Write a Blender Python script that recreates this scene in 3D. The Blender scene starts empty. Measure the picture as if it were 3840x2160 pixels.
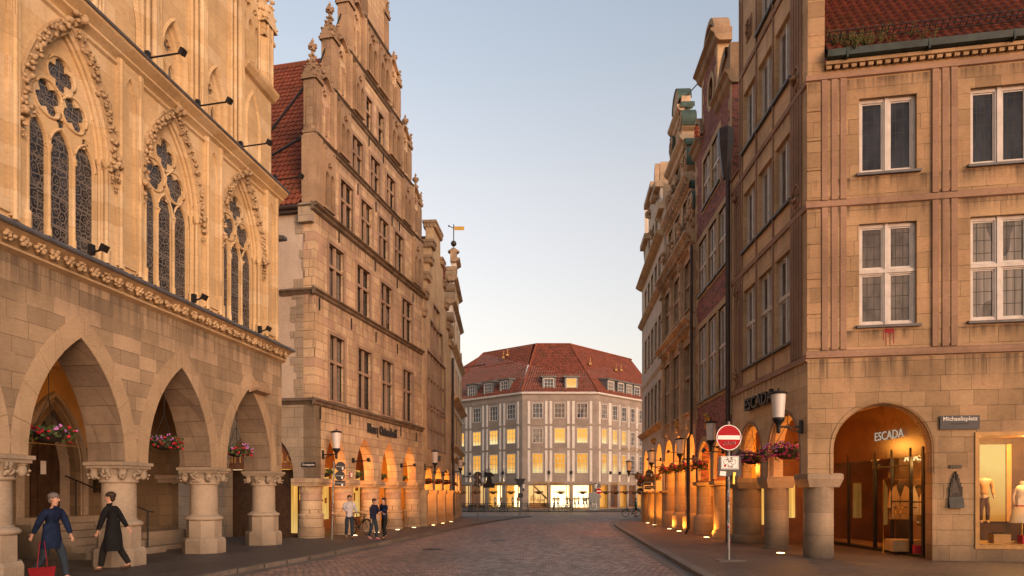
import bpy, bmesh, math, random
from mathutils import Vector, Matrix
from mathutils.geometry import tessellate_polygon
rad = math.radians
PI = math.pi
rnd = random.Random(11)
SC = bpy.context.scene
COL = SC.collection

# ------------------------------------------------------------------ object helpers
def empty(name, loc=(0, 0, 0), rz=0.0, label=None, cat=None, group=None):
    o = bpy.data.objects.new(name, None)
    o.empty_display_size = .2
    COL.objects.link(o)
    o.location = loc
    o.rotation_euler = (0, 0, rz)
    tag(o, label, cat, group)
    return o

def tag(o, label=None, cat=None, group=None, kind=None):
    if label: o['label'] = label
    if cat: o['category'] = cat
    if group: o['group'] = group
    if kind: o['kind'] = kind
    return o

def dup(root, loc, rz, label=None, group=None, scale=None):
    r = root.copy(); COL.objects.link(r)
    r.location = loc; r.rotation_euler = (0, 0, rz)
    if scale: r.scale = (scale,) * 3
    if label: r['label'] = label
    if group: r['group'] = group
    for ch in list(root.children):
        c = ch.copy(); COL.objects.link(c); c.parent = r
        for g in list(ch.children):
            d = g.copy(); COL.objects.link(d); d.parent = c
    return r

def put(name, me, mat, parent=None, loc=(0, 0, 0), rot=(0, 0, 0), smooth=False):
    o = bpy.data.objects.new(name, me)
    if mat and not me.materials: me.materials.append(mat)
    COL.objects.link(o)
    o.location = loc; o.rotation_euler = rot
    if parent: o.parent = parent
    return o

class MB:
    """collects shapes into ONE mesh"""
    def __init__(s): s.v = []; s.f = []; s.sm = []; s.cuts = []
    def cut(s):
        """what follows is a piece (an object) of its own"""
        s.cuts.append((len(s.v), len(s.f))); return s
    def add(s, vs, fs, sm=False):
        n = len(s.v)
        s.v += [tuple(p) for p in vs]
        s.f += [tuple(i + n for i in f) for f in fs]
        s.sm += [sm] * len(fs)
        return s
    def box(s, x0, x1, y0, y1, z0, z1):
        return s.add([(x0, y0, z0), (x1, y0, z0), (x1, y1, z0), (x0, y1, z0), (x0, y0, z1), (x1, y0, z1), (x1, y1, z1), (x0, y1, z1)],
                     [(0, 3, 2, 1), (4, 5, 6, 7), (0, 1, 5, 4), (1, 2, 6, 5), (2, 3, 7, 6), (3, 0, 4, 7)])
    def cbox(s, c, d, rz=0., rx=0., ry=0.):
        m = Matrix.Translation(c) @ Matrix.Rotation(rz, 4, 'Z') @ Matrix.Rotation(ry, 4, 'Y') @ Matrix.Rotation(rx, 4, 'X')
        a, b, e = d[0] / 2, d[1] / 2, d[2] / 2
        vs = [m @ Vector(p) for p in [(-a, -b, -e), (a, -b, -e), (a, b, -e), (-a, b, -e), (-a, -b, e), (a, -b, e), (a, b, e), (-a, b, e)]]
        return s.add(vs, [(0, 3, 2, 1), (4, 5, 6, 7), (0, 1, 5, 4), (1, 2, 6, 5), (2, 3, 7, 6), (3, 0, 4, 7)])
    def prof(s, pts, x0, x1):
        """closed (y,z) profile swept along x"""
        n = len(pts)
        vs = [(x0, y, z) for y, z in pts] + [(x1, y, z) for y, z in pts]
        fs = [(i, (i + 1) % n, n + (i + 1) % n, n + i) for i in range(n)]
        return s.add(vs, fs + [tuple(range(n))[::-1], tuple(range(n, 2 * n))])
    def profy(s, pts, y0, y1):
        """closed (x,z) profile swept along y"""
        n = len(pts)
        vs = [(x, y0, z) for x, z in pts] + [(x, y1, z) for x, z in pts]
        fs = [(i, (i + 1) % n, n + (i + 1) % n, n + i) for i in range(n)]
        return s.add(vs, fs + [tuple(range(n))[::-1], tuple(range(n, 2 * n))])
    def lathe(s, pr, cx, cy, n=16, sm=True, sq=None, rot=0.):
        k = len(pr); vs = []
        for r, z in pr:
            for i in range(n):
                a = 2 * PI * i / n + rot
                vs.append((cx + r * math.cos(a), cy + r * math.sin(a), z))
        fs = []
        for j in range(k - 1):
            for i in range(n):
                fs.append((j * n + i, j * n + (i + 1) % n, (j + 1) * n + (i + 1) % n, (j + 1) * n + i))
        s.add(vs, fs, sm)
        s.add([vs[i] for i in range(n)], [tuple(range(n))[::-1]])
        s.add([vs[(k - 1) * n + i] for i in range(n)], [tuple(range(n))])
        return s
    def tube(s, pts, r, n=6, sm=True, closed=False):
        pts = [Vector(p) for p in pts]; m = len(pts)
        rs = r if isinstance(r, (list, tuple)) else [r] * m
        vs = []
        for i, p in enumerate(pts):
            a = pts[i - 1] if (i > 0 or closed) else p
            b = pts[(i + 1) % m] if (i < m - 1 or closed) else p
            d = (b - a).normalized()
            u = d.cross(Vector((0, 0, 1)) if abs(d.z) < .95 else Vector((1, 0, 0))).normalized()
            w = d.cross(u)
            for k in range(n):
                t = 2 * PI * k / n
                vs.append(p + (u * math.cos(t) + w * math.sin(t)) * rs[i])
        fs = []
        for i in range(m if closed else m - 1):
            j = (i + 1) % m
            for k in range(n):
                fs.append((i * n + k, i * n + (k + 1) % n, j * n + (k + 1) % n, j * n + k))
        s.add(vs, fs, sm)
        if not closed:
            s.add(vs[:n], [tuple(range(n))[::-1]]); s.add(vs[-n:], [tuple(range(n))])
        return s
    def blob(s, c, r, j=.25, ax=(1, 1, 1), lv=1):
        bm = bmesh.new(); bmesh.ops.create_icosphere(bm, subdivisions=lv, radius=1)
        vs = [(c[0] + v.co.x * r * ax[0] * (1 + rnd.uniform(-j, j)), c[1] + v.co.y * r * ax[1] * (1 + rnd.uniform(-j, j)), c[2] + v.co.z * r * ax[2] * (1 + rnd.uniform(-j, j))) for v in bm.verts]
        fs = [tuple(v.index for v in f.verts) for f in bm.faces]
        bm.free()
        return s.add(vs, fs, True)
    def band(s, pa, ya, pb, yb, closed=False, sm=False):
        """strip of quads between two (x,z) polylines lying at depths ya and yb"""
        n = len(pa)
        vs = [(x, ya, z) for x, z in pa] + [(x, yb, z) for x, z in pb]
        fs = [(i, (i + 1) % n, n + (i + 1) % n, n + i) for i in range(n if closed else n - 1)]
        return s.add(vs, fs, sm)
    def sheet(s, outer, y):
        vs = [(x, y, z) for x, z in outer]
        t = tessellate_polygon([[Vector((x, z, 0)) for x, z in outer]])
        return s.add(vs, t)
    def wall(s, outer, holes, y0, y1, back=True):
        """wall slab with openings; outline and holes are (x,z) loops"""
        loops = [outer] + holes
        flat = [p for l in loops for p in l]
        tri = tessellate_polygon([[Vector((x, z, 0)) for x, z in l] for l in loops])
        n = len(flat)
        ft = []
        for a, b, c in tri:
            ax, az = flat[a]; bx, bz = flat[b]; cx, cz = flat[c]
            ar = (bx - ax) * (cz - az) - (bz - az) * (cx - ax)
            if abs(ar) < 1e-9: continue
            ft.append((a, b, c) if ar > 0 else (a, c, b))
        vs = [(x, y0, z) for x, z in flat]
        fs = list(ft)
        if back:
            fs += [tuple(i + n for i in (a, c, b)) for a, b, c in ft]
        vs += [(x, y1, z) for x, z in flat]
        o = 0
        for li, l in enumerate(loops):
            m = len(l)
            ar = sum(l[i][0] * l[(i + 1) % m][1] - l[(i + 1) % m][0] * l[i][1] for i in range(m))
            flip = (ar > 0) == (li > 0)
            for i in range(m):
                a, b = o + i, o + (i + 1) % m
                fs.append((a, b, b + n, a + n) if flip else (b, a, a + n, b + n))
            o += m
        return s.add(vs, fs)
    def move(s, dx=0, dy=0, dz=0, i0=0):
        s.v = s.v[:i0] + [(x + dx, y + dy, z + dz) for x, y, z in s.v[i0:]]
        return s
    def xf(s, m, i0=0):
        s.v = s.v[:i0] + [tuple(m @ Vector(p)) for p in s.v[i0:]]
        return s
    def mesh(s, name, norm=True):
        me = bpy.data.meshes.new(name)
        me.from_pydata(s.v, [], s.f)
        me.polygons.foreach_set('use_smooth', s.sm)
        if norm:
            bm = bmesh.new(); bm.from_mesh(me)
            bmesh.ops.recalc_face_normals(bm, faces=bm.faces)
            bm.to_mesh(me); bm.free()
        me.update()
        return me
    def build(s, name, mat, parent=None, loc=(0, 0, 0), rot=(0, 0, 0), norm=False, label=None):
        if s.cuts:
            c = [q for q in s.cuts if q[0] < len(s.v)] + [(len(s.v), len(s.f))]
            if c[0][0] > 0: c = [(0, 0)] + c
            for (v0, f0), (v1, f1) in zip(c, c[1:]):
                if v1 == v0: continue
                p = MB(); p.v = s.v[v0:v1]; p.f = [tuple(i - v0 for i in f) for f in s.f[f0:f1]]; p.sm = s.sm[f0:f1]
                o = p.build(name, mat, parent, loc, rot, norm, label)
            return o
        o = put(name, s.mesh(name, norm), mat, parent, loc, rot)
        if label: o['label'] = label
        return o

# ------------------------------------------------------------------ 2-D outlines
def arcpts(cx, cz, r, a0, a1, n):
    return [(cx + r * math.cos(a0 + (a1 - a0) * i / n), cz + r * math.sin(a0 + (a1 - a0) * i / n)) for i in range(n + 1)]
def gothic(cx, zb, zs, hw, c, n=9):
    """pointed arch outline: left foot -> apex -> right foot. c = distance of the arc centre beyond the axis"""
    R = hw + c
    am = math.acos(c / R)
    L = arcpts(cx + c, zs, R, PI, PI - am, n)
    Rr = arcpts(cx - c, zs, R, am, 0, n)
    pts = L + Rr[1:]
    if zb < zs - 1e-6: pts = [(cx - hw, zb)] + pts + [(cx + hw, zb)]
    return pts
def cfor(hw, rise):
    return (rise * rise - hw * hw) / (2 * hw)
def roundarch(cx, zb, zs, hw, n=16):
    pts = arcpts(cx, zs, hw, PI, 0, n)
    if zb < zs - 1e-6: pts = [(cx - hw, zb)] + pts + [(cx + hw, zb)]
    return pts
def circ(cx, cz, r, n=20, rz=None):
    rz = rz or r
    return [(cx + r * math.cos(2 * PI * i / n), cz + rz * math.sin(2 * PI * i / n)) for i in range(n)]
def foil(cx, cz, r, k=4, n=24, rot=PI / 4, d=.42):
    return [(cx + r * (1 - d + d * abs(math.sin(k * t / 2)) ** .65) * math.cos(t + rot), cz + r * (1 - d + d * abs(math.sin(k * t / 2)) ** .65) * math.sin(t + rot)) for t in [2 * PI * i / n for i in range(n)]]
def rect(x0, x1, z0, z1):
    return [(x0, z0), (x1, z0), (x1, z1), (x0, z1)]

# ------------------------------------------------------------------ frames (facade lines in plan)
class Fr:
    def __init__(s, P, ang):
        s.P = P; s.a = rad(ang); s.d = (math.cos(s.a), math.sin(s.a)); s.n = (-s.d[1], s.d[0])
    def w(s, x, y, z): return (s.P[0] + s.d[0] * x + s.n[0] * y, s.P[1] + s.d[1] * x + s.n[1] * y, z)
    def root(s, name, label, cat, group=None):
        return empty(name, (s.P[0], s.P[1], 0), s.a, label, cat, group)
def gz(y):
    return -.01 * min(max(y - 20, 0), 55)

# ------------------------------------------------------------------ node materials
class NT:
    def __init__(s, name):
        s.m = bpy.data.materials.new(name); s.m.use_nodes = True
        s.t = s.m.node_tree; s.t.nodes.clear()
        s.out = s.t.nodes.new('ShaderNodeOutputMaterial')
    def n(s, typ, ins=None, **props):
        nd = s.t.nodes.new('ShaderNode' + typ)
        for k, v in props.items(): setattr(nd, k, v)
        for k, v in (ins or {}).items():
            sock = nd.inputs[k]
            if hasattr(v, 'is_output') or isinstance(v, bpy.types.NodeSocket): s.t.links.new(v, sock)
            else: sock.default_value = v
        return nd
    def link(s, a, b): s.t.links.new(a, b)
    def math(s, op, a, b=0., c=None):
        nd = s.n('Math', operation=op)
        for i, v in enumerate((a, b, c)):
            if v is None: continue
            if isinstance(v, bpy.types.NodeSocket): s.link(v, nd.inputs[i])
            else: nd.inputs[i].default_value = v
        return nd.outputs[0]
    def mix(s, f, a, b, bt='MIX'):
        nd = s.n('MixRGB', blend_type=bt)
        for k, v in (('Fac', f), ('Color1', a), ('Color2', b)):
            if isinstance(v, bpy.types.NodeSocket): s.link(v, nd.inputs[k])
            elif k == 'Fac': nd.inputs[k].default_value = v
            else: nd.inputs[k].default_value = c4(v)
        return nd.outputs[0]
    def ramp(s, f, stops):
        nd = s.n('ValToRGB'); s.link(f, nd.inputs[0])
        e = nd.color_ramp.elements
        while len(e) < len(stops): e.new(.5)
        for el, (p, c) in zip(e, stops): el.position = p; el.color = c4(c)
        return nd.outputs[0]
    def coords(s, kind='Object'): return s.n('TexCoord').outputs[kind]
    def noise(s, vec, scale, detail=3., rough=.55, out=0):
        nd = s.n('TexNoise', {'Scale': scale, 'Detail': detail, 'Roughness': rough})
        if vec is not None: s.link(vec, nd.inputs['Vector'])
        return nd.outputs[out]
    def scalev(s, vec, sc):
        return s.n('Mapping', {'Vector': vec, 'Scale': sc}).outputs[0]
    def bsdf(s, col, rough=.8, spec=.3, metal=0., bump=None, bstr=.3, bdist=.02, emit=None, estr=0., sub=None):
        p = s.n('BsdfPrincipled')
        for k, v in (('Base Color', col), ('Roughness', rough), ('Specular IOR Level', spec), ('Metallic', metal)):
            if isinstance(v, bpy.types.NodeSocket): s.link(v, p.inputs[k])
            else: p.inputs[k].default_value = c4(v) if k == 'Base Color' else v
        if bump is not None:
            b = s.n('Bump', {'Strength': bstr, 'Distance': bdist, 'Height': bump}); s.link(b.outputs[0], p.inputs['Normal'])
        if emit is not None:
            if isinstance(emit, bpy.types.NodeSocket): s.link(emit, p.inputs['Emission Color'])
            else: p.inputs['Emission Color'].default_value = c4(emit)
            if isinstance(estr, bpy.types.NodeSocket): s.link(estr, p.inputs['Emission Strength'])
            else: p.inputs['Emission Strength'].default_value = estr
        s.link(p.outputs[0], s.out.inputs[0])
        return s.m
def c4(c): return (c[0], c[1], c[2], 1.) if len(c) == 3 else tuple(c)

def plain(name, col, rough=.7, spec=.3, metal=0., var=.25, sc=6., bump=.0):
    t = NT(name); v = t.coords()
    n = t.noise(v, sc, 4.)
    f = t.mix(1., col, t.ramp(n, [(.25, (1 - var,) * 3), (.75, (1 + var * .6,) * 3)]), 'MULTIPLY')
    return t.bsdf(f, rough, spec, metal, n if bump else None, bump)

def ashlar(name, ca, cb, mortar, bw=.62, bh=.31, msize=.008, stain=.5, dirt=.55, vary=.9, pink=None, bstr=.35, streak=1., rough=.88, mortar_soft=.2, under=()):
    """squared stone blocks of uneven length with weather stains and streaks"""
    t = NT(name); o = t.coords()
    sx = t.n('SeparateXYZ', {0: o})
    ge = t.n('NewGeometry')
    h = t.math('ADD', sx.outputs[0], sx.outputs[1])
    z = sx.outputs[2]
    row = t.math('FLOOR', t.math('DIVIDE', z, bh))
    w1 = t.n('TexWhiteNoise', {'W': row}, noise_dimensions='1D')
    hx = t.math('MULTIPLY', t.math('ADD', h, t.math('MULTIPLY', w1.outputs[0], 7.3)), t.math('ADD', t.math('MULTIPLY', w1.outputs[0], vary * .9), 1 - vary * .4))
    vec = t.n('CombineXYZ', {0: hx, 1: z}).outputs[0]
    wob = t.noise(o, 1.3, 2.)
    vec2 = t.n('VectorMath', {0: vec, 1: t.n('VectorMath', {0: t.noise(o, .9, 3., out=1), 1: (.02, .02, 0)}, operation='MULTIPLY').outputs[0]}, operation='ADD').outputs[0]
    b = t.n('TexBrick', {'Vector': vec2, 'Color1': c4(ca), 'Color2': c4(cb), 'Mortar': c4(mortar), 'Scale': 1., 'Mortar Size': msize, 'Mortar Smooth': mortar_soft, 'Brick Width': bw, 'Row Height': bh}, offset=.5)
    # per-block value
    cell = t.n('TexBrick', {'Vector': vec2, 'Color1': (0, 0, 0, 1), 'Color2': (1, 1, 1, 1), 'Mortar': (.5, .5, .5, 1), 'Scale': 1., 'Mortar Size': 0., 'Brick Width': bw, 'Row Height': bh}, offset=.5).outputs[0]
    col = b.outputs[0]
    if pink: col = t.mix(t.math('MULTIPLY', t.math('GREATER_THAN', cell, .72), .7), col, pink)
    n1 = t.noise(o, .55, 5., .6)
    col = t.mix(1., col, t.ramp(n1, [(.3, (1 - stain * .6,) * 3), (.62, (1.08,) * 3)]), 'MULTIPLY')
    n2 = t.noise(t.scalev(o, (9, 9, 26)), 1., 4., .7)
    col = t.mix(1., col, t.ramp(n2, [(.3, (.84,) * 3), (.7, (1.1,) * 3)]), 'MULTIPLY')
    # rain streaks
    st = t.noise(t.scalev(o, (3.2, 3.2, .22)), 1., 4., .65)
    blot = t.noise(o, .33, 3.)
    sm = t.math('MULTIPLY', t.ramp(st, [(.52, (0, 0, 0)), (.7, (1, 1, 1))]), t.ramp(blot, [(.42, (0, 0, 0)), (.6, (1, 1, 1))]))
    col = t.mix(t.math('MULTIPLY', sm, .55 * streak), col, (ca[0] * .32, ca[1] * .32, ca[2] * .36))
    if under:      # soot and run-off below each projecting course
        mk = None
        fine_ = t.ramp(t.noise(t.scalev(o, (4.6, 4.6, .16)), 1., 4., .7), [(.42, (0, 0, 0)), (.62, (1, 1, 1))])
        for zc, ln in under:
            m_ = t.n('MapRange', {'Value': z, 'From Min': zc - ln, 'From Max': zc}, clamp=True).outputs[0]
            m_ = t.math('MULTIPLY', m_, t.math('LESS_THAN', z, zc + .05))
            mk = m_ if mk is None else t.math('MAXIMUM', mk, m_)
        mk = t.math('MULTIPLY', mk, t.math('ADD', t.math('MULTIPLY', fine_, .8), .12))
        col = t.mix(mk, col, (ca[0] * .22, ca[1] * .22, ca[2] * .25))
    # splash dirt just above the ground
    g = t.ramp(t.math('ADD', t.math('MULTIPLY', z, .8), t.math('MULTIPLY', wob, .5)), [(.25, (1, 1, 1)), (1., (0, 0, 0))])
    col = t.mix(t.math('MULTIPLY', g, dirt), col, (.05, .042, .035))
    hgt = t.math('ADD', t.math('MULTIPLY', b.outputs[1], -1.), t.math('MULTIPLY', n2, .35))
    hgt = t.math('ADD', hgt, t.math('MULTIPLY', cell, .3))
    return t.bsdf(col, rough, .25, 0., hgt, bstr, .02)

def glassmat(name, leadx, leadz, lead=(.02, .018, .016), base=(.012, .013, .016), msz=.012, vor=False, rough=.12, tint=(.5, .5, .5), bend=.12, curtain=True, spec=.5):
    """dark window glass with leading"""
    t = NT(name); o = t.coords()
    sx = t.n('SeparateXYZ', {0: o})
    vec = t.n('CombineXYZ', {0: t.math('ADD', sx.outputs[0], sx.outputs[1]), 1: sx.outputs[2]}).outputs[0]
    if vor:
        v = t.n('TexVoronoi', {'Vector': vec, 'Scale': 1 / leadx, 'Randomness': .75}, feature='DISTANCE_TO_EDGE', voronoi_dimensions='2D')
        fac = t.math('LESS_THAN', v.outputs[0], .07)
        v2 = t.n('TexVoronoi', {'Vector': vec, 'Scale': 1 / leadx, 'Randomness': .75}, voronoi_dimensions='2D')
        ring = t.math('LESS_THAN', t.math('ABSOLUTE', t.math('SUBTRACT', v2.outputs[0], .22)), .045)
        fac = t.math('MAXIMUM', fac, ring)
        bars = t.n('TexBrick', {'Vector': vec, 'Scale': 1., 'Mortar Size': .02, 'Mortar Smooth': 0., 'Brick Width': 50., 'Row Height': .62}, offset=0.).outputs[1]
        fac = t.math('MAXIMUM', fac, bars)
        cellc = t.math('MULTIPLY', v2.outputs[1], 1.)
    else:
        fac = t.n('TexBrick', {'Vector': vec, 'Scale': 1., 'Mortar Size': msz, 'Mortar Smooth': 0., 'Brick Width': leadx, 'Row Height': leadz}, offset=0.).outputs[1]
    pane = t.noise(t.scalev(o, (2.2, 2.2, 1.1)), 1., 3.)
    rn = t.n('ObjectInfo').outputs['Random']
    # some rooms have pale curtains or blinds, some stay dark
    cur = t.math('MULTIPLY', t.math('GREATER_THAN', t.math('ADD', rn, t.math('MULTIPLY', t.noise(t.scalev(o, (.8, .8, .5)), 1., 2.), .5)), .82), 1. if curtain else 0.)
    fold = t.noise(t.scalev(o, (11, 11, .5)), 1., 2.)
    gl = t.mix(t.ramp(pane, [(.35, (0, 0, 0)), (.75, (1, 1, 1))]), base, [b * 4 + .008 for b in base])
    gl = t.mix(cur, gl, t.ramp(fold, [(.3, (.10, .085, .07)), (.7, (.22, .19, .16))]))
    col = t.mix(fac, gl, lead)
    rg = t.math('ADD', t.math('MULTIPLY', fac, .55), rough)
    bn = t.noise(o, 4.5, 2.)
    return t.bsdf(col, rg, spec, 0., t.math('ADD', t.math('MULTIPLY', bn, .5), t.math('MULTIPLY', fac, .25)), bend, .03)

def clearglass(name, tint=(.9, .92, .9), refl=.5):
    t = NT(name)
    fr = t.n('Fresnel', {'IOR': 1.5})
    tr = t.n('BsdfTransparent', {'Color': c4(tint)})
    gl = t.n('BsdfGlossy', {'Color': (1, 1, 1, 1), 'Roughness': .02})
    f = t.math('MULTIPLY', fr.outputs[0], refl)
    mx = t.n('MixShader', {0: f, 1: tr.outputs[0], 2: gl.outputs[0]})
    t.link(mx.outputs[0], t.out.inputs[0])
    return t.m

def litmat(name, ca, cb, strength, z0=0., z1=2., folds=0.):
    """a bright lit room seen through a net curtain; brighter low down"""
    t = NT(name); o = t.coords('Object')
    sx = t.n('SeparateXYZ', {0: o})
    g = t.n('MapRange', {'Value': sx.outputs[2], 'From Min': z0, 'From Max': z1}).outputs[0]
    g = t.math('ADD', g, t.math('MULTIPLY', t.math('SUBTRACT', t.noise(t.scalev(o, (1.1, 1.1, .7)), 1., 2.), .5), .45))
    rn = t.n('ObjectInfo').outputs['Random']
    c = t.ramp(t.math('ADD', g, t.math('MULTIPLY', t.math('SUBTRACT', rn, .5), .3)), [(.05, cb), (.6, ca)])
    if folds:
        fl = t.noise(t.scalev(o, (14, 14, .4)), 1., 2.)
        c = t.mix(1., c, t.ramp(fl, [(.3, (1 - folds,) * 3), (.7, (1, 1, 1))]), 'MULTIPLY')
    e = t.n('Emission', {'Color': c, 'Strength': strength})
    t.link(e.outputs[0], t.out.inputs[0])
    return t.m

def glow(name, col, s):
    t = NT(name)
    e = t.n('Emission', {'Color': c4(col), 'Strength': s}); t.link(e.outputs[0], t.out.inputs[0])
    return t.m

def tilemat(name, ca, cb, moss=(.05, .045, .02)):
    t = NT(name); o = t.coords()
    at = t.n('Attribute', attribute_name='shade')
    c = t.mix(at.outputs['Fac'], ca, cb)
    n = t.noise(o, .8, 5., .6)
    c = t.mix(t.math('MULTIPLY', t.ramp(n, [(.5, (0, 0, 0)), (.75, (1, 1, 1))]), .55), c, moss)
    n2 = t.noise(o, 14., 3.)
    c = t.mix(1., c, t.ramp(n2, [(.3, (.75,) * 3), (.7, (1.15,) * 3)]), 'MULTIPLY')
    return t.bsdf(c, .75, .3, 0., n2, .2)

M = {}
def mats():
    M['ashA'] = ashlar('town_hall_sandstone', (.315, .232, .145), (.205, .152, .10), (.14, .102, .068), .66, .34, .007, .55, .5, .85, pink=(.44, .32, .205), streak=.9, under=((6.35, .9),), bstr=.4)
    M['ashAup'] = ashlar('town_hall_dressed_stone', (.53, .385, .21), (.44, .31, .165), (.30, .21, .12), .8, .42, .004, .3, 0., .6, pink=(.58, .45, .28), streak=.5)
    M['carveA'] = ashlar('carved_sandstone', (.44, .32, .185), (.37, .26, .15), (.38, .27, .15), .5, .5, .003, .55, .25, .3, streak=.7)
    M['colA'] = ashlar('column_sandstone', (.37, .295, .215), (.33, .265, .19), (.27, .22, .16), 3., 1.1, .003, .5, .5, .3, streak=.6)
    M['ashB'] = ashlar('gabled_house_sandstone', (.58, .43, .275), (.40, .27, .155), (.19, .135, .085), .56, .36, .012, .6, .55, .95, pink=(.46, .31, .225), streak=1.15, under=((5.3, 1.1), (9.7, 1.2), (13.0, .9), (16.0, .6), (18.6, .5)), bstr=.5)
    M['ashBside'] = ashlar('shaded_side_sandstone', (.36, .29, .21), (.29, .235, .17), (.2, .16, .12), .6, .4, .012, .5, .5, .9, pink=(.33, .27, .22), streak=.8)  # darker copy of the gable stone; the lane's shade is in its colour
    M['trimB'] = ashlar('pinkish_window_stone', (.34, .235, .165), (.30, .205, .14), (.24, .17, .12), 1.2, .6, .004, .5, 0., .4, streak=.8)
    M['darkB'] = ashlar('weathered_gable_stone', (.36, .25, .155), (.30, .205, .13), (.22, .16, .1), .7, .62, .006, .7, 0., .5, streak=1.2)
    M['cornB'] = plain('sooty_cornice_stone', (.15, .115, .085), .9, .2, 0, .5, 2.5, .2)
    M['ashC'] = ashlar('stepped_gable_sandstone', (.55, .40, .24), (.47, .33, .19), (.36, .26, .16), .5, .30, .006, .45, .4, .8, streak=.7)
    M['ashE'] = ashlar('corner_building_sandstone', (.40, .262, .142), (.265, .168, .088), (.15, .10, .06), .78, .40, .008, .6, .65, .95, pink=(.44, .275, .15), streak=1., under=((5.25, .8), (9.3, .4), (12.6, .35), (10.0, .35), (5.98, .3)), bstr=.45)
    M['ashEs'] = ashlar('street_side_sandstone', (.56, .385, .22), (.44, .29, .16), (.26, .18, .11), .95, .42, .007, .5, .65, .85, pink=(.58, .39, .24), streak=.8, under=((5.25, .5), (9.3, .4), (12.6, .35)), bstr=.45)  # street side lifted out of shade by a lighter copy of the stone
    M['trimE'] = ashlar('brownish_stone_trim', (.31, .19, .125), (.27, .165, .105), (.22, .14, .09), 1.3, .9, .004, .5, .4, .4, streak=.8)
    M['colE'] = ashlar('corner_column_sandstone', (.36, .262, .172), (.29, .208, .135), (.2, .145, .1), 4., .62, .008, .7, .9, .3, streak=1.2)
    M['brick'] = ashlar('dark_red_brick', (.33, .10, .075), (.19, .06, .05), (.24, .155, .12), .22, .075, .011, .45, .3, .2, pink=(.10, .05, .05), streak=.5, bstr=.3)
    M['trimR2'] = ashlar('pale_sandstone_dressing', (.47, .345, .205), (.40, .285, .165), (.32, .23, .14), .6, .5, .004, .4, .3, .5, streak=.5)
    M['ashR3'] = ashlar('ornate_brown_sandstone', (.56, .405, .265), (.46, .325, .21), (.28, .2, .13), .7, .4, .006, .6, .4, .7, streak=1.)
    M['plasterR4'] = ashlar('pale_render', (.55, .46, .37), (.53, .44, .355), (.53, .44, .35), 9., 9., 0., .25, .4, 0., streak=.35)
    M['plasterB'] = ashlar('rough_side_render', (.47, .385, .305), (.45, .37, .29), (.45, .37, .29), 9., 9., 0., .3, .1, 0., streak=.3)
    M['plasterD'] = ashlar('white_render', (.66, .57, .47), (.62, .54, .44), (.6, .52, .42), 9., 9., 0., .25, .3, 0., streak=.3)
    M['stoneS'] = ashlar('grey_stone_cladding', (.31, .255, .21), (.27, .22, .18), (.22, .18, .145), 1.3, .75, .008, .3, .35, .4, streak=.35)
    M['stripS'] = plain('pale_limestone_strip', (.60, .55, .49), .85, .2, 0, .15, 3.)
    M['copper'] = plain('green_copper', (.06, .10, .085), .7, .3, 0, .5, 2.)
    M['oldcopper'] = plain('blackened_copper', (.02, .035, .03), .55, .35, 0, .8, 3.)
    M['lead'] = plain('lead_sheet', (.10, .10, .105), .5, .4, .3, .35, 3.)
    M['iron'] = plain('black_iron', (.014, .014, .015), .5, .4, .2, .3, 9.)
    M['pipe'] = plain('brown_downpipe', (.045, .028, .022), .5, .4, .1, .3, 3.)
    M['steel'] = plain('galvanised_pole', (.19, .19, .185), .5, .4, .5, .3, 6.)
    M['white'] = plain('white_window_paint', (.52, .47, .42), .5, .3, 0, .2, 4.)
    M['oak'] = plain('dark_oak', (.055, .028, .014), .6, .3, 0, .5, 5., .2)
    M['wood'] = plain('warm_panelling', (.20, .08, .03), .45, .4, 0, .4, 2.)
    M['inA'] = ashlar('shaded_arcade_stone', (.22, .155, .09), (.16, .115, .07), (.1, .07, .045), .66, .34, .006, .5, .5, .8)  # arcade gloom is put into this darker stone colour
    M['plasterO'] = plain('ochre_vault_plaster', (.50, .30, .12), .9, .2, 0, .2, 1.5)
    M['bronze'] = plain('dark_bronze', (.035, .028, .02), .45, .5, .5, .5, 8.)
    M['glassA'] = glassmat('patterned_leaded_glass', .19, .19, (.12, .105, .09), (.010, .011, .014), vor=True, rough=.2, curtain=False)
    M['glassB'] = glassmat('leaded_glass', .17, .26, (.03, .027, .024), (.013, .012, .012), .012)
    M['glassE'] = glassmat('leaded_casement_glass', .20, .33, (.03, .027, .022), (.04, .033, .027), .009, rough=.16, spec=.28)
    M['glassdark'] = glassmat('dark_leaded_casement_glass', .20, .33, (.025, .022, .02), (.008, .009, .012), .009, rough=.05, bend=.35, curtain=False, spec=.22)
    M['glassS'] = glassmat('office_glass', 50., 50., (.02,) * 3, (.022, .024, .03), 0., rough=.05, bend=.03)
    M['roof'] = tilemat('clay_pantile', (.23, .062, .03), (.15, .04, .022))
    M['roofdark'] = tilemat('old_clay_pantile', (.19, .05, .028), (.12, .034, .02), (.045, .035, .015))
    M['roofS'] = tilemat('far_clay_tile', (.25, .072, .04), (.16, .048, .028))
    M['lit'] = litmat('lit_office_room', (1., .50, .085), (1., .82, .38), 1.08, 0., 1.7)
    M['lit2'] = litmat('lit_curtained_room', (1., .44, .06), (1., .82, .36), 1.08, 0., 2.3, .3)
    M['poster'] = litmat('lit_poster', (1., .70, .22), (.62, .22, .03), 1.0, .7, 3.2)
    M['soffit'] = ashlar('shade_darkened_soffit', (.235, .175, .12), (.165, .12, .085), (.09, .065, .045), .9, .42, .008, .6, .3, .8, streak=.8)  # shade under the arches is put into this darker colour
    M['vous'] = ashlar('arch_stone', (.37, .27, .165), (.30, .215, .135), (.22, .16, .1), .9, 5., .004, .45, .4, .6, pink=(.42, .31, .2))
    M['shade_paint'] = plain('painted_recess_shade', (.17, .115, .07), .9, .2, 0, .35, 2.)  # shadow inside the tracery openings, painted as a dark backing colour
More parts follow.
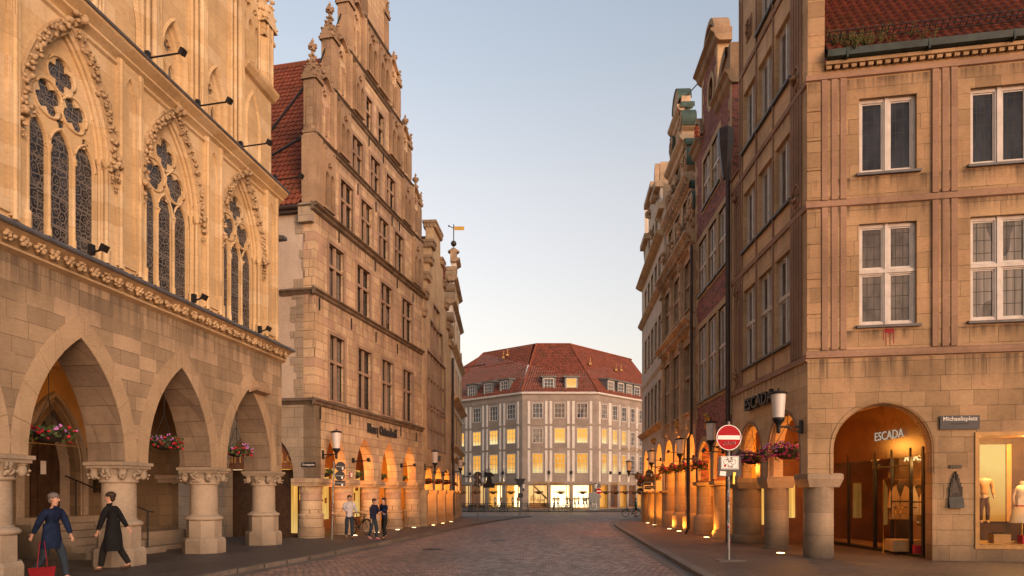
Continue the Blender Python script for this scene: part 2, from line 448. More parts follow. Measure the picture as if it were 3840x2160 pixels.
    M['brass'] = plain('dull_brass', (.20, .115, .04), .4, .5, .6, .3, 5.)
    M['shop'] = litmat('lit_shop_interior', (1., .68, .30), (1., .82, .48), 3.6, 0., 3.)
    M['shopwarm'] = litmat('warm_shop_shelves', (1., .50, .10), (1., .62, .18), 1.1, 0., 2.5, .5)
    M['shopdim'] = litmat('dim_shop_interior', (1., .60, .22), (.9, .48, .15), 1.5, 0., 2.5, .4)
    M['lamp_on'] = glow('uplight_lens', (1., .66, .3), 9.)
    M['frost'] = plain('frosted_lantern_glass', (.56, .51, .47), .35, .4, 0, .06, 2.)
    M['leaf'] = plain('leaf_green', (.045, .075, .02), .6, .3, 0, .6, 20.)
    M['petalr'] = plain('red_petals', (.42, .018, .03), .6, .3, 0, .4, 30.)
    M['petalp'] = plain('lilac_petals', (.42, .17, .45), .6, .3, 0, .3, 30.)
    M['petalm'] = plain('magenta_petals', (.42, .03, .17), .6, .3, 0, .4, 30.)
    M['soil'] = plain('dark_planter', (.03, .022, .016), .8, .2, 0, .3, 9.)
    M['skin'] = plain('skin', (.42, .235, .16), .55, .35, 0, .08, 12.)
    M['cloth_blue'] = plain('blue_jacket_cloth', (.009, .017, .045), .9, .15, 0, .45, 7., .5)
    M['cloth_dark'] = plain('charcoal_coat_cloth', (.011, .011, .012), .9, .15, 0, .45, 7., .5)
    M['cloth_white'] = plain('white_shirt_cloth', (.44, .41, .42), .9, .15, 0, .2, 7., .5)
    M['jeans'] = plain('denim', (.026, .036, .05), .9, .15, 0, .45, 9., .4)
    M['black_cloth'] = plain('black_trousers', (.012, .011, .011), .9, .2, 0, .3, 12.)
    M['navy'] = plain('navy_jacket', (.012, .014, .035), .9, .2, 0, .35, 9.)
    M['green'] = plain('green_shirt', (.01, .13, .075), .9, .2, 0, .2, 9.)
    M['hair'] = plain('brown_hair', (.035, .02, .012), .7, .3, 0, .4, 20.)
    M['hairg'] = plain('grey_hair', (.13, .11, .10), .8, .3, 0, .3, 20.)
    M['pink'] = plain('pink_shoes', (.45, .16, .19), .7, .3, 0, .1, 9.)
    M['shoe'] = plain('tan_shoes', (.055, .032, .017), .7, .3, 0, .1, 9.)
    M['red'] = plain('red_fabric', (.24, .01, .016), .7, .3, 0, .2, 9.)
    M['signred'] = plain('red_sign_paint', (.34, .006, .012), .6, .15, 0, .06, 3.)
    M['signwhite'] = plain('white_sign_paint', (.72, .70, .66), .45, .4, 0, .06, 3.)
    M['signblack'] = plain('black_sign_paint', (.02, .018, .017), .5, .4, 0, .2, 3.)
    M['sticker'] = plain('faded_sticker', (.50, .46, .40), .6, .3, 0, .4, 25.)
    M['plate'] = plain('slate_name_plate', (.022, .022, .026), .45, .4, 0, .25, 6.)
    M['letter'] = plain('pale_lettering', (.60, .55, .48), .6, .3, 0, .1, 9.)
    M['gold'] = plain('gilt', (.50, .28, .05), .35, .5, .7, .3, 9.)
    M['glint_letter'] = glow('painted_letter_glint', (1., .86, .66), .42)  # glint of metal letters painted as an even glow; no lamp inside
    M['reflected_letter'] = glow('reflected_sign_glow', (1., .75, .35), 1.6)  # glowing colour for a sign's reflection in the shop glass
    M['tyre'] = plain('rubber', (.015, .014, .014), .8, .3, 0, .2, 9.)
    M['cream'] = plain('cream_dress', (.70, .58, .42), .8, .3, 0, .1, 6.)
    M['khaki'] = plain('tan_coat', (.42, .24, .09), .8, .3, 0, .25, 6.)
    M['suit'] = plain('brown_suit', (.10, .05, .035), .8, .3, 0, .3, 6.)
    M['doll'] = plain('mannequin_body', (.50, .36, .26), .5, .4, 0, .1, 6.)
    M['card'] = plain('kraft_box', (.42, .26, .11), .8, .3, 0, .2, 6.)
    M['shopglass'] = clearglass('shop_window_glass', (.93, .91, .88), .16)
    M['fascia'] = plain('dark_brown_glass_panel', (.075, .03, .012), .25, .5, 0, .3, 2.)
    M['tanwall'] = plain('tan_shop_panel', (.50, .30, .13), .8, .2, 0, .15, 1.)
    M['farglass'] = clearglass('display_glass', (.96, .95, .93), .3)
    M['graffiti'] = plain('grey_cabinet', (.20, .20, .19), .7, .3, 0, .5, 4.)
    M['roofgutter'] = plain('grey_zinc', (.16, .165, .16), .5, .4, .3, .25, 4.)

def text_mb(s, size, ext=.02, bold=0., align='LEFT', sx=1.):
    cu = bpy.data.curves.new('lettering', 'FONT')
    cu.body = s; cu.size = size; cu.extrude = ext; cu.offset = bold; cu.align_x = align; cu.resolution_u = 3
    o = bpy.data.objects.new('lettering', cu); COL.objects.link(o)
    bpy.context.view_layer.update()
    me = bpy.data.meshes.new_from_object(o.evaluated_get(bpy.context.evaluated_depsgraph_get()))
    bpy.data.objects.remove(o); bpy.data.curves.remove(cu)
    # lay it upright, facing -y
    mb = MB()
    mb.add([(v.co.x * sx, -v.co.z, v.co.y) for v in me.vertices], [tuple(p.vertices) for p in me.polygons])
    bpy.data.meshes.remove(me)
    return mb

def pantiles(name, mat, parent, O, U, V, rows, xl, xr, tw=.23, th=.33, seg=4, amp=.035, seed=1):
    """clay pantiles as real corrugated courses. O eave corner, U unit along eave, V unit up the slope; xl/xr(k) limits of course k"""
    O, U, V = Vector(O), Vector(U).normalized(), Vector(V).normalized()
    N = U.cross(V).normalized()
    if N.z < 0: N = -N
    vs, fs, sh = [], [], []
    r = random.Random(seed)
    for k in range(rows):
        a, b = xl(k), xr(k)
        if b - a < tw: continue
        nt = max(1, int((b - a) / tw)); w = (b - a) / nt
        i0 = len(vs); m = nt * seg
        for e in (0, 1):
            for i in range(m + 1):
                ph = (i % seg) / seg
                hgt = amp * (1 + math.sin(2 * PI * ph)) * .8 + (amp * 1.25 if e == 0 else 0)
                p = O + U * (a + w * i / seg) + V * (th * (k + e * 1.06)) + N * hgt
                vs.append(p)
        # butt face
        for i in range(m + 1):
            vs.append(Vector(vs[i0 + i]) - N * (amp * 1.3))
        for t in range(nt):
            c = r.random()
            for q in range(seg):
                i = t * seg + q
                fs.append((i0 + i, i0 + i + 1, i0 + m + 1 + i + 1, i0 + m + 1 + i)); sh.append(c)
                fs.append((i0 + 2 * m + 2 + i, i0 + 2 * m + 2 + i + 1, i0 + i + 1, i0 + i)); sh.append(c)
    me = bpy.data.meshes.new(name)
    me.from_pydata([tuple(v) for v in vs], [], fs)
    at = me.attributes.new('shade', 'FLOAT', 'FACE')
    at.data.foreach_set('value', sh)
    me.update()
    return put(name, me, mat, parent)
mats()
# ------------------------------------------------------------------ camera, sky, sun
cam = bpy.data.cameras.new('camera'); co = bpy.data.objects.new('camera', cam); COL.objects.link(co)
co.location = (0, 0, 1.75); co.rotation_euler = (PI / 2, 0, 0)
cam.sensor_width = 36; cam.lens = 24; cam.shift_y = .2; cam.clip_end = 3000; cam.clip_start = .1
SC.camera = co
SUN_AZ, SUN_EL = 146., 5.     # compass degrees measured from +Y clockwise: behind the camera, to its right
w = bpy.data.worlds.new('World'); SC.world = w; w.use_nodes = True
t = w.node_tree; t.nodes.clear()
sky = t.nodes.new('ShaderNodeTexSky'); sky.sky_type = 'NISHITA'; sky.sun_disc = False
sky.sun_elevation = rad(SUN_EL); sky.sun_rotation = rad(SUN_AZ); sky.air_density = 1.0; sky.dust_density = 1.6; sky.ozone_density = 1.2
hs = t.nodes.new('ShaderNodeHueSaturation'); hs.inputs['Saturation'].default_value = .62
mulc = t.nodes.new('ShaderNodeMixRGB'); mulc.blend_type = 'MULTIPLY'; mulc.inputs[0].default_value = 1.
tc = t.nodes.new('ShaderNodeTexCoord'); sp = t.nodes.new('ShaderNodeSeparateXYZ'); rp = t.nodes.new('ShaderNodeValToRGB')   # after-glow: rosy low down, bluer higher up
t.links.new(tc.outputs['Generated'], sp.inputs[0]); t.links.new(sp.outputs[2], rp.inputs[0]); t.links.new(rp.outputs[0], mulc.inputs[2])
for el_, (p_, c_) in zip([rp.color_ramp.elements[0], rp.color_ramp.elements[1], rp.color_ramp.elements.new(.5), rp.color_ramp.elements.new(.6)], ((.0, (.93, .70, .63, 1)), (.235, (.93, .715, .67, 1)), (.406, (1.16, .965, .885, 1)), (.6, (1.05, 1.0, 1.0, 1)))): el_.position = p_; el_.color = c_
bg = t.nodes.new('ShaderNodeBackground'); bg.inputs[1].default_value = .465
wo = t.nodes.new('ShaderNodeOutputWorld')
t.links.new(sky.outputs[0], hs.inputs['Color']); t.links.new(hs.outputs[0], mulc.inputs[1]); t.links.new(mulc.outputs[0], bg.inputs[0]); t.links.new(bg.outputs[0], wo.inputs[0])
sl = bpy.data.lights.new('sun', 'SUN'); sl.energy = 1.0; sl.angle = rad(28); sl.color = (1., .82, .62)
so = bpy.data.objects.new('sun', sl); COL.objects.link(so)
el = rad(24)   # the bright part of the after-glow sits above the set sun
az = rad(SUN_AZ)
dirv = Vector((math.sin(az) * math.cos(el), math.cos(az) * math.cos(el), math.sin(el)))
so.rotation_euler = dirv.to_track_quat('Z', 'Y').to_euler(); so.location = (20, -20, 40)
SC.view_settings.view_transform = 'Standard'; SC.view_settings.look = 'None'; SC.view_settings.exposure = 0
SC.cycles.use_denoising = True
SC.cycles.max_bounces = 6; SC.cycles.transparent_max_bounces = 8
SC.cycles.sample_clamp_indirect = 4.

def spot(loc, energy, col=(1., .42, .08), size=rad(120), rot=(PI, 0, 0), blend=.7, rs=.06):
    l = bpy.data.lights.new('uplight_glow', 'SPOT'); l.energy = energy * 2.4; l.color = col; l.spot_size = size; l.spot_blend = blend; l.shadow_soft_size = rs
    o = bpy.data.objects.new('uplight_glow', l); COL.objects.link(o); o.location = loc; o.rotation_euler = rot
    return o
def point(loc, energy, col=(1., .55, .18), rs=.25):
    l = bpy.data.lights.new('room_glow', 'POINT'); l.energy = energy * 2.2; l.color = col; l.shadow_soft_size = rs
    o = bpy.data.objects.new('room_glow', l); COL.objects.link(o); o.location = loc
    return o

# ------------------------------------------------------------------ ground
def interp(tab, y):
    if y <= tab[0][0]: return tab[0][1]
    for (a, xa), (b, xb) in zip(tab, tab[1:]):
        if y <= b: return xa + (xb - xa) * (y - a) / (b - a)
    return tab[-1][1]
KL = [(-10, -9.0), (8, -7.6), (15.1, -6.6), (16.9, -6.2), (19., -5.65), (22., -5.3), (25.7, -4.77), (31.9, -4.1), (41.1, -3.05), (50, -1.6), (58, -.2), (63, 1.0), (65, 1.7)]
KR = [(-10, 3.6), (8, 3.95), (14.5, 4.3), (18.3, 4.55), (22.4, 4.85), (28.2, 5.35), (37, 6.1), (43, 6.7), (47, 7.35), (51, 8.0), (53.4, 8.7), (56, 9.9), (58, 11.4), (59.5, 14), (60.5, 18)]
def strip(name, ys, xa, xb, zf, mat, n=1):
    mb = MB(); vs = []; fs = []
    for y in ys:
        for i in range(n + 1): vs.append((xa(y) + (xb(y) - xa(y)) * i / n, y, zf(y)))
    for j in range(len(ys) - 1):
        for i in range(n): fs.append((j * (n + 1) + i, j * (n + 1) + i + 1, (j + 1) * (n + 1) + i + 1, (j + 1) * (n + 1) + i))
    mb.add(vs, fs)
    o = mb.build(name, mat); tag(o, kind='structure'); return o

def cobblemat():
    t = NT('reddish_cobbles'); o = t.coords()
    sx = t.n('SeparateXYZ', {0: o})
    n0 = t.noise(t.scalev(o, (.5, .5, .5)), 1., 3., out=1)
    v = t.n('VectorMath', {0: o, 1: t.n('VectorMath', {0: n0, 1: (.25, .5, 0)}, operation='MULTIPLY').outputs[0]}, operation='ADD').outputs[0]
    v = t.n('VectorMath', {0: v, 1: t.n('VectorMath', {0: t.noise(t.scalev(o, (4, 4, 4)), 1., 2., out=1), 1: (.05, .08, 0)}, operation='MULTIPLY').outputs[0]}, operation='ADD').outputs[0]
    b = t.n('TexBrick', {'Vector': v, 'Color1': (.30, .19, .15, 1), 'Color2': (.20, .135, .115, 1), 'Mortar': (.03, .022, .02, 1), 'Scale': 1., 'Mortar Size': .014, 'Mortar Smooth': .5, 'Brick Width': .165, 'Row Height': .235}, offset=.5)
    cell = t.n('TexBrick', {'Vector': v, 'Color1': (0, 0, 0, 1), 'Color2': (1, 1, 1, 1), 'Mortar': (.5, .5, .5, 1), 'Scale': 1., 'Mortar Size': 0., 'Brick Width': .165, 'Row Height': .235}, offset=.5).outputs[0]
    big = t.noise(t.scalev(o, (.28, .16, 1)), 1., 4., .6)
    c = t.mix(1., b.outputs[0], t.ramp(big, [(.3, (.68,) * 3), (.68, (1.2,) * 3)]), 'MULTIPLY')
    trk = t.noise(t.scalev(o, (.9, .05, 1)), 1., 3., .6)
    c = t.mix(1., c, t.ramp(trk, [(.35, (.74, .76, .8)), (.65, (1.14, 1.1, 1.06))]), 'MULTIPLY')
    pt = t.n('TexBrick', {'Vector': t.scalev(o, (.31, .22, 1)), 'Color1': (0, 0, 0, 1), 'Color2': (1, 1, 1, 1), 'Mortar': (.5, .5, .5, 1), 'Scale': 1., 'Mortar Size': 0., 'Brick Width': 1., 'Row Height': .8}, offset=.37).outputs[0]
    c = t.mix(t.math('MULTIPLY', t.math('GREATER_THAN', pt, .84), .45), c, (.115, .095, .085))
    stn = t.ramp(t.noise(t.scalev(o, (.8, .45, 1)), 1., 5., .7), [(.58, (0, 0, 0)), (.72, (1, 1, 1))])
    c = t.mix(t.math('MULTIPLY', stn, .5), c, (.045, .036, .032))
    fine = t.noise(t.scalev(o, (14, 14, 14)), 1., 3.)
    c = t.mix(1., c, t.ramp(fine, [(.3, (.75,) * 3), (.7, (1.2,) * 3)]), 'MULTIPLY')
    rg = t.math('ADD', t.math('MULTIPLY', cell, .22), t.math('ADD', .30, t.math('MULTIPLY', big, .25)))
    dome = t.math('MULTIPLY', b.outputs[1], -1.)
    h = t.math('ADD', t.math('ADD', dome, t.math('MULTIPLY', cell, .35)), t.math('MULTIPLY', fine, .22))
    return t.bsdf(c, rg, .5, 0., h, .7, .03)
def flagmat(name, ca, cb, bw, bh, mort=(.03, .026, .023), rough=.6):
    t = NT(name); o = t.coords()
    n0 = t.noise(t.scalev(o, (.7, .7, .7)), 1., 2., out=1)
    v = t.n('VectorMath', {0: o, 1: t.n('VectorMath', {0: n0, 1: (.12, .12, 0)}, operation='MULTIPLY').outputs[0]}, operation='ADD').outputs[0]
    b = t.n('TexBrick', {'Vector': v, 'Color1': c4(ca), 'Color2': c4(cb), 'Mortar': c4(mort), 'Scale': 1., 'Mortar Size': .009, 'Mortar Smooth': .3, 'Brick Width': bw, 'Row Height': bh}, offset=.5)
    big = t.noise(t.scalev(o, (.5, .35, 1)), 1., 5., .65)
    c = t.mix(1., b.outputs[0], t.ramp(big, [(.3, (.62,) * 3), (.7, (1.2,) * 3)]), 'MULTIPLY')
    fine = t.noise(t.scalev(o, (11, 11, 11)), 1., 4.)
    c = t.mix(1., c, t.ramp(fine, [(.3, (.8,) * 3), (.7, (1.15,) * 3)]), 'MULTIPLY')
    return t.bsdf(c, t.math('ADD', t.math('MULTIPLY', big, .3), rough - .15), .4, 0., t.math('ADD', t.math('MULTIPLY', b.outputs[1], -1.), t.math('MULTIPLY', fine, .4)), .4, .012)
M['cobble'] = cobblemat()
M['flag'] = flagmat('dark_paving_slabs', (.082, .065, .056), (.058, .047, .042), .42, .3)
M['flagR'] = flagmat('brown_paving_slabs', (.125, .085, .062), (.085, .06, .047), .3, .2)
M['kerbstone'] = flagmat('granite_kerb', (.15, .125, .105), (.11, .093, .08), .5, 1.1, rough=.6)
ys = [-30, 0, 6, 10, 14, 20] + list(range(25, 80, 5)) + [90, 130, 200, 400, 900]
strip('cobbled_road', ys, lambda y: -600., lambda y: 600., lambda y: gz(y) - .1, M['cobble'])
yl = [-10, 0, 8] + [12 + i * 1.5 for i in range(36)] + [65]
strip('left_pavement', yl, lambda y: -45., lambda y: interp(KL, y), gz, M['flag'])
strip('left_kerb', yl, lambda y: interp(KL, y), lambda y: interp(KL, y) + .17, lambda y: gz(y) + .004, M['kerbstone'])
strip('left_kerb', yl, lambda y: interp(KL, y) + .17, lambda y: interp(KL, y) + .18, lambda y: gz(y) - .05, M['kerbstone'])
strip('left_kerb', yl, lambda y: interp(KL, y) + .18, lambda y: interp(KL, y) + .5, lambda y: gz(y) - .094, M['kerbstone'])
yr = [-10, 0, 8] + [12 + i * 1.5 for i in range(32)] + [59.5, 60.5]
strip('right_pavement', yr, lambda y: interp(KR, y), lambda y: 60., gz, M['flagR'])
strip('right_kerb', yr, lambda y: interp(KR, y) - .26, lambda y: interp(KR, y), lambda y: gz(y) + .004, M['kerbstone'])
strip('right_kerb', yr, lambda y: interp(KR, y) - .62, lambda y: interp(KR, y) - .27, lambda y: gz(y) - .094, M['kerbstone'])
# kerb risers
for nm, K, d, yy in (('left_kerb', KL, .175, yl), ('right_kerb', KR, -.265, yr)):
    mb = MB(); vs = []
    for y in yy: vs += [(interp(K, y) + d, y, gz(y) + .004), (interp(K, y) + d, y, gz(y) - .12)]
    mb.add(vs, [(2 * i, 2 * i + 1, 2 * i + 3, 2 * i + 2) for i in range(len(yy) - 1)])
    tag(mb.build(nm, M['kerbstone']), kind='structure')
strip('far_pavement', [86, 88, 130], lambda y: -60., lambda y: 60., lambda y: gz(y) - .03, M['flag'])
# manhole covers
for i, (x, y, lab) in enumerate([(-2.6, 22.6, 'round iron manhole cover sunk in the cobbles nearer the left kerb'), (-.55, 27.5, 'round iron manhole cover in the middle of the cobbled street')]):
    mb = MB(); mb.lathe([(.36, gz(y) - .13), (.36, gz(y) - .09), (.3, gz(y) - .085)], x, y, 20, False)
    tag(mb.build('manhole_cover', M['iron']), lab, 'manhole cover')
# ------------------------------------------------------------------ shared building pieces
def pinnacle_mb(mb, cx, cy, z0, zs, zt, wd, gab=True, rot=0.):
    """square shaft z0..zs with little gables, crocketed spire up to zt and a cross finial"""
    i0 = len(mb.v)
    h = wd / 2
    mb.box(-h, h, -h, h, z0, zs)
    mb.box(-h * 1.15, h * 1.15, -h * 1.15, h * 1.15, z0, z0 + .12)
    # sunk panel mouldings
    for s in (-1, 1):
        mb.box(s * h * .8 - .03, s * h * .8 + .03, -h - .03, -h, z0 + .3, zs - .2)
        mb.box(-h - .03, -h, s * h * .8 - .03, s * h * .8 + .03, z0 + .3, zs - .2)
    gh = wd * 1.25
    for a in range(4):
        m = Matrix.Rotation(a * PI / 2, 4, 'Z')
        vs = [m @ Vector(p) for p in [(-h * 1.3, -h * 1.3, zs), (h * 1.3, -h * 1.3, zs), (0, -h * 1.3, zs + gh), (-h * 1.3, -h * 1.05, zs), (h * 1.3, -h * 1.05, zs), (0, -h * 1.05, zs + gh), (0, 0, zs + gh)]]
        mb.add(vs, [(0, 1, 2), (0, 2, 5, 3), (1, 4, 5, 2), (3, 5, 4), (3, 5, 6), (4, 6, 5)])
        for q in range(3):
            for s in (-1, 1):
                f = (q + .5) / 3
                p = m @ Vector((s * h * 1.3 * (1 - f), -h * 1.3, zs + gh * f))
                mb.blob(p, wd * .09, .3, lv=1)
        p = m @ Vector((0, -h * 1.35, zs + gh * 1.05)); mb.blob(p, wd * .13, .3)
    r = h * .72
    mb.add([(-r, -r, zs), (r, -r, zs), (r, r, zs), (-r, r, zs), (0, 0, zt)], [(0, 1, 4), (1, 2, 4), (2, 3, 4), (3, 0, 4)])
    nk = 6
    for k in range(1, nk):
        f = k / nk; rr = r * (1 - f) + .02
        for sx in (-1, 1):
            for sy in (-1, 1):
                mb.blob((sx * rr, sy * rr, zs + (zt - zs) * f), wd * .13, .35)
    zf = zt - (zt - zs) * .10
    mb.box(-wd * .34, wd * .34, -wd * .1, wd * .1, zf - wd * .14, zf + wd * .16)
    mb.box(-wd * .1, wd * .1, -wd * .34, wd * .34, zf - wd * .14, zf + wd * .16)
    mb.lathe([(wd * .1, zf), (wd * .06, zf + wd * .35), (wd * .14, zf + wd * .42), (.01, zf + wd * .7)], 0, 0, 6)
    mb.xf(Matrix.Translation((cx, cy, 0)) @ Matrix.Rotation(rot, 4, 'Z'), i0)
    return mb

def carve(mb, c, r, n=5, sp=.7):
    for _ in range(n):
        mb.blob((c[0] + rnd.uniform(-sp, sp) * r, c[1] + rnd.uniform(-sp, sp) * r * .7, c[2] + rnd.uniform(-sp, sp) * r), r * rnd.uniform(.3, .55), .3)
    return mb

def tracery_panel(x0, x1, z0, z1, d=.08, head=None):
    """plate pierced by two pointed lights with an eye above"""
    wd = x1 - x0; h = z1 - z0; cx = (x0 + x1) / 2
    q = wd * .23
    zs = z0 + h * .50
    hl = []
    for s in (-1, 1):
        c = cx + s * wd * .23
        hl.append(gothic(c, z0 + .1, zs, q * .78, cfor(q * .78, q * 1.25), 5))
    zc = zs + q * 1.25 + wd * .26
    hl.append(foil(cx, min(zc, z1 - wd * .26), wd * .22, 4, 16))
    hl.append(circ(cx - wd * .36, z1 - wd * .14, wd * .07, 8)); hl.append(circ(cx + wd * .36, z1 - wd * .14, wd * .07, 8))
    return rect(x0, x1, z0, z1), hl

# ================================================================== town hall (left foreground)
FA = Fr((-9.998, 9.524), 82.33)
A = FA.root('gothic_town_hall', 'tall sandstone gothic town hall with pointed arcade, leafy string course and large tracery windows', 'town hall')
def build_A():
    XE = 14.5
    centers = [5.25 + 3.55 * k for k in (-2, -1, 0, 1, 2)]
    hw, rise, zs = 1.37, 2.62, 2.48
    c = cfor(hw, rise)
    low = [(-4.2, zs)]
    for cx in centers: low += gothic(cx, zs, zs, hw, c, 10)
    low += [(XE, zs), (XE, 6.4), (-4.2, 6.4)]
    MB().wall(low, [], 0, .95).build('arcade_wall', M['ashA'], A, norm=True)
    # voussoir rings: thin proud bands round the arches
    for k, cx in enumerate(centers[1:]):
        mb = MB()
        pa = gothic(cx, zs, zs, hw + .0, c, 10); pb = gothic(cx, zs, zs, hw + .42, c, 10)
        n = len(pa)
        for i in range(0, n - 1):
            g = .07
            def L(p, q, f): return (p[0] + (q[0] - p[0]) * f, p[1] + (q[1] - p[1]) * f)
            f0, f1 = (.03 if i % 2 == 0 else 0), (.97 if i % 2 else 1)
            q4 = [L(pa[i], pa[i + 1], f0), L(pa[i], pa[i + 1], f1), L(pb[i], pb[i + 1], f1), L(pb[i], pb[i + 1], f0)]
            mb.add([(x, -.006, z) for x, z in q4] + [(x, .02, z) for x, z in q4], [(0, 1, 2, 3), (0, 4, 5, 1), (1, 5, 6, 2), (2, 6, 7, 3), (3, 7, 4, 0)])
        mb.build('arch_stones', M['vous'], A, norm=True)
        sf = MB(); p_ = gothic(cx, zs, zs, hw - .008, c, 10); sf.band(p_, .012, p_, .96); sf.build('soffit', M['soffit'], A)  # lining added to carry the painted arch shade
    # end return wall (faces the lane) and rear body
    MB().box(XE - .02, XE, .95, 12., 6.3, 12.2).build('end_wall', M['ashA'], A)
    # columns
    cols = [3.475 + 3.55 * k for k in (-2, -1, 0, 1, 2, 3)]
    sh = MB()
    sh.lathe([(.60, -.5), (.60, .36), (.56, .43)], 0, 0, 8, False, rot=PI / 8)
    base_n = sh
    shaft_me = MB().lathe([(.385, 1.06), (.375, 2.0)], 0, 0, 24).mesh('column_shaft')
    bm_ = MB()
    bm_.lathe([(.60, -.5), (.60, .36), (.555, .44)], 0, 0, 8, False, rot=PI / 8)
    bm_.lathe([(.485, .40), (.485, .93), (.46, .96)], 0, 0, 8, False, rot=PI / 8)
    bm_.lathe([(.46, .94), (.52, .97), (.53, 1.02), (.47, 1.07), (.42, 1.09), (.40, 1.12)], 0, 0, 24)
    base_me = bm_.mesh('column_base', True)
    rnd.seed(3)
    for k, cx in enumerate(cols):
        o = put('column', shaft_me, M['colA'], A, (cx, .47, 0))
        put('column_base', base_me, M['colA'], o)
        cp = MB()
        cp.lathe([(.38, 1.98), (.43, 2.0), (.43, 2.04), (.40, 2.06), (.41, 2.15), (.46, 2.28), (.50, 2.34)], 0, 0, 24)
        cp.box(-.53, .53, -.53, .53, 2.40, 2.478); cp.box(-.49, .49, -.49, .49, 2.33, 2.40)
        for i in range(8):
            a = i * PI / 4 + PI / 8 * 0
            rr = .52 if i % 2 else .47
            px, py = rr * math.cos(a), rr * math.sin(a)
            if i % 2:   # carved heads on the corners
                cp.blob((px, py, 2.19), .105, .09, (.9, .9, 1.25), 2)
                cp.blob((px * 1.24, py * 1.24, 2.18), .035, .1)
                cp.blob((px * 1.2, py * 1.2, 2.10), .03, .1)
                cp.blob((px * .98, py * .98, 2.31), .125, .12, (1, 1, .5), 1)
                carve(cp, (px * .9, py * .9, 2.2), .1, 5, 1.)
            else:
                for _ in range(16):
                    f_ = rnd.uniform(-1, 1); q_ = rnd.uniform(0, 1)
                    cp.blob((px * (.9 + .14 * q_) - py * .22 * f_, py * (.9 + .14 * q_) + px * .22 * f_, 2.08 + .25 * q_), rnd.uniform(.028, .052), .35, (1, 1, 1.3))
        put('capital', cp.mesh('capital', False), M['colA'], o)
    # foliage string course below the big windows
    mb = MB()
    mb.prof([(.0, 6.30), (-.12, 6.36), (-.12, 6.40), (-.06, 6.44), (.0, 6.5)], -4.2, XE + .1)
    mb.prof([(.0, 6.42), (-.05, 6.47), (-.10, 6.56), (-.26, 6.66), (-.32, 6.70), (0, 6.72)], -4.2, XE + .22)
    sc_ = mb.build('string_course', M['carveA'], A, norm=True)
    lv = MB(); rnd.seed(5)
    x = -3.6
    while x < XE + .2:
        lv.cut()
        for q in range(6):
            a = q / 6 * 2 * PI
            lv.blob((x + .1 * math.cos(a), -.17 - rnd.uniform(0, .06), 6.55 + .07 * math.sin(a)), rnd.uniform(.04, .066), .35)
        lv.blob((x, -.22, 6.54), .05, .3)
        x += .36
    lv.build('leaf_frieze', M['carveA'], sc_)
    ld = MB(); ld.prof([(-.36, 6.70), (-.38, 6.74), (-.36, 6.80), (.0, 6.84), (.0, 6.70)], -4.2, XE + .28)
    xx = -4.
    while xx < XE:
        ld.prof([(-.385, 6.72), (-.375, 6.815), (-.05, 6.85), (-.05, 6.8)], xx, xx + .03); xx += .8
    ld.build('lead_flashing', M['lead'], A, norm=True)
    # sloping weathered sill and upper wall
    MB().prof([(-.34, 6.80), (.10, 6.99), (.36, 7.04), (.6, 7.04), (.6, 6.8)], -4.2, XE - .12).build('sloping_sill', M['carveA'], A, norm=True)
    wins = [(1.6, 9.3), (5.08, 9.3), (8.57, 9.42), (12.05, 9.42)]
    whw = 1.12; rise2 = 2.2
    holes = []
    for cx, zsp in wins:
        holes.append(gothic(cx, 6.92, zsp, whw, cfor(whw, 11.62 - zsp), 9))
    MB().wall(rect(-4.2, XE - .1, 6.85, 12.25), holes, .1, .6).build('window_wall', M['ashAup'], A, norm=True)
    # paired shafts with sunk trefoil panel between the windows
    for xs in ((3.05, 3.62), (6.52, 7.18), (10.05, 10.72), (13.5, 14.18)):
        mb = MB()
        for x0 in xs:
            mb.box(x0 - .09, x0 - .02, .02, .12, 7.05, 11.9); mb.box(x0 + .03, x0 + .09, .0, .12, 7.0, 11.9)
            mb.lathe([(.05, 7.0), (.05, 11.9)], x0, .03, 8)
        a, b = xs[0] + .09, xs[1] - .09
        cxm = (a + b) / 2; hwm = (b - a) / 2
        mb.wall(rect(a, b, 7.1, 11.9), [gothic(cxm, 7.4, 11.1, hwm * .8, cfor(hwm * .8, .55), 6)], .03, .1)
        mb.build('buttress_shafts', M['ashAup'], A, norm=True)
    # the tall tracery windows
    rnd.seed(9)
    for wi, (cx, zsp) in enumerate(wins):
        cc = cfor(whw, 11.62 - zsp)
        fr = MB()
        prof = [(0, .1), (-.02, .14), (-.05, .14), (-.055, .18), (-.03, .2), (-.085, .24), (-.09, .28), (-.07, .30), (-.12, .34), (-.13, .36)]
        for (d0, y0), (d1, y1) in zip(prof, prof[1:]):
            fr.band(gothic(cx, 6.9, zsp, whw + d0, cc, 10), y0, gothic(cx, 6.9, zsp, whw + d1, cc, 10), y1)
        for s in (-1, 1):      # jamb shafts with capitals
            for (dd, yy, rr) in ((-.035, .13, .05), (-.095, .26, .035)):
                x_ = cx + s * (whw + dd)
                fr.lathe([(rr * 1.7, 6.9), (rr * 1.7, 7.28), (rr * 1.9, 7.31), (rr, 7.36), (rr, zsp - .18), (rr * 1.2, zsp - .16), (rr * 2, zsp), (rr * 2.1, zsp + .05)], x_, yy, 8)
                carve(fr, (x_, yy - .02, zsp - .06), rr * 2.2, 5, .7)
        W = fr.build('tracery_window', M['ashAup'], A)
        # hood mould with leaves, knot on top, corbels below
        hd = MB()
        for (d0, y0), (d1, y1) in zip([(.01, .1), (.03, .05), (.19, .03), (.23, .01), (.25, .1)], [(.03, .05), (.19, .03), (.23, .01), (.25, .1), (.25, .11)]):
            hd.band(gothic(cx, zsp - .1, zsp, whw + d0, cc, 12), y0, gothic(cx, zsp - .1, zsp, whw + d1, cc, 12), y1)
        pth = gothic(cx, zsp, zsp, whw + .125, cc, 11)
        for i, (px, pz) in enumerate(pth):
            if i == 11: continue
            carve(hd, (px, .03, pz), .115, 10, .85)
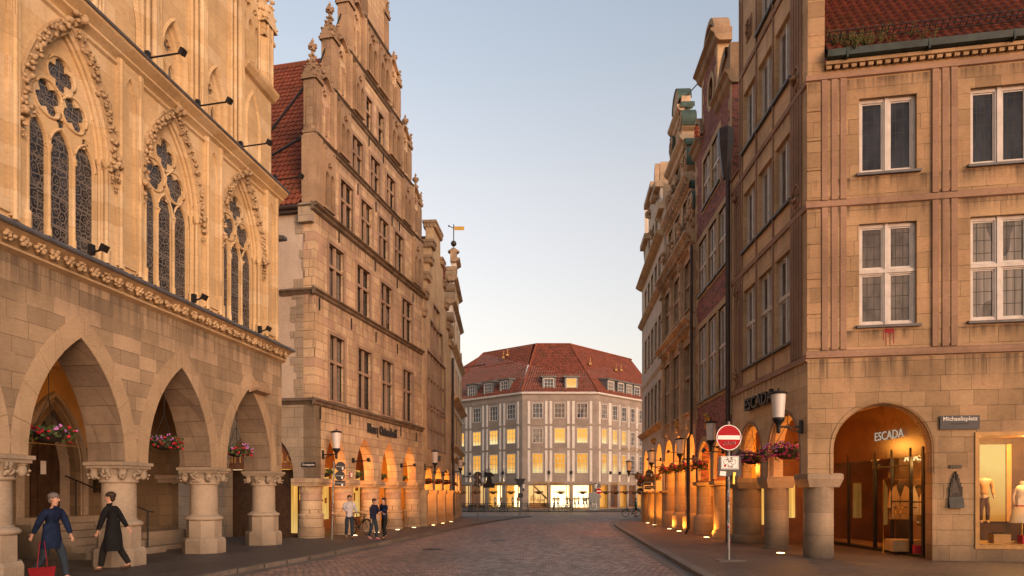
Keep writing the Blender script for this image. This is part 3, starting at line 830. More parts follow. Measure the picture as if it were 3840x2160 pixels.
        for s in (-1, 1):
            carve(hd, (cx + s * (whw + .13), .0, zsp - .05), .15, 8, .7)
            carve(hd, (cx + s * (whw + .15), .02, zsp - .32), .1, 6, .8)
            carve(hd, (cx + s * (whw + .15), .02, zsp - .52), .07, 4, .7)
        ap = gothic(cx, zsp, zsp, whw + .2, cc, 11)[11]
        carve(hd, (ap[0] + .05, -.03, ap[1] + .02), .19, 12, .7)
        hd.build('leafy_hood_mould', M['carveA'], W)
        # pierced tracery plate
        iw = whw - .115
        outer = gothic(cx, 6.95, zsp, iw, cc, 10)
        lw = iw / 3 - .06
        H = []
        for k in (-1, 0, 1):
            lx = cx + k * (iw * 2 / 3)
            H.append(gothic(lx, 7.03, zsp - .28, lw, cfor(lw, .46), 5))
        zt = zsp
        if wi == 1:
            for dx, dz, r_, k_ in ((-.34, .70, .36, 4), (.36, .72, .35, 4), (.0, 1.36, .36, 4)):
                H.append(foil(cx + dx, zt + dz, r_, k_, 20, rot=PI / 4 + (.5 if dx else 0)))
            H += [foil(cx, zt + .33, .13, 3, 12, rot=PI / 2), foil(cx - .68, zt + .22, .13, 3, 12), foil(cx + .68, zt + .22, .13, 3, 12)]
        else:
            for dx, dz, r_ in ((-.42, .56, .385), (.42, .56, .385), (.0, 1.26, .39)):
                H.append(foil(cx + dx, zt + dz, r_, 3 if dx else 4, 20, rot=PI / 2 if dx else PI / 4))
            H += [foil(cx, zt + .12, .09, 3, 12, rot=-PI / 2), circ(cx, zt + .82, .07, 8)]
        tr = MB(); tr.wall(outer, H, .33, .41)
        for dx, dz, r_ in (((-.34, .70, .40), (.36, .72, .39), (0, 1.36, .41)) if wi == 1 else ((-.42, .56, .43), (.42, .56, .43), (0, 1.26, .44))):
            tr.tube([(x, .325, z) for x, z in circ(cx + dx, zt + dz, r_ * .95, 20)], .035, 6, closed=True)
        for k in (-1, 0, 1):
            lx = cx + k * (iw * 2 / 3)
            tr.tube([(x, .325, z) for x, z in gothic(lx, zsp - .28, zsp - .28, lw + .04, cfor(lw, .46), 6)], .028, 6)
        for k in (-.5, .5):
            lx = cx + k * (iw * 2 / 3)
            tr.lathe([(.06, 6.95), (.06, 7.25), (.042, 7.3), (.042, zsp - .42), (.055, zsp - .4), (.075, zsp - .26)], lx, .32, 8)
            carve(tr, (lx, .30, zsp - .32), .08, 5, .7)
        tr.build('tracery', M['ashAup'], W, norm=True)
        gl = MB(); gl.sheet(gothic(cx, 6.9, zsp, iw + .02, cc, 10), .385); gl.build('leaded_pane', M['glassA'], W)
    # upper cornice with lead top
    mb = MB()
    mb.prof([(.1, 11.86), (.05, 11.9), (-.05, 11.97), (-.05, 12.02), (-.15, 12.1), (-.22, 12.16), (-.24, 12.24), (.5, 12.3), (.5, 11.86)], -4.2, XE + .05)
    mb.prof([(.1, 11.70), (.04, 11.74), (.04, 11.80), (.1, 11.84)], -4.2, XE - .1)
    cn = mb.build('cornice', M['ashAup'], A, norm=True)
    MB().prof([(-.27, 12.22), (-.28, 12.28), (.5, 12.52), (.5, 12.3), (-.2, 12.24)], -4.2, XE + .08).build('lead_flashing', M['lead'], cn, norm=True)
    # gargoyle spout under the cornice end
    MB().prof([(-.12, 10.62), (-.12, 10.72), (.2, 10.78), (.2, 10.6)], XE - .08, XE + .18).build('water_spout', M['lead'], A, norm=True)
    # ---- set-back gable wall above
    bays = [7.12, 9.2, 11.25]
    holes = [gothic(b, 12.7, 13.55, .52, cfor(.52, 1.12), 7) for b in bays[1:]]
    out = [(-4.2, 12.3), (14.72, 12.3), (14.72, 15.75), (12.85, 15.75), (12.85, 19.6), (10.8, 19.6), (10.8, 23), (-4.2, 23)]
    hh = holes + [rect(9.0, 10.3, 15.9, 18.), rect(11., 12.2, 15.9, 18.)][:0]
    MB().wall(out, hh, .5, 1.1).build('gable_wall', M['ashAup'], A, norm=True)
    for b in bays[1:]:
        fr = MB(); cc = cfor(.52, 1.12)
        for (d0, y0), (d1, y1) in zip([(.08, .5), (.02, .44), (-.06, .52), (-.08, .62), (-.15, .66)], [(.02, .44), (-.06, .52), (-.08, .62), (-.15, .66), (-.17, .74)]):
            fr.band(gothic(b, 12.5, 13.55, .52 + d0, cc, 8), y0, gothic(b, 12.5, 13.55, .52 + d1, cc, 8), y1)
        H = [gothic(b - .17, 12.55, 13.3, .13, cfor(.13, .3), 5), gothic(b + .17, 12.55, 13.3, .13, cfor(.13, .3), 5), foil(b, 14.0, .19, 4, 16)]
        fr.wall(gothic(b, 12.5, 13.55, .36, cc, 8), H, .70, .8)
        Wd = fr.build('lancet_window', M['ashAup'], A, norm=True)
        MB().sheet(gothic(b, 12.5, 13.55, .37, cc, 8), .78).build('leaded_pane', M['glassB'], Wd)
    nb = MB(); nb.cut(); cc = cfor(.6, 1.3)
    for (d0, y0), (d1, y1) in zip([(.1, .5), (.02, .42), (-.05, .5)], [(.02, .42), (-.05, .5), (-.08, .5)]):
        nb.band(gothic(7.12, 12.4, 13.4, .6 + d0, cc, 8), y0, gothic(7.12, 12.4, 13.4, .6 + d1, cc, 8), y1)
    nb.cut()
    for (d0, y0), (d1, y1) in zip([(.1, .5), (.02, .42), (-.05, .5)], [(.02, .42), (-.05, .5), (-.08, .5)]):
        nb.band(gothic(13.4, 12.4, 14.0, .42 + d0, cfor(.42, 1.1), 8), y0, gothic(13.4, 12.4, 14.0, .42 + d1, cfor(.42, 1.1), 8), y1)
    nb.build('blind_arch', M['ashAup'], A)
    for cx, top in ((6.05, 23.), (8.15, 23.), (10.25, 23.), (12.33, 21.5)):
        mb = MB()
        mb.box(cx - .42, cx + .42, .43, .52, 12.3, top)
        for dx, yy, rr in ((-.36, .36, .05), (-.2, .32, .06), (0, .27, .08), (.2, .32, .06), (.36, .36, .05)):
            mb.lathe([(rr * 1.5, 12.3), (rr * 1.5, 12.7), (rr, 12.8), (rr, top)], cx + dx, yy + .06, 8)
            mb.box(cx + dx - rr * .5, cx + dx + rr * .5, yy + .05, .5, 12.3, top)
        mb.build('clustered_pier', M['ashAup'], A, norm=True)
    # carved lintel band up at the frame edge
    MB().prof([(.5, 15.95), (.36, 16.05), (.36, 16.2), (.5, 16.35)], 8.6, 9.8).build('string_course', M['ashAup'], A, norm=True)
    MB().prof([(.5, 15.55), (.38, 15.6), (.25, 15.75), (.22, 15.85), (1.15, 15.95), (1.15, 15.5)], 12.75, 14.8).build('string_course', M['ashAup'], A, norm=True)
    # open tracery screen and corner pinnacle
    xs0, xs1 = 12.85, 14.25
    H = [gothic(x, 16.0, 17.45, .155, cfor(.155, .3), 5) for x in (13.12, 13.55, 13.98)]
    H += [foil(13.35, 18.15, .2, 4, 16), foil(13.85, 18.1, .16, 4, 16), foil(13.2, 18.75, .22, 4, 16), circ(13.7, 18.62, .12, 10)]
    MB().wall([(xs0, 15.9), (xs1, 15.9), (xs1, 17.9)] + [(xs1 - (xs1 - xs0) * f, 17.9 + 2.0 * math.sin(f * PI / 2)) for f in (.15, .3, .5, .75, 1.)], H, .62, .82).build('tracery_screen', M['ashAup'], A, norm=True)
    crk = MB()
    for f in (.1, .25, .4, .6, .8):
        carve(crk, (xs1 - (xs1 - xs0) * f + .03, .72, 17.98 + 2.0 * math.sin(f * PI / 2)), .13, 5, .8)
    crk.build('crockets', M['carveA'], A)
    mb = MB()
    mb.lathe([(.40, 15.85), (.40, 18.1), (.38, 18.15)], 14.48, .78, 8, False, rot=PI / 8)
    for k in range(8):
        a = k * PI / 4; cx_, cy_ = 14.48 + .39 * math.cos(a + PI / 8), .78 + .39 * math.sin(a + PI / 8)
        mb.lathe([(.05, 15.85), (.05, 18.1)], cx_, cy_, 6)
    pinnacle_mb(mb, 14.48, .78, 17.6, 18.05, 21.4, .66)
    mb.build('pinnacle', M['ashAup'], A)
    # ---- inside the arcade: vault, back wall with portal, steps
    MB().box(-4.2, XE - .4, .95, 5.0, 5.25, 5.45).build('vault_ceiling', M['plasterO'], A)
    por = gothic(9.25, -.1, 2.35, .82, cfor(.82, 1.75), 9)
    por2 = gothic(4.9, -.1, 2.35, .82, cfor(.82, 1.75), 9)
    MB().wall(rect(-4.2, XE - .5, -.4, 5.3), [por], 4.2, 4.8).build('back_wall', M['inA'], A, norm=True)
    MB().wall(rect(-4.2, XE - .5, 3.1, 5.26), [[p for p in gothic(9.25, 3.12, 3.13, .98, cfor(.98, 1.5), 8)]], 4.185, 4.2).build('ochre_plaster', M['plasterO'], A, norm=True)
    dr = MB(); cc = cfor(.82, 1.75)
    for (d0, y0), (d1, y1) in zip([(.42, 4.2), (.40, 4.12), (.30, 4.12), (.28, 4.24), (.2, 4.16), (.14, 4.3), (.06, 4.24), (0., 4.4)], [(.40, 4.12), (.30, 4.12), (.28, 4.24), (.2, 4.16), (.14, 4.3), (.06, 4.24), (0., 4.4), (-.04, 4.7)]):
        dr.band(gothic(9.25, -.1, 2.35, .82 + d0, cc, 10), y0, gothic(9.25, -.1, 2.35, .82 + d1, cc, 10), y1)
    P = dr.build('portal', M['colA'], A)
    d2 = MB(); d2.sheet(gothic(9.25, 1.05, 2.35, .8, cc, 10), 4.72)
    for k in range(7): d2.box(8.5 + k * .25, 8.53 + k * .25, 4.69, 4.73, 1.05, 3.4)
    for z in (1.5, 2.0, 2.5, 3.0):
        for k in range(6): d2.blob((8.63 + k * .25, 4.69, z), .028, .05)
    dd = d2.build('door', M['oak'], P)
    MB().box(9.32, 9.5, 4.66, 4.68, 2.28, 2.66).build('notice', M['signwhite'], dd)
    st = MB()
    for k in range(6):
        st.box(8.0 - .0 * k, 10.7 - .05 * k, 1.75 + .4 * k, 4.8, -.3 + .0, .18 * (k + 1))
    st.build('steps', M['colA'], A)
    hr = MB(); hr.tube([(10.2, 2.0, .1), (10.2, 2.0, 1.2)], .028); hr.tube([(10.3, 1.85, 1.18), (10.2, 2.0, 1.22), (9.9, 4.4, 2.25)], .022)
    hr.tube([(9.95, 4.1, 1.0), (9.95, 4.1, 2.1)], .02)
    hr.build('handrail', M['iron'], A)
    MB().box(10.75, 11.3, 4.12, 4.2, 1.75, 2.35).build('wall_tablet', M['bronze'], A)
    # cross arch with corbel, bench and lane-side piece seen through the second and third bays
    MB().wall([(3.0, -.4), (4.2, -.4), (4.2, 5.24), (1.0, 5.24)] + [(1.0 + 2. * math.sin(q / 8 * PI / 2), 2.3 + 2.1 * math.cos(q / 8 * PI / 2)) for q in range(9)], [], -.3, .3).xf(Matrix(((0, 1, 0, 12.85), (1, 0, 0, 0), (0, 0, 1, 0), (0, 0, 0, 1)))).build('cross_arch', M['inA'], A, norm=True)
    cb = MB(); cb.box(12.35, 13.35, 2.6, 3.3, 2.2, 2.32); cb.box(12.42, 13.28, 2.68, 3.25, 2.08, 2.2); carve(cb, (12.5, 2.75, 2.12), .1, 6); carve(cb, (13.2, 2.75, 2.12), .1, 6)
    cb.build('corbel', M['colA'], A)
    MB().box(10.8, 13.0, 2.6, 4.2, -.3, .55).box(10.6, 13.1, 2.2, 2.6, -.3, .12).build('stone_bench', M['colA'], A)
    dw = MB(); dw.tube([(14.4, 4.2, .3), (14.4, 4.2, 5.2)], .06); dw.build('downpipe', M['steel'], A)
    # weathered relief slab over the third arch
    mb = MB(); mb.prof([(.0, 4.95), (-.24, 5.02), (-.26, 5.1), (0, 5.16)], 12.28, 13.25); mb.box(12.45, 13.2, -.2, 0, 5.1, 5.32)
    carve(mb, (12.7, -.15, 5.25), .1, 5); carve(mb, (12.95, -.15, 5.25), .1, 5)
    mb.build('relief_slab', M['darkB'], A, norm=True)
    point(FA.w(5.3, 2.6, 4.3), 5, (1., .42, .09)); point(FA.w(8.9, 2.6, 4.6), 9, (1., .42, .09))
build_A()
# ================================================================== shared house pieces
def house_column(parent, x, y, z0, zcap, r, mat, plinth=.4, pr=None, capw=None, caph=.3, n=20, rings=True):
    """round shaft on a plinth with a ringed capital and square abacus: returns the column object"""
    pr = pr or r * 1.18; capw = capw or r * 1.3
    mb = MB()
    mb.lathe([(r, z0 + plinth), (r * .97, zcap - caph)], 0, 0, n)
    o = mb.build('column', mat, parent, (x, y, 0))
    b = MB()
    b.lathe([(pr, z0 - .5), (pr, z0 + plinth * .8), (pr * .97, z0 + plinth * .86), (pr * 1.0, z0 + plinth * .95), (r * 1.02, z0 + plinth * 1.15)], 0, 0, n)
    b.build('column_base', mat, o)
    c = MB()
    c.lathe([(r * .98, zcap - caph - .02), (r * 1.06, zcap - caph + .02), (r * .99, zcap - caph + .06), (r * 1.02, zcap - caph * .6), (r * 1.16, zcap - caph * .4), (r * 1.2, zcap - caph * .33)], 0, 0, n)
    c.box(-capw, capw, -capw, capw, zcap - caph * .36, zcap)
    c.box(-capw * .93, capw * .93, -capw * .93, capw * .93, zcap - caph * .5, zcap - caph * .36)
    c.build('capital', mat, o)
    return o

def cross_window(parent, x0, x1, z0, z1, mat, gmat, y=.0, deep=.2, trans=.60, lights=2, proud=.035, band=.16, m=.12):
    """stone window: flat surround, mullion(s) and transom, leaded panes set back"""
    f = MB()
    if band:
        f.wall(rect(x0 - band, x1 + band, z0 - .0, z1 + band), [rect(x0, x1, z0 + .001, z1)], y - proud, y + .06, True)
    wd = (x1 - x0)
    for k in range(1, lights):
        xm = x0 + wd * k / lights
        f.box(xm - m / 2, xm + m / 2, y + .05, y + deep - .02, z0, z1)
    zt = z0 + (z1 - z0) * trans
    if trans:
        f.box(x0, x1, y + .045, y + deep - .02, zt - m / 2, zt + m / 2)
    f.prof([(y - proud - .06, z0 - .1), (y - proud - .06, z0 - .04), (y + deep, z0 + .05), (y + deep, z0 - .1)], x0 - band * .6, x1 + band * .6)
    o = f.build('window', mat, parent, norm=True)
    g = MB()
    g.box(x0 - .03, x1 + .03, y + deep - .01, y + deep + .02, z0 - .02, z1 + .02)
    g.build('leaded_pane', gmat, o)
    fr = MB()     # thin dark casement frames
    for k in range(lights):
        a, b = x0 + wd * k / lights + (m / 2 if k else 0), x0 + wd * (k + 1) / lights - (m / 2 if k < lights - 1 else 0)
        for (c, d) in (((z0, zt - m / 2), (zt + m / 2, z1)) if trans else ((z0, z1),)):
            fr.wall(rect(a, b, c, d), [rect(a + .035, b - .035, c + .035, d - .035)], y + deep - .05, y + deep - .01)
    fr.build('casement_frame', M['bronze'], o, norm=True)
    return o

# ================================================================== gabled house with pinnacles (left, middle)
FB = Fr((-7.783, 27.802), 77.45)
B = FB.root('pinnacled_gable_house', 'tall sandstone house with stepped gothic gable bristling with pinnacles, beside the narrow lane', 'gabled house')
B_ARCH = [1.3, 4.2, 7.08, 9.95]
def build_B():
    hw, zs, zap = 1.0, 2.52, 4.32
    c = cfor(hw, zap - zs)
    XL, XR = -.5, 11.9
    out = [(XL, 2.32)]
    for cx in B_ARCH: out += gothic(cx, 2.32, zs, hw, c, 9)
    out += [(XR, 2.32), (XR, 16.15), (11.75, 16.15), (11.75, 18.6), (10.15, 18.6), (10.15, 21.2), (8.55, 21.2), (8.55, 23.8), (6.95, 23.8), (6.95, 29.), (3.95, 29.), (3.95, 23.8), (2.45, 23.8), (2.45, 21.2), (.97, 21.2), (.97, 18.6), (XL, 18.6)]
    W = []
    for (a, b) in ((.72, 2.1), (3.45, 4.9), (6.16, 7.6), (8.95, 10.38)): W.append((a, b, 5.66, 8.38))
    for (a, b) in ((.66, 2.05), (3.34, 4.76), (6.02, 7.46), (8.82, 10.3)): W.append((a, b, 9.98, 12.17))
    for (a, b) in ((1.71, 2.91), (3.76, 4.98), (5.78, 6.98), (7.8, 9.0)): W.append((a, b, 13.32, 15.33))
    for (a, b) in ((2.85, 3.96), (4.8, 5.88), (6.7, 7.85)): W.append((a, b, 16.2, 17.85))
    for (a, b) in ((4.29, 4.95), (5.69, 6.35)): W.append((a, b, 18.85, 20.4))
    holes = [rect(a, b, c_, d) for a, b, c_, d in W]
    def lanc(x0, x1, z0, zsp):
        cx = (x0 + x1) / 2; q = (x1 - x0)
        return [gothic(cx - .24 * q, z0, zsp, q * .13, cfor(q * .13, .26), 5), gothic(cx + .24 * q, z0, zsp, q * .13, cfor(q * .13, .26), 5), foil(cx, zsp + .62, q * .2, 4, 14)]
    screens = [(-.5, .97, 16.15), (10.15, 11.75, 16.15), (.97, 2.45, 18.7), (8.55, 10.15, 18.7), (2.45, 3.95, 21.3), (6.95, 8.55, 21.3)]
    for a, b, z in screens: holes += lanc(a + .3, b - .1, z + .35, z + 1.35) if a < 5 else lanc(a + .1, b - .3, z + .35, z + 1.35)
    nW = len(W)
    MB().wall(out, holes, 0, .5).build('gable_wall', M['ashB'], B, norm=True)
    for a, b, c_, d in W: cross_window(B, a, b, c_, d, M['trimB'], M['glassB'], trans=.6 if d - c_ > 1.6 else .6, lights=2 if b - a > .9 else 1)
    # string courses with returns round the lane corner
    def course(z, x0, x1, pr=.17, ret=None, hgt=.26):
        mb = MB()
        pf = [(.0, z - hgt * .75), (-pr * .45, z - hgt * .55), (-pr * .5, z - hgt * .3), (-pr, z - hgt * .12), (-pr, z), (0.02, z + hgt * .35)]
        mb.prof(pf, x0 - pr if ret else x0, x1)
        if ret:
            mb.profy([(x0 + .02, z - hgt * .7), (x0 - pr * .5, z - hgt * .3), (x0 - pr, z - hgt * .12), (x0 - pr, z), (x0 + .02, z + hgt * .35)], 0, ret)
        mb.build('string_course', M['cornB'], B, norm=True)
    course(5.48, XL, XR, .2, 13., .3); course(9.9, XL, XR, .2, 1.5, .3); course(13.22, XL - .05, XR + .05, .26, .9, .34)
    course(16.17, XL, 11.8); course(18.75, .97, 10.2); course(21.3, 2.4, 8.6); course(23.9, 3.9, 7.)
    # tracery panels on the gable, screens' moulded tops, piers and pinnacles
    rnd.seed(21)
    pan = [(.0, .95, 13.4, 15.95), (10.25, 11.45, 13.4, 15.95), (1.45, 2.4, 16.3, 18.5), (8.75, 9.85, 16.3, 18.5), (2.9, 3.85, 18.95, 21.05), (7.05, 8.3, 18.95, 21.05), (4.15, 5.4, 21.5, 23.6), (5.6, 6.85, 21.5, 23.6)]
    for a, b, z0, z1 in pan:
        o_, h_ = tracery_panel(a, b, z0, z1)
        o2 = MB().wall(o_, h_, -.17, -.02, False).build('tracery_panel', M['darkB'], B, norm=True); MB().box(a + .02, b - .02, -.012, -.004, z0 + .02, z1 - .02).build('shade_sheet', M['shade_paint'], o2)  # dark sheet behind each panel stands for the shade in its openings
    for a, b, z in screens:
        mb = MB(); cx = (a + b) / 2
        L = a < 5
        xa, xb = (a + .35, b) if L else (a, b - .35)
        og = []
        for i in range(13):
            f = i / 12
            og.append((xa + (xb - xa) * f, z + 2.35 + .28 * math.sin(f * PI) ** 2 + .1 * math.sin(f * 2 * PI)))
        mb.band(og, -.14, [(x, z_ + .12) for x, z_ in og], -.14); mb.band([(x, z_ + .12) for x, z_ in og], -.14, [(x, z_ + .12) for x, z_ in og], .55); mb.band(og, -.14, og, .1)
        carve(mb, (cx, .1, z + 2.82), .16, 8, .8); carve(mb, (cx - .3, .1, z + 2.68), .1, 5); carve(mb, (cx + .3, .1, z + 2.66), .1, 5)
        zi = xb if L else xa
        mb.box(zi - .22, zi + .22, -.12, .5, z, z + 2.5)     # inner pier of the screen
        mb.lathe([(.1, z), (.1, z + 2.4)], zi, -.13, 8)
        xm = (xa + xb) / 2
        mb.box(xm - .04, xm + .04, -.06, .02, z + .3, z + 1.5)
        mb.build('screen_moulding', M['darkB'], B)
    def pier(x, zb, zsft, zt, wd=.52):
        mb = MB(); pinnacle_mb(mb, x, .24, zb, zsft, zt, wd)
        mb.build('pinnacle', M['darkB'], B)
    MB().box(-.56, -.0, -.1, .55, 13.4, 16.1).cut().box(11.3, 11.86, -.1, .55, 13.4, 16.1).build('corner_pier', M['darkB'], B)
    for k in range(4):
        pier(-.24 + 1.47 * k, 16.2 + 2.55 * k, 18.35 + 2.55 * k, 19.95 + 2.5 * k)
        pier(11.5 - 1.6 * k, 16.2 + 2.55 * k, 18.2 + 2.5 * k, 19.85 + 2.5 * k)
    # iron struts that tie the free-standing pinnacles back to the roof
    ir = MB()
    for k in range(3):
        x = -.24 + 1.47 * k; z = 18.6 + 2.5 * k
        ir.tube([(x + .2, .3, z), (x + 1.3, .35, z + 2.)], .035); ir.tube([(x + .62, .34, z - 1.8), (x + .62, .34, z + .8)], .04); ir.tube([(x + .75, .34, z - 1.8), (x + .75, .34, z + 1.)], .03)
    ir.tube([(-.3, .55, 18.2), (-.3, 3.4, 15.2)], .05); ir.tube([(-.3, .55, 16.2), (-.35, 5.8, 13.9)], .05)
    ir.build('tie_rods', M['iron'], B)
    # wall anchors
    an = [(1.55, 12.75), (5.3, 12.7), (8.1, 12.7), (-.15, 9.4), (2.75, 9.3), (5.4, 9.3), (8.15, 9.3), (-.1, 5.0), (2.6, 5.05), (5.6, 4.7), (8.6, 5.0), (10.9, 4.9), (3.4, 15.6), (5.4, 15.6), (7.4, 15.7), (4.6, 18.4), (6.3, 18.4), (10.4, 12.6), (8.4, 15.8)]
    for x, z in an: MB().box(-.018, .018, -.05, 0, -.26, .24).build('wall_anchor', M['iron'], B, (x, 0, z))
    # columns
    for cx in (-.02, 2.8, 5.68, 8.55, 11.35):
        g = gz(FB.w(cx, .4, 0)[1])
        o = house_column(B, cx, .42, g, 2.33, .45, M['ashB'], .42, .54, .58, .62)
        mb = MB(); mb.lathe([(.49, g + .42), (.5, g + .8), (.47, g + .83), (.53, g + .88), (.52, g + .95), (.455, g + .99)], 0, 0, 20)
        mb.build('base_drum', M['ashB'], o)
    # lane side: rough render, corner stones, arch, shop
    hs = [(.95, -.5), (.95, 2.32)] + [(y, z) for y, z in gothic(2.5, 2.32, 2.5, 1.55, cfor(1.55, 1.9), 9)][1:-1] + [(4.05, 2.32), (4.05, -.5), (14, -.5), (14, 5.45), (.3, 5.45), (.3, 2.32), (.95, 2.32)][:0]
    arch = gothic(2.5, 2.32, 2.5, 1.55, cfor(1.55, 1.9), 9)
    side = [(.0, 2.32)] + [(.95, 2.32)] + arch[1:-1] + [(4.05, 2.32), (4.05, -.5), (14, -.5), (14, 5.4), (.0, 5.4)]
    mt = Matrix(((0, 1, 0, XL), (1, 0, 0, 0), (0, 0, 1, 0), (0, 0, 0, 1)))
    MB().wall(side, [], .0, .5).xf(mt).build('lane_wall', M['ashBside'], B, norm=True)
    MB().box(XL + .03, XL + .5, .5, 14, 5.4, 13.1).build('rendered_side_wall', M['plasterB'], B)
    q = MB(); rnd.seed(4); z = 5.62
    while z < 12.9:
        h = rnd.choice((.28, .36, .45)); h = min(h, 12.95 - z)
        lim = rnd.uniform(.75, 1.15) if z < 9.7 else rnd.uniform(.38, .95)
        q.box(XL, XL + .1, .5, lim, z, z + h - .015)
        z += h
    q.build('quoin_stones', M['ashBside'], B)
    # eaves corbel and gutter
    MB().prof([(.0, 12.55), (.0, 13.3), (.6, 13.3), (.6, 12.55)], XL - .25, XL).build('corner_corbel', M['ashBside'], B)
    gt = MB(); gt.tube([(XL - .22, .6, 13.18), (XL - .22, 14, 13.18)], .11, 8); gt.box(XL - .2, XL + .1, .6, 14, 12.98, 13.2); gt.build('gutter', M['pipe'], B)
    sl = math.hypot(6.1 + .2, 23.15 - 13.2); V = Vector((6.3, 0, 9.95)).normalized()
    pantiles('roof', M['roof'], B, (XL - .25, .55, 13.25), (0, 1, 0), V, 34, lambda k: 0, lambda k: 13., .235, .345, 4, .035, 3)
    MB().add([(5.6, .5, 23.1), (5.6, 14, 23.1), (12., 14, 13.2), (12., .5, 13.2)], [(0, 1, 2, 3)]).tube([(5.6, .5, 23.2), (5.6, 14, 23.2)], .13, 8).build('roof_ridge', M['roof'], B)
    # arcade interior and shop front
    MB().box(XL + .6, XR - .1, .5, 3.6, 4.55, 4.7).build('arcade_ceiling', M['plasterO'], B)
    MB().box(XL + .5, XR - .1, 3.6, 3.75, 3.05, 4.6).build('shop_fascia', M['wood'], B)
    sh = MB()
    for k in range(10): sh.box(.1 + 1.25 * k, .22 + 1.25 * k, 3.5, 3.62, -.5, 3.05)
    sh.box(XL + .5, XR - .1, 3.48, 3.62, -.5, .38)
    SF = sh.build('shop_front', M['wood'], B)
    g = MB(); g.box(XL + .6, XR - .2, 3.66, 3.68, -.3, 3.05); g.build('lit_display', M['shopwarm'], SF)
    rnd.seed(8); gd = MB()
    for _ in range(60):
        x = rnd.uniform(0, 11.2); z = rnd.uniform(.2, 2.4); gd.box(x, x + rnd.uniform(.06, .3), 3.6, 3.64, z, z + rnd.uniform(.05, .5))
    gd.build('goods', M['wood'], SF)
    # glazed pavilion corner by the lane
    MB().box(XL + .9, 1.1, 1.5, 3.5, -.4, 2.2)
    MB().box(XL + .2, XL + .34, 1.2, 4.05, 2.72, 4.4).build('lane_fascia', M['wood'], B)
    tx = text_mb('UNITED COLORS', .55, .03, .004).xf(Matrix.Translation((XL + .18, 4.6, 2.98)) @ Matrix.Rotation(-PI / 2, 4, 'Z'))
    tx.build('fascia_letters', M['khaki'], B)
    MB().box(XL + .5, XL + .56, 1.0, 4.05, -.3, 2.7).box(XL + .3, XL + .5, 2.2, 2.3, -.3, 2.7).build('lane_door', M['oak'], B)
    MB().box(XL + .4, XL + .42, 1.0, 1.28, .1, 2.2).build('lit_niche', M['shopwarm'], B)
    # sale banner in the first bay
    for cx in B_ARCH:
        point(FB.w(cx + .3, .95, 2.75), 46, (1., .31, .03), .2)
build_B()
# banner and letters stand in the first bay of the arcade
bn = empty('sale_banner', FB.w(1.25, 2.3, gz(28)), FB.a, 'tall orange sale banner behind the first arcade column of the pinnacled house', 'banner')
MB().box(-.42, .42, 0, .04, .3, 2.15).build('board', M['khaki'], bn)
text_mb('SALE', .32, .008, .004, 'CENTER').move(0, -.02, 1.55).build('lettering', M['letter'], bn)
text_mb('50', .52, .008, .004, 'CENTER').move(0, -.02, .75).build('lettering', M['letter'], bn)
MB().tube([(-.45, .05, 0), (-.45, .05, 2.25)], .02).tube([(.45, .05, 0), (.45, .05, 2.25)], .02).build('stand', M['gold'], bn)

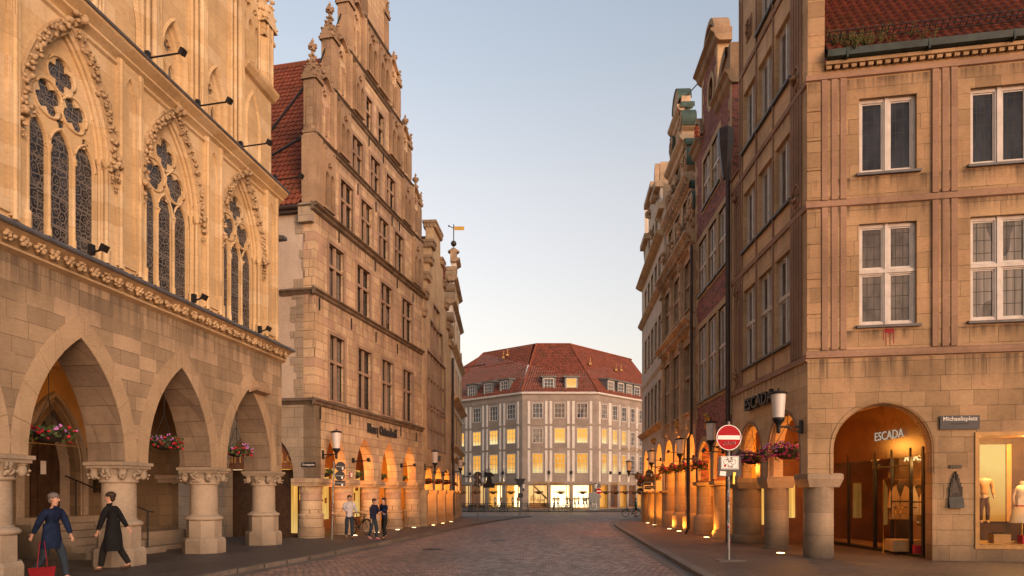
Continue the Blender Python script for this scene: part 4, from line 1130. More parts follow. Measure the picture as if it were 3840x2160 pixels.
# ================================================================== stepped gable house with tall window grid
FC = Fr((-5.1645, 39.5643), 85.64)
Cc = FC.root('stepped_gable_house', 'plain sandstone house with stepped gable and tall brown window grid, next to the pinnacled house', 'gabled house')
def build_C():
    XR = 10.0
    zs, hw = 2.55, .95
    ar = [1.75, 4.95, 8.1]
    out = [(0, 1.92)]
    for cx in ar: out += roundarch(cx, 1.92, 2.2, 1.18, 12)
    top = [(XR, 1.92), (XR, 12.6), (8.75, 12.6), (8.75, 13.6), (7.95, 13.6), (7.95, 14.85), (7.15, 14.85), (7.15, 16.1), (6.55, 16.1), (6.55, 17.3), (5.6, 17.3), (5.6, 18.8), (3.2, 18.8), (3.2, 17.3), (2.5, 17.3), (2.5, 16.1), (1.79, 16.1), (1.79, 14.85), (1.0, 14.85), (1.0, 13.6), (.3, 13.6), (.3, 12.4), (0, 12.4)]
    out += top
    blocks = [(1.3, 7.45, 4.5, 10.3, 6, [(5.75, .14), (6.95, .1), (7.35, .35), (8.8, .12)]), (2.2, 6.3, 10.5, 12.3, 4, [(10.75, .3)]), (3.2, 5.3, 12.32, 13.55, 2, [])]
    MB().wall(out, [rect(a, b, c, d) for a, b, c, d, *_ in blocks], 0, .5).build('gable_wall', M['ashC'], Cc, norm=True)
    for a, b, c, d, n, tr in blocks:
        f = MB()
        f.wall(rect(a - .12, b + .12, c - .12, d + .1), [rect(a, b, c, d)], -.03, .1)
        for k in range(1, n):
            x = a + (b - a) * k / n; f.box(x - .05, x + .05, .02, .3, c, d)
        for z, h in tr: f.box(a, b, .05, .3, z - h / 2, z + h / 2)
        o = f.build('window_grid', M['trimB'], Cc, norm=True)
        MB().box(a, b, .26, .3, c, d).build('leaded_pane', M['glassE'], o)
    # crow steps: corbelled caps
    for (x0, x1, z) in ((3.2, 5.6, 18.8), (5.6, 6.65, 17.3), (6.55, 7.25, 16.1), (7.15, 8.05, 14.85), (7.95, 8.85, 13.6), (8.75, 10.05, 12.6), (2.4, 3.2, 17.3), (1.7, 2.5, 16.1), (.9, 1.79, 14.85), (.2, 1.0, 13.6), (-.1, .3, 12.4)):
        mb = MB()
        mb.box(x0 - .08, x1 + .08, -.2, .7, z - .12, z + .04); mb.box(x0 - .02, x1 + .02, -.12, .62, z - .42, z - .12)
        nn = max(2, int((x1 - x0) / .22))
        for k in range(nn):
            x = x0 + (x1 - x0) * (k + .5) / nn; mb.box(x - .06, x + .06, -.18, .66, z - .38, z - .14)
        for k in range(4): mb.box(x0 - .07, x0 - .02, -.1 + .2 * k, .0 + .2 * k, z - .38, z - .14)
        mb.build('step_cap', M['darkB'], Cc)
    for k, cx in enumerate((.25, 3.35, 6.52, 9.65)):
        g = gz(FC.w(cx, .3, 0)[1])
        mb = MB(); mb.box(-.19, .19, -.22, .5, g - .3, 1.7); mb.box(-.26, .26, -.28, .55, 1.7, 1.93); mb.box(-.24, .24, -.27, .52, g - .3, g + .35)
        mb.build('pillar', M['ashC'], Cc, (cx, .02, 0))
    MB().box(0, 10, .6, 9, 12.0, 12.1).add([(-.2, .5, 12.), (4.4, .5, 18.3), (4.4, 9, 18.3), (-.2, 9, 12.)], [(0, 1, 2, 3)]).add([(10.2, .5, 12.), (4.4, .5, 18.3), (4.4, 9, 18.3), (10.2, 9, 12.)], [(0, 1, 2, 3)]).build('roof', M['roof'], Cc)
    MB().box(0, 10, 2.9, 3.1, -.6, 3.9).build('arcade_back_wall', M['plasterO'], Cc)
    MB().box(0, 10, .5, 3., 3.75, 3.9).build('arcade_ceiling', M['plasterO'], Cc)
    MB().box(-.5, .6, .5, 1.0, -.5, 1.9).box(9.6, 9.95, .5, 3., -.5, 3.8).build('arcade_cross_wall', M['plasterO'], Cc)
    dp = MB(); dp.tube([(9.93, -.12, 11.5), (9.93, -.12, 4.2), (9.98, -.16, 3.6), (9.98, -.16, -.3)], .09, 8); dp.build('downpipe', M['pipe'], Cc)
build_C()

# ================================================================== narrow pale gabled house
FD = Fr((-4.4, 49.6), 90.79)
Dd = FD.root('narrow_render_house', 'narrow pale rendered house with curved gable and weathervane, last house on the left', 'gabled house')
def build_D():
    XR = 12.4
    ar = [1.9, 5.0, 8.1, 11.]
    out = [(0, 1.86)]
    for cx in ar: out += roundarch(cx, 1.86, 2.2, 1.18, 10)
    out += [(XR, 1.86), (XR, 12.9), (10.5, 13.), (10.3, 15.9), (8.7, 16.), (8.5, 18.1), (6.5, 18.2), (6.4, 20.4), (5.1, 20.4), (5., 18.2), (2.8, 18.1), (2.7, 16.), (1., 15.9), (.8, 13.), (0, 12.9)]
    wins = []
    for x in (1.5, 4.2, 6.9, 9.6): wins += [(x, x + 1.2, 9.3, 11.4)]
    for x in (2.4, 5.2, 8.): wins += [(x, x + 1.1, 13.2, 15.1)]
    for x in (4.2, 6.1): wins += [(x, x + .9, 16.7, 17.9)]
    for x in (.6, 3.6, 6.6, 9.6): wins += [(x, x + 2.2, 5.5, 7.9)]
    MB().wall(out, [rect(*q) for q in wins], 0, .4).build('gable_wall', M['plasterD'], Dd, norm=True)
    for q in wins: cross_window(Dd, *q, M['ashC'], M['glassB'], lights=3 if q[1] - q[0] > 2 else 2, trans=0, band=.12, deep=.25, m=.16)
    for z, p, x1 in ((8.75, .5, XR), (5.2, .35, XR), (4.4, .35, XR), (12.6, .35, XR)):
        mb = MB(); mb.prof([(0, z - .35), (-p * .4, z - .22), (-p, z - .05), (-p, z + .05), (0, z + .1)], -.05, x1 + .1); mb.build('cornice', M['ashC'], Dd, norm=True)
    for z, a, b in ((15.95, .7, 10.8), (18.2, 2.5, 9.), (20.45, 4.8, 6.8)):
        mb = MB(); mb.prof([(0, z - .25), (-.3, z - .05), (-.3, z + .05), (.45, z + .1), (.45, z - .25)], a, b); mb.build('cornice', M['darkB'], Dd, norm=True)
    vl = MB()
    for x, z, r in ((.6, 13.6, .5), (10.7, 13.6, .5), (.8, 14.7, .4), (1.9, 16.4, .5), (9.3, 16.5, .45), (2.4, 17.3, .4), (4., 18.7, .45), (7.5, 18.7, .4), (4.8, 19.5, .3)):
        vl.cut(); vl.tube([(x, -.1, z), (x, .75, z)], r, 12)
    vl.build('scroll', M['darkB'], Dd)
    fn = MB(); fn.box(5.3, 6.2, 0, .5, 20.4, 21.2); fn.lathe([(.45, 21.2), (.5, 21.3), (.3, 21.45), (.12, 21.6)], 5.75, .25, 10)
    fn.build('finial', M['darkB'], Dd)
    wv = MB(); wv.tube([(5.75, .25, 21.5), (5.75, .25, 23.5)], .04); wv.blob((5.75, .25, 21.95), .24, .02, lv=2); wv.tube([(5.75, .25, 23.2), (5.3, .6, 23.2)], .03); wv.blob((5.3, .6, 23.2), .08)
    wv.build('weathervane', M['bronze'], Dd)
    MB().box(5.75, 5.77, -.6, .2, 23.05, 23.35).build('vane_flag', M['gold'], Dd)
    MB().add([(-.1, .4, 12.6), (5.5, .4, 20.), (5.5, 9, 20.), (-.1, 9, 12.6)], [(0, 1, 2, 3)]).add([(12.5, .4, 12.6), (5.5, .4, 20.), (5.5, 9, 20.), (12.5, 9, 12.6)], [(0, 1, 2, 3)]).build('roof', M['roof'], Dd)
    MB().box(12.0, 12.4, .0, 9, -1., 12.6).box(0, XR, 3., 3.2, -1, 4.).box(0, XR, .4, 3., 3.6, 3.8).build('arcade_back_wall', M['plasterO'], Dd)
    for cx in (.3, 3.45, 6.55, 9.6, 12.1):
        g = gz(FD.w(cx, .3, 0)[1])
        house_column(Dd, cx, .35, g, 1.9, .36, M['ashC'], .4, .44, .46, .35, 14)
    an = MB(); an.tube([(11.8, -.2, 13.), (11.8, -2.2, 13.3)], .03); an.tube([(11.8, -1.7, 13.), (11.8, -1.7, 13.5)], .02); an.tube([(11.8, -2.1, 13.1), (11.8, -2.1, 13.6)], .02); an.build('aerial', M['iron'], Dd)
build_D()
# ================================================================== corner building, right foreground
FE = Fr((8.053, 25.0), -91.45)       # its street side: x runs from the far end to the corner
FG = Fr((7.88, 18.2), -10.43)        # its square side, facing the camera
E_ = FE.root('corner_shop_building', 'large corner building of warm sandstone with round arcade arches, red tiled roof and fashion shop', 'corner building')
def casement(parent, fr, x0, x1, z0, z1, rows, y=.2, gmat='glassE', name='casement_window', sill=True, mull=True):
    """painted wooden double casement in its stone reveal"""
    f = MB(); wd = x1 - x0; fw = .085
    zs = [z0] + rows + [z1]
    hol = []
    for za, zb in zip(zs, zs[1:]):
        for k in range(2 if mull else 1):
            a = x0 + (wd / 2 * k if mull else 0); b = a + (wd / 2 if mull else wd)
            hol.append(rect(a + fw, b - fw, za + fw, zb - fw))
    f.wall(rect(x0, x1, z0, z1), hol, y, y + .09)
    for za, zb in zip(zs, zs[1:]):
        for k in range(2 if mull else 1):
            a = x0 + (wd / 2 * k if mull else 0); b = a + (wd / 2 if mull else wd)
            f.wall(rect(a + .05, b - .05, za + .05, zb - .05), [rect(a + fw + .035, b - fw - .035, za + fw + .035, zb - fw - .035)], y + .03, y + .075)
    for zr in rows: f.prof([(y - .04, zr - .05), (y - .05, zr + .03), (y + .03, zr + .07), (y + .03, zr - .05)], x0 + .01, x1 - .01)
    if mull: f.box((x0 + x1) / 2 - .045, (x0 + x1) / 2 + .045, y - .03, y, z0, z1)
    m = fr
    f.xf(m) if m else None
    o = f.build(name, M['white'], parent, norm=True)
    g = MB(); g.box(x0 + .05, x1 - .05, y + .05, y + .065, z0 + .05, z1 - .05)
    if m: g.xf(m)
    g.build('leaded_pane', M[gmat], o)
    if sill:
        s = MB(); s.prof([(-.1, z0 - .09), (-.11, z0 - .03), (y + .02, z0 + .02), (y + .02, z0 - .09)], x0 - .08, x1 + .08)
        if m: s.xf(m)
        s.build('sill', M['lead'], o)
    return o
# matrix that carries the square-side frame into the street-side frame
def frame_m(fr, base):
    return (Matrix.Translation((base.P[0], base.P[1], 0)) @ Matrix.Rotation(base.a, 4, 'Z')).inverted() @ Matrix.Translation((fr.P[0], fr.P[1], 0)) @ Matrix.Rotation(fr.a, 4, 'Z')
GM = frame_m(FG, FE)
def build_E():
    L = 6.8
    hw = 1.2
    ar = [(2.0, 1.17, 2.88), (5.03, 1.22, 2.85)]
    out = [(0, 2.24)]
    for cx, h, zs in ar: out += roundarch(cx, 2.24, zs, h, 16)
    out += [(L, 2.24), (L, 23.), (3.2, 23.), (1.02, 18.9), (1.02, 13.15), (0, 13.15)]
    cols = [(1.35, 2.6), (2.86, 4.13), (4.4, 5.66)]
    W = []
    for a, b in cols: W += [(a, b, 6.05, 8.7, [7.5]), (a, b, 10.1, 12.05, []), (a, b, 13.55, 15.5, [])]
    for a, b in cols[1:]: W.append((a, b, 16.65, 18.6, []))
    holes = [rect(a, b, c, d) for a, b, c, d, r in W]
    MB().wall(out, holes, 0, .45).build('street_wall', M['ashEs'], E_, norm=True)
    for a, b, c, d, r in W: casement(E_, None, a, b, c, d, r, y=.13)
    # arch mouldings
    mb = MB()
    for cx, h, zs in ar:
        for (d0, y0), (d1, y1) in zip([(.0, .14), (.03, .05), (.07, .05), (.1, -.02), (.16, -.02)], [(.03, .05), (.07, .05), (.1, -.02), (.16, -.02), (.17, .01)]):
            mb.band(roundarch(cx, 2.26, zs, h + d0 - .06, 16), y0, roundarch(cx, 2.26, zs, h + d1 - .06, 16), y1)
    mb.build('arch_moulding', M['trimE'], E_)
    # grid of flat bands and ribs
    gd = MB()
    for z in (5.36, 9.4, 12.72, 16.3):
        gd.prof([(.0, z - .12), (-.05, z - .1), (-.05, z + .06), (0, z + .09)], .0 if z < 12.8 else 1.02, L)
    for k in range(4):
        for (z0, z1) in ((5.45, 9.3), (9.5, 12.6), (12.82, 16.2), (16.4, 20)):
            xr = (.42, .62, .82, 1.0)[k]
            if xr < 1.0 and z1 > 13: pass
            else: gd.box(xr - .045, xr + .045, -.045, 0, z0, z1)
            xq = (5.86, 6.04, 6.22, 6.4)[k]
            gd.box(xq - .05, xq + .05, -.045, 0, z0, z1 if z1 < 20 else 22.5)
    for x in (1.24, 2.73, 4.265, 5.72):
        for (z0, z1) in ((5.45, 9.3), (9.5, 12.6), (12.82, 16.2), (16.4, 19)): gd.box(x - .05, x + .05, -.04, 0, z0, z1)
    gd.prof([(.02, 13.1), (-.07, 13.12), (-.07, 13.2), (.5, 13.24), (.5, 13.1)], -.03, 1.0)
    gd.build('flat_bands', M['trimE'], E_, norm=True)
    # carved medallions between the ribs
    rnd.seed(31)
    for x, z in ((.72, 12.2), (6.12, 9.95), (6.12, 13.2), (.72, 8.9), (.72, 5.9), (2.0, 17.4)):
        mb = MB(); mb.box(x - .27, x + .27, -.03, 0, z - .35, z + .35)
        mb.tube([(a, -.05, b) for a, b in circ(x, z, .22, 14, .3)], .035, 5, closed=True); carve(mb, (x, -.05, z), .16, 7, .8)
        mb.build('carved_medallion', M['trimE'], E_)
    # corner strip and square side
    g = MB()
    garch = roundarch(1.84, 2.24, 2.9, 1.2, 18)
    gout = [(-.0, 2.24)] + garch[:-1] + [(3.04, 2.9), (3.04, -.4), (4.0, -.4), (4.0, .26), (7.4, .26), (7.4, 3.32)][:0]
    gout = [(0, 2.24)] + garch[:-1] + [(3.04, -.4), (9.5, -.4), (9.5, 12.95), (0, 12.95)]
    cw = [(1.28, 2.67), (3.93, 5.33), (6.6, 8.0)]
    GW = []
    for a, b in cw: GW += [(a, b, 10.16, 12.12, []), (a, b, 6.16, 8.82, [7.58])]
    gh = [rect(a, b, c, d) for a, b, c, d, r in GW] + [rect(4.03, 7.6, .32, 3.3)]
    MB().wall(gout, gh, 0, .45).xf(GM).build('square_wall', M['ashE'], E_, norm=True)
    for a, b, c, d, r in GW: casement(E_, GM, a, b, c, d, r, y=.12, gmat='glassdark' if c > 9 else 'glassE')
    mb = MB()
    for (d0, y0), (d1, y1) in zip([(-.06, .2), (-.02, .08), (.02, .06), (.03, -.015), (.08, -.02)], [(-.02, .08), (.02, .06), (.03, -.015), (.08, -.02), (.09, .01)]):
        pa, pb = roundarch(1.84, 2.26, 2.9, 1.2 + d0, 18), roundarch(1.84, 2.26, 2.9, 1.2 + d1, 18)
        mb.band(pa, y0, pb, y1)
    mb.xf(GM).build('arch_moulding', M['ashE'], E_)
    gd = MB()
    for z, hgt in ((5.44, .13), (9.42, .12), (12.78, .1)): gd.prof([(.0, z - hgt), (-.06, z - hgt * .8), (-.06, z + .05), (0, z + .09)], -.05, 9.5)
    for xs in ((.42, .66, .88), (3.1, 3.33, 3.54), (5.72, 5.95, 6.16), (8.4, 8.6, 8.8)):
        for x in xs:
            for z0, z1 in ((5.53, 9.3), (9.5, 12.68)): gd.box(x - .075, x + .075, -.055, 0, z0, z1)
    gd.xf(GM).build('flat_bands', M['trimE'], E_, norm=True)
    mb = MB()      # pale flutes between the ribs
    for xs in ((.54, .77), (3.215, 3.435), (5.835, 6.055)):
        for x in xs:
            mb.cut()
            for z0, z1 in ((5.55, 9.3), (9.52, 12.66)): mb.prof([(0, z0), (-.03, z0 + .05), (-.03, z1), (0, z1)], x - .038, x + .038)
    mb.xf(GM).build('flutes', M['ashE'], E_, norm=True)
    # projecting blocks of the corner strip
    mb = MB(); z = 5.55
    for (za, zb) in ((5.56, 9.28), (9.52, 12.66)):
        n = 4; h = (zb - za) / n
        for k in range(n): mb.box(-.02, .33, -.03, 0, za + h * k + .012, za + h * (k + 1) - .012)
    mb.xf(GM).build('corner_blocks', M['ashE'], E_)
    # gable parapet end above the eaves
    mb = MB(); z = 12.95
    for k in range(11):
        h = .95; mb.box(-.0, .42, -.01, .0, z + .012, z + h - .012); z += h
    mb.box(.0, .42, .0, .5, 12.95, 23.); mb.xf(GM).build('gable_end', M['ashE'], E_)
    # dentil cornice, gutter, roof, snow guard
    mb = MB()
    for k in range(44):
        x = .45 + .205 * k; mb.box(x, x + .125, -.1, 0, 12.93, 13.02)
    mb.prof([(0, 13.02), (-.14, 13.03), (-.14, 13.12), (.3, 13.16), (.3, 13.02)], .43, 9.5)
    mb.xf(GM).build('dentil_cornice', M['ashE'], E_)
    gt = MB(); gt.prof([(-.12, 13.14), (-.26, 13.17), (-.28, 13.34), (-.25, 13.35), (-.22, 13.2), (-.05, 13.2), (-.05, 13.14)], .44, 9.5)
    for k in range(5): gt.box(.9 + 1.95 * k, .94 + 1.95 * k, -.285, -.1, 13.1, 13.355)
    gt.xf(GM).build('gutter', M['oldcopper'], E_, norm=True)
    O = GM @ Vector((.46, -.16, 13.26)); U = GM.to_3x3() @ Vector((1, 0, 0)); Vv = GM.to_3x3() @ Vector((0, math.cos(rad(50)), math.sin(rad(50))))
    pantiles('tiled_roof', M['roofdark'], E_, O, U, Vv, 17, lambda k: 0, lambda k: 9.2, .235, .31, 7, .062, 7)
    mb = MB(); mb.add([(.42, -.1, 13.2), (9.5, -.1, 13.2), (9.5, 3.3, 17.3), (.42, 3.3, 17.3)], [(0, 1, 2, 3)]); mb.xf(GM).build('roof_boarding', M['oak'], E_)
    sg = MB()
    def rp(x, s, h=0): return Vector((x, -.16 + s * math.cos(rad(50)) - h * math.sin(rad(50)), 13.26 + s * math.sin(rad(50)) + h * math.cos(rad(50))))
    for s_, h_ in ((.62, .12), (.62, .24), (.62, .34)): sg.tube([rp(.5, s_, h_), rp(9.4, s_, h_)], .013, 4)
    for k in range(62): sg.tube([rp(.55 + k * .145, .66, .0), rp(.55 + k * .145, .62, .35)], .012, 4)
    sg.xf(GM).build('snow_guard', M['iron'], E_)
    # columns
    for nm, (x, y, r, pl) in dict(a=(6.42, .44, .385, 0), b=(3.33, .42, .37, .09), c=(.42, .45, .46, .3)).items():
        g_ = gz(FE.w(x, y, 0)[1])
        mb = MB(); mb.lathe([(r, g_ - .3), (r, 1.92)], 0, 0, 24)
        o = mb.build('column', M['colE'], E_, (x, y, 0))
        cw_ = r * 1.42
        cp = MB(); cp.lathe([(cw_ * 1.02, 1.9), (cw_ * 1.05, 1.93), (cw_ * 1.22, 2.12), (cw_ * 1.22, 2.24), (cw_ * 1.1, 2.27)], 0, 0, 4, False, rot=PI / 4)
        cp.build('capital', M['colE'], o)
        if pl:
            b = MB(); b.lathe([(r * 1.26, g_ - .3), (r * 1.26, g_ + pl * .4), (r * 1.2, g_ + pl * .5), (r * 1.24, g_ + pl * .75), (r * 1.05, g_ + pl)], 0, 0, 24 if pl > .1 else 8); b.build('column_base', M['colE'], o)
    # inside the arcade
    MB().box(0, 6.7, .45, 3.6, 4.35, 4.5).build('arcade_ceiling', M['plasterO'], E_)
    MB().box(-.1, .35, .9, 4., -.5, 4.5).build('arcade_end_wall', M['wood'], E_)
    sf = MB()
    for x, w_ in ((.3, .04), (2.3, .02), (4.0, .025), (4.05, .02), (5.0, .014), (5.03, .014), (6.0, .03), (6.6, .04)): sf.box(x - w_, x + w_, 3.12, 3.2, -.2, 3.0)
    sf.box(.2, 6.7, 3.12, 3.22, -.2, .07); sf.box(4.0, 6.0, 3.12, 3.2, 2.5, 2.54)
    SFo = sf.build('shop_front', M['bronze'], E_)
    MB().box(.2, 6.7, 3.14, 3.24, 2.75, 4.4).build('shop_fascia', M['fascia'], E_)
    MB().box(.3, 6.65, 3.17, 3.18, .0, 2.76).build('pane', M['shopglass'], SFo)
    MB().box(.2, .3, 3.2, 5.7, -.2, 3.1).build('shop_partition', M['wood'], E_)
    MB().box(4.55, 4.75, 3.5, 3.9, .1, 3.).build('shop_pillar', M['oak'], E_)
    MB().box(1.45, 4.35, 2.95, 3.05, .1, 2.95).xf(GM).move(0, 0, 0).build('tan_panel', M['tanwall'], E_) if False else None
    MB().box(3.99, 4.02, .46, 7.6, -.2, 3.3).xf(GM).build('shop_back_wall', M['wood'], E_)
    MB().box(3.955, 3.985, 1.5, 5.2, .25, 2.9).xf(GM).build('tan_panel', M['tanwall'], E_)
    MB().box(.3, 6.75, 3.3, 4.2, 3.0, 3.1).build('shop_ceiling', M['plasterO'], E_)
    MB().box(.3, 6.75, 3.3, 4.2, -.1, .1).build('shop_floor', M['card'], E_)
    # lit side windows deep in the arcade
    lw = MB(); lw.box(.355, .37, 1.85, 2.15, .85, 2.1); lw.cut(); lw.box(.355, .37, .92, 1.06, .6, 2.2); lw.build('lit_showcase', M['shopwarm'], E_)
    # display window on the square
    dm = MB(); dm.wall(rect(4.03, 7.6, .32, 3.3), [rect(4.13, 7.5, .42, 3.2)], -.03, .3)
    DW = dm.xf(GM).build('display_window', M['brass'], E_, norm=True)
    MB().box(4.1, 7.55, .16, .18, .4, 3.25).xf(GM).build('pane', M['shopglass'], DW)
    MB().box(4.05, 7.6, .3, 2.2, .3, .42).xf(GM).build('display_floor', M['card'], E_)
    MB().box(4.05, 7.6, .3, 2.2, 3.25, 3.35).xf(GM).build('display_ceiling', M['wood'], E_)
    MB().box(4.05, 7.6, 1.9, 2.0, .3, 3.3).box(4.02, 4.06, .3, 2., .3, 3.3).xf(GM).build('display_back', M['oak'], E_)
    ps = MB(); ps.box(4.15, 5.62, 1.86, 1.88, .95, 3.1); ps.xf(GM).build('lit_poster', M['poster'], E_)
    MB().box(5.62, 5.74, 1.8, 1.84, .95, 3.1).xf(GM).build('curtain', M['khaki'], E_)
    GL = lambda x, y, z: (FG.w(x, y, z))
    point(GL(5.6, .55, 3.05), 170, (1., .52, .13), .1); point(GL(4.6, 1.3, 2.9), 8, (1., .5, .12), .1); point(GL(6.9, 1.0, 2.9), 10, (1., .5, .12), .1)
    point(FE.w(6.25, 3.45, 2.62), 34, (1., .54, .16), .1); point(FE.w(5.2, 3.8, 2.7), 8, (1., .5, .12), .1); point(FE.w(2.8, 3.8, 2.6), 4, (1., .45, .1), .12)
    point(FE.w(5.2, 1.3, 3.5), 60, (1., .36, .05), .25); point(FE.w(2.2, 1.2, 3.3), 60, (1., .36, .05), .25)
build_E()

# ================================================================== brick house
F2 = Fr((8.34, 31.0), -92.74)
R2_ = F2.root('brick_gable_house', 'dark red brick gabled house with pale stone window surrounds, next to the corner building', 'gabled house')
def build_R2():
    L = 6.0
    ar = [(1.72, 1.14, 2.82), (4.5, 1.14, 2.82)]
    out = [(0, 2.24)]
    for cx, h, zs in ar: out += roundarch(cx, 2.24, zs, h, 14)
    ped = arcpts(3.0, 20.0, .95, 0, PI, 10)
    out += [(L, 2.24), (L, 17.1), (3.95, 17.1), (3.95, 20.0)] + ped + [(1.25, 20.), (1.25, 17.1), (0, 17.1)]
    W = []
    for a, b in ((.68, 2.12), (2.45, 3.78), (4.1, 5.45)): W += [(a, b, 5.75, 8.95, [7.45]), (a, b, 10.45, 12.75, [11.6])]
    for a, b in ((1.5, 2.75), (3.05, 4.3)): W.append((a, b, 14.0, 16.0, [15.]))
    oval = circ(2.85, 18.3, .4, 16, .56)
    MB().wall(out, [rect(a, b, c, d) for a, b, c, d, r in W] + [oval], 0, .45).build('brick_wall', M['brick'], R2_, norm=True)
    for a, b, c, d, r in W:
        o = casement(R2_, None, a, b, c, d, r, y=.07)
        s = MB(); s.wall(rect(a - .2, b + .2, c - .2, d + .25), [rect(a, b, c, d)], -.02, .2); s.build('stone_surround', M['trimR2'], o, norm=True)
    ov = MB(); ov.wall(circ(2.85, 18.3, .58, 18, .78), [oval], -.03, .1); o = ov.build('oval_window', M['trimR2'], R2_, norm=True); MB().sheet(oval, .3).build('leaded_pane', M['glassB'], o)
    q = MB(); rnd.seed(12)
    for (x, s, z0, z1) in ((0, 1, 4.6, 17.), (L, -1, 4.6, 17.), (1.25, 1, 17.2, 19.9), (3.95, -1, 17.2, 19.9)):
        z = z0; k = 0; q.cut()
        while z < z1:
            h = .42; wd = .42 if k % 2 else .22
            if z + h < z1 + .2: q.box(min(x, x + s * wd), max(x, x + s * wd), -.015, .02, z + .006, z + h - .006)
            z += h; k += 1
    q.cut(); q.box(3.93, 3.96, 0, .46, 17.2, 19.95); q.build('quoin_stones', M['trimR2'], R2_)
    for z, a, b, p in ((17.15, -.1, 1.3, .3), (17.15, 3.85, 6.1, .3), (19.95, 1.0, 4.2, .34)):
        mb = MB(); mb.prof([(0, z - .4), (-p * .4, z - .28), (-p * .6, z - .1), (-p, z), (-p, z + .08), (.5, z + .12), (.5, z - .4)], a, b); mb.build('cornice', M['darkB'], R2_, norm=True)
    pd = MB()
    for cx, cz, r, a0, a1 in ((3., 20.05, .98, 0, PI), (5.6, 17.2, 1.15, PI / 2, PI), (5.6, 17.2, 1.0, PI / 2, PI), (.55, 17.2, 1.1, 0, PI / 2), (1.75, 20.05, .5, 0, PI)):
        pa = arcpts(cx, cz, r, a0, a1, 10); pb = arcpts(cx, cz, r - .2, a0, a1, 10)
        pd.cut(); pd.band(pa, -.15, pb, -.15); pd.band(pa, -.15, pa, .5); pd.band(pb, -.15, pb, .4); pd.band(pa, .5, pb, .5)
    pd.box(4.5, 5.95, -.05, .4, 17.2, 18.3); pd.box(4.4, 6.0, .0, .5, 17.2, 17.3)
    pd.build('curved_pediment', M['darkB'], R2_, norm=True)
    # arch of brick with stone rim
    for cx, h, zs in ar:
        mb = MB()
        mb.band(roundarch(cx, 2.3, zs, h - .04, 14), .1, roundarch(cx, 2.3, zs, h, 14), -.03); mb.band(roundarch(cx, 2.3, zs, h, 14), -.03, roundarch(cx, 2.3, zs, h + .22, 14), -.03); mb.band(roundarch(cx, 2.3, zs, h + .22, 14), -.03, roundarch(cx, 2.3, zs, h + .22, 14), .02)
        mb.build('arch_stones', M['trimR2'], R2_)
    lo = MB(); lo.wall([(0, 2.24)] + roundarch(1.72, 2.24, 2.82, 1.36, 14) + roundarch(4.5, 2.24, 2.82, 1.36, 14) + [(L, 2.24), (L, 3.6), (0, 3.6)], [], -.012, .0, False) if False else None
    for cx in (-.02, 3.1, 5.85):
        g = gz(F2.w(cx, .4, 0)[1])
        o = house_column(R2_, cx, .42, g, 2.24, .36, M['trimR2'], .28, .42, .46, .34)
    MB().add([(-.1, .45, 13.5), (3., .45, 19.8), (3., 10, 19.8), (-.1, 10, 13.5)], [(0, 1, 2, 3)]).build('roof_left', M['roofdark'], R2_)
    pantiles('tiled_roof', M['roofdark'], R2_, (L + .1, .6, 13.5), (0, 1, 0), Vector((-3.1, 0, 6.2)).normalized(), 20, lambda k: 0, lambda k: 9, .235, .34, 4, .04, 5)
    MB().box(0, L, .45, 3.2, 4.1, 4.2).build('arcade_ceiling', M['plasterO'], R2_)
    MB().box(0, L, 3.2, 3.4, -.6, 4.2).build('arcade_back_wall', M['plasterO'], R2_)
    MB().box(3.3, 4.4, 3.1, 3.18, .4, 2.3).build('lit_showcase', M['shop'], R2_)
    em = MB(); rnd.seed(2); em.tube([(2.5 + .22 * math.cos(t_ / 3), -.1, 4.75 + .3 * math.sin(t_ / 2.2)) for t_ in range(16)], .035, 5); carve(em, (2.5, -.06, 4.9), .18, 6); em.build('gilt_house_mark', M['gold'], R2_)
    dp = MB(); dp.tube([(L - .02, -.14, 14.1), (L - .02, -.14, 2.6), (L - .02, -.14, -.2)], .085, 8); dp.lathe([(.12, 13.3), (.3, 14.6), (.3, 15.1), (.27, 15.12)], L - .1, -.2, 6, False)
    dp.build('downpipe', M['pipe'], R2_)
build_R2()

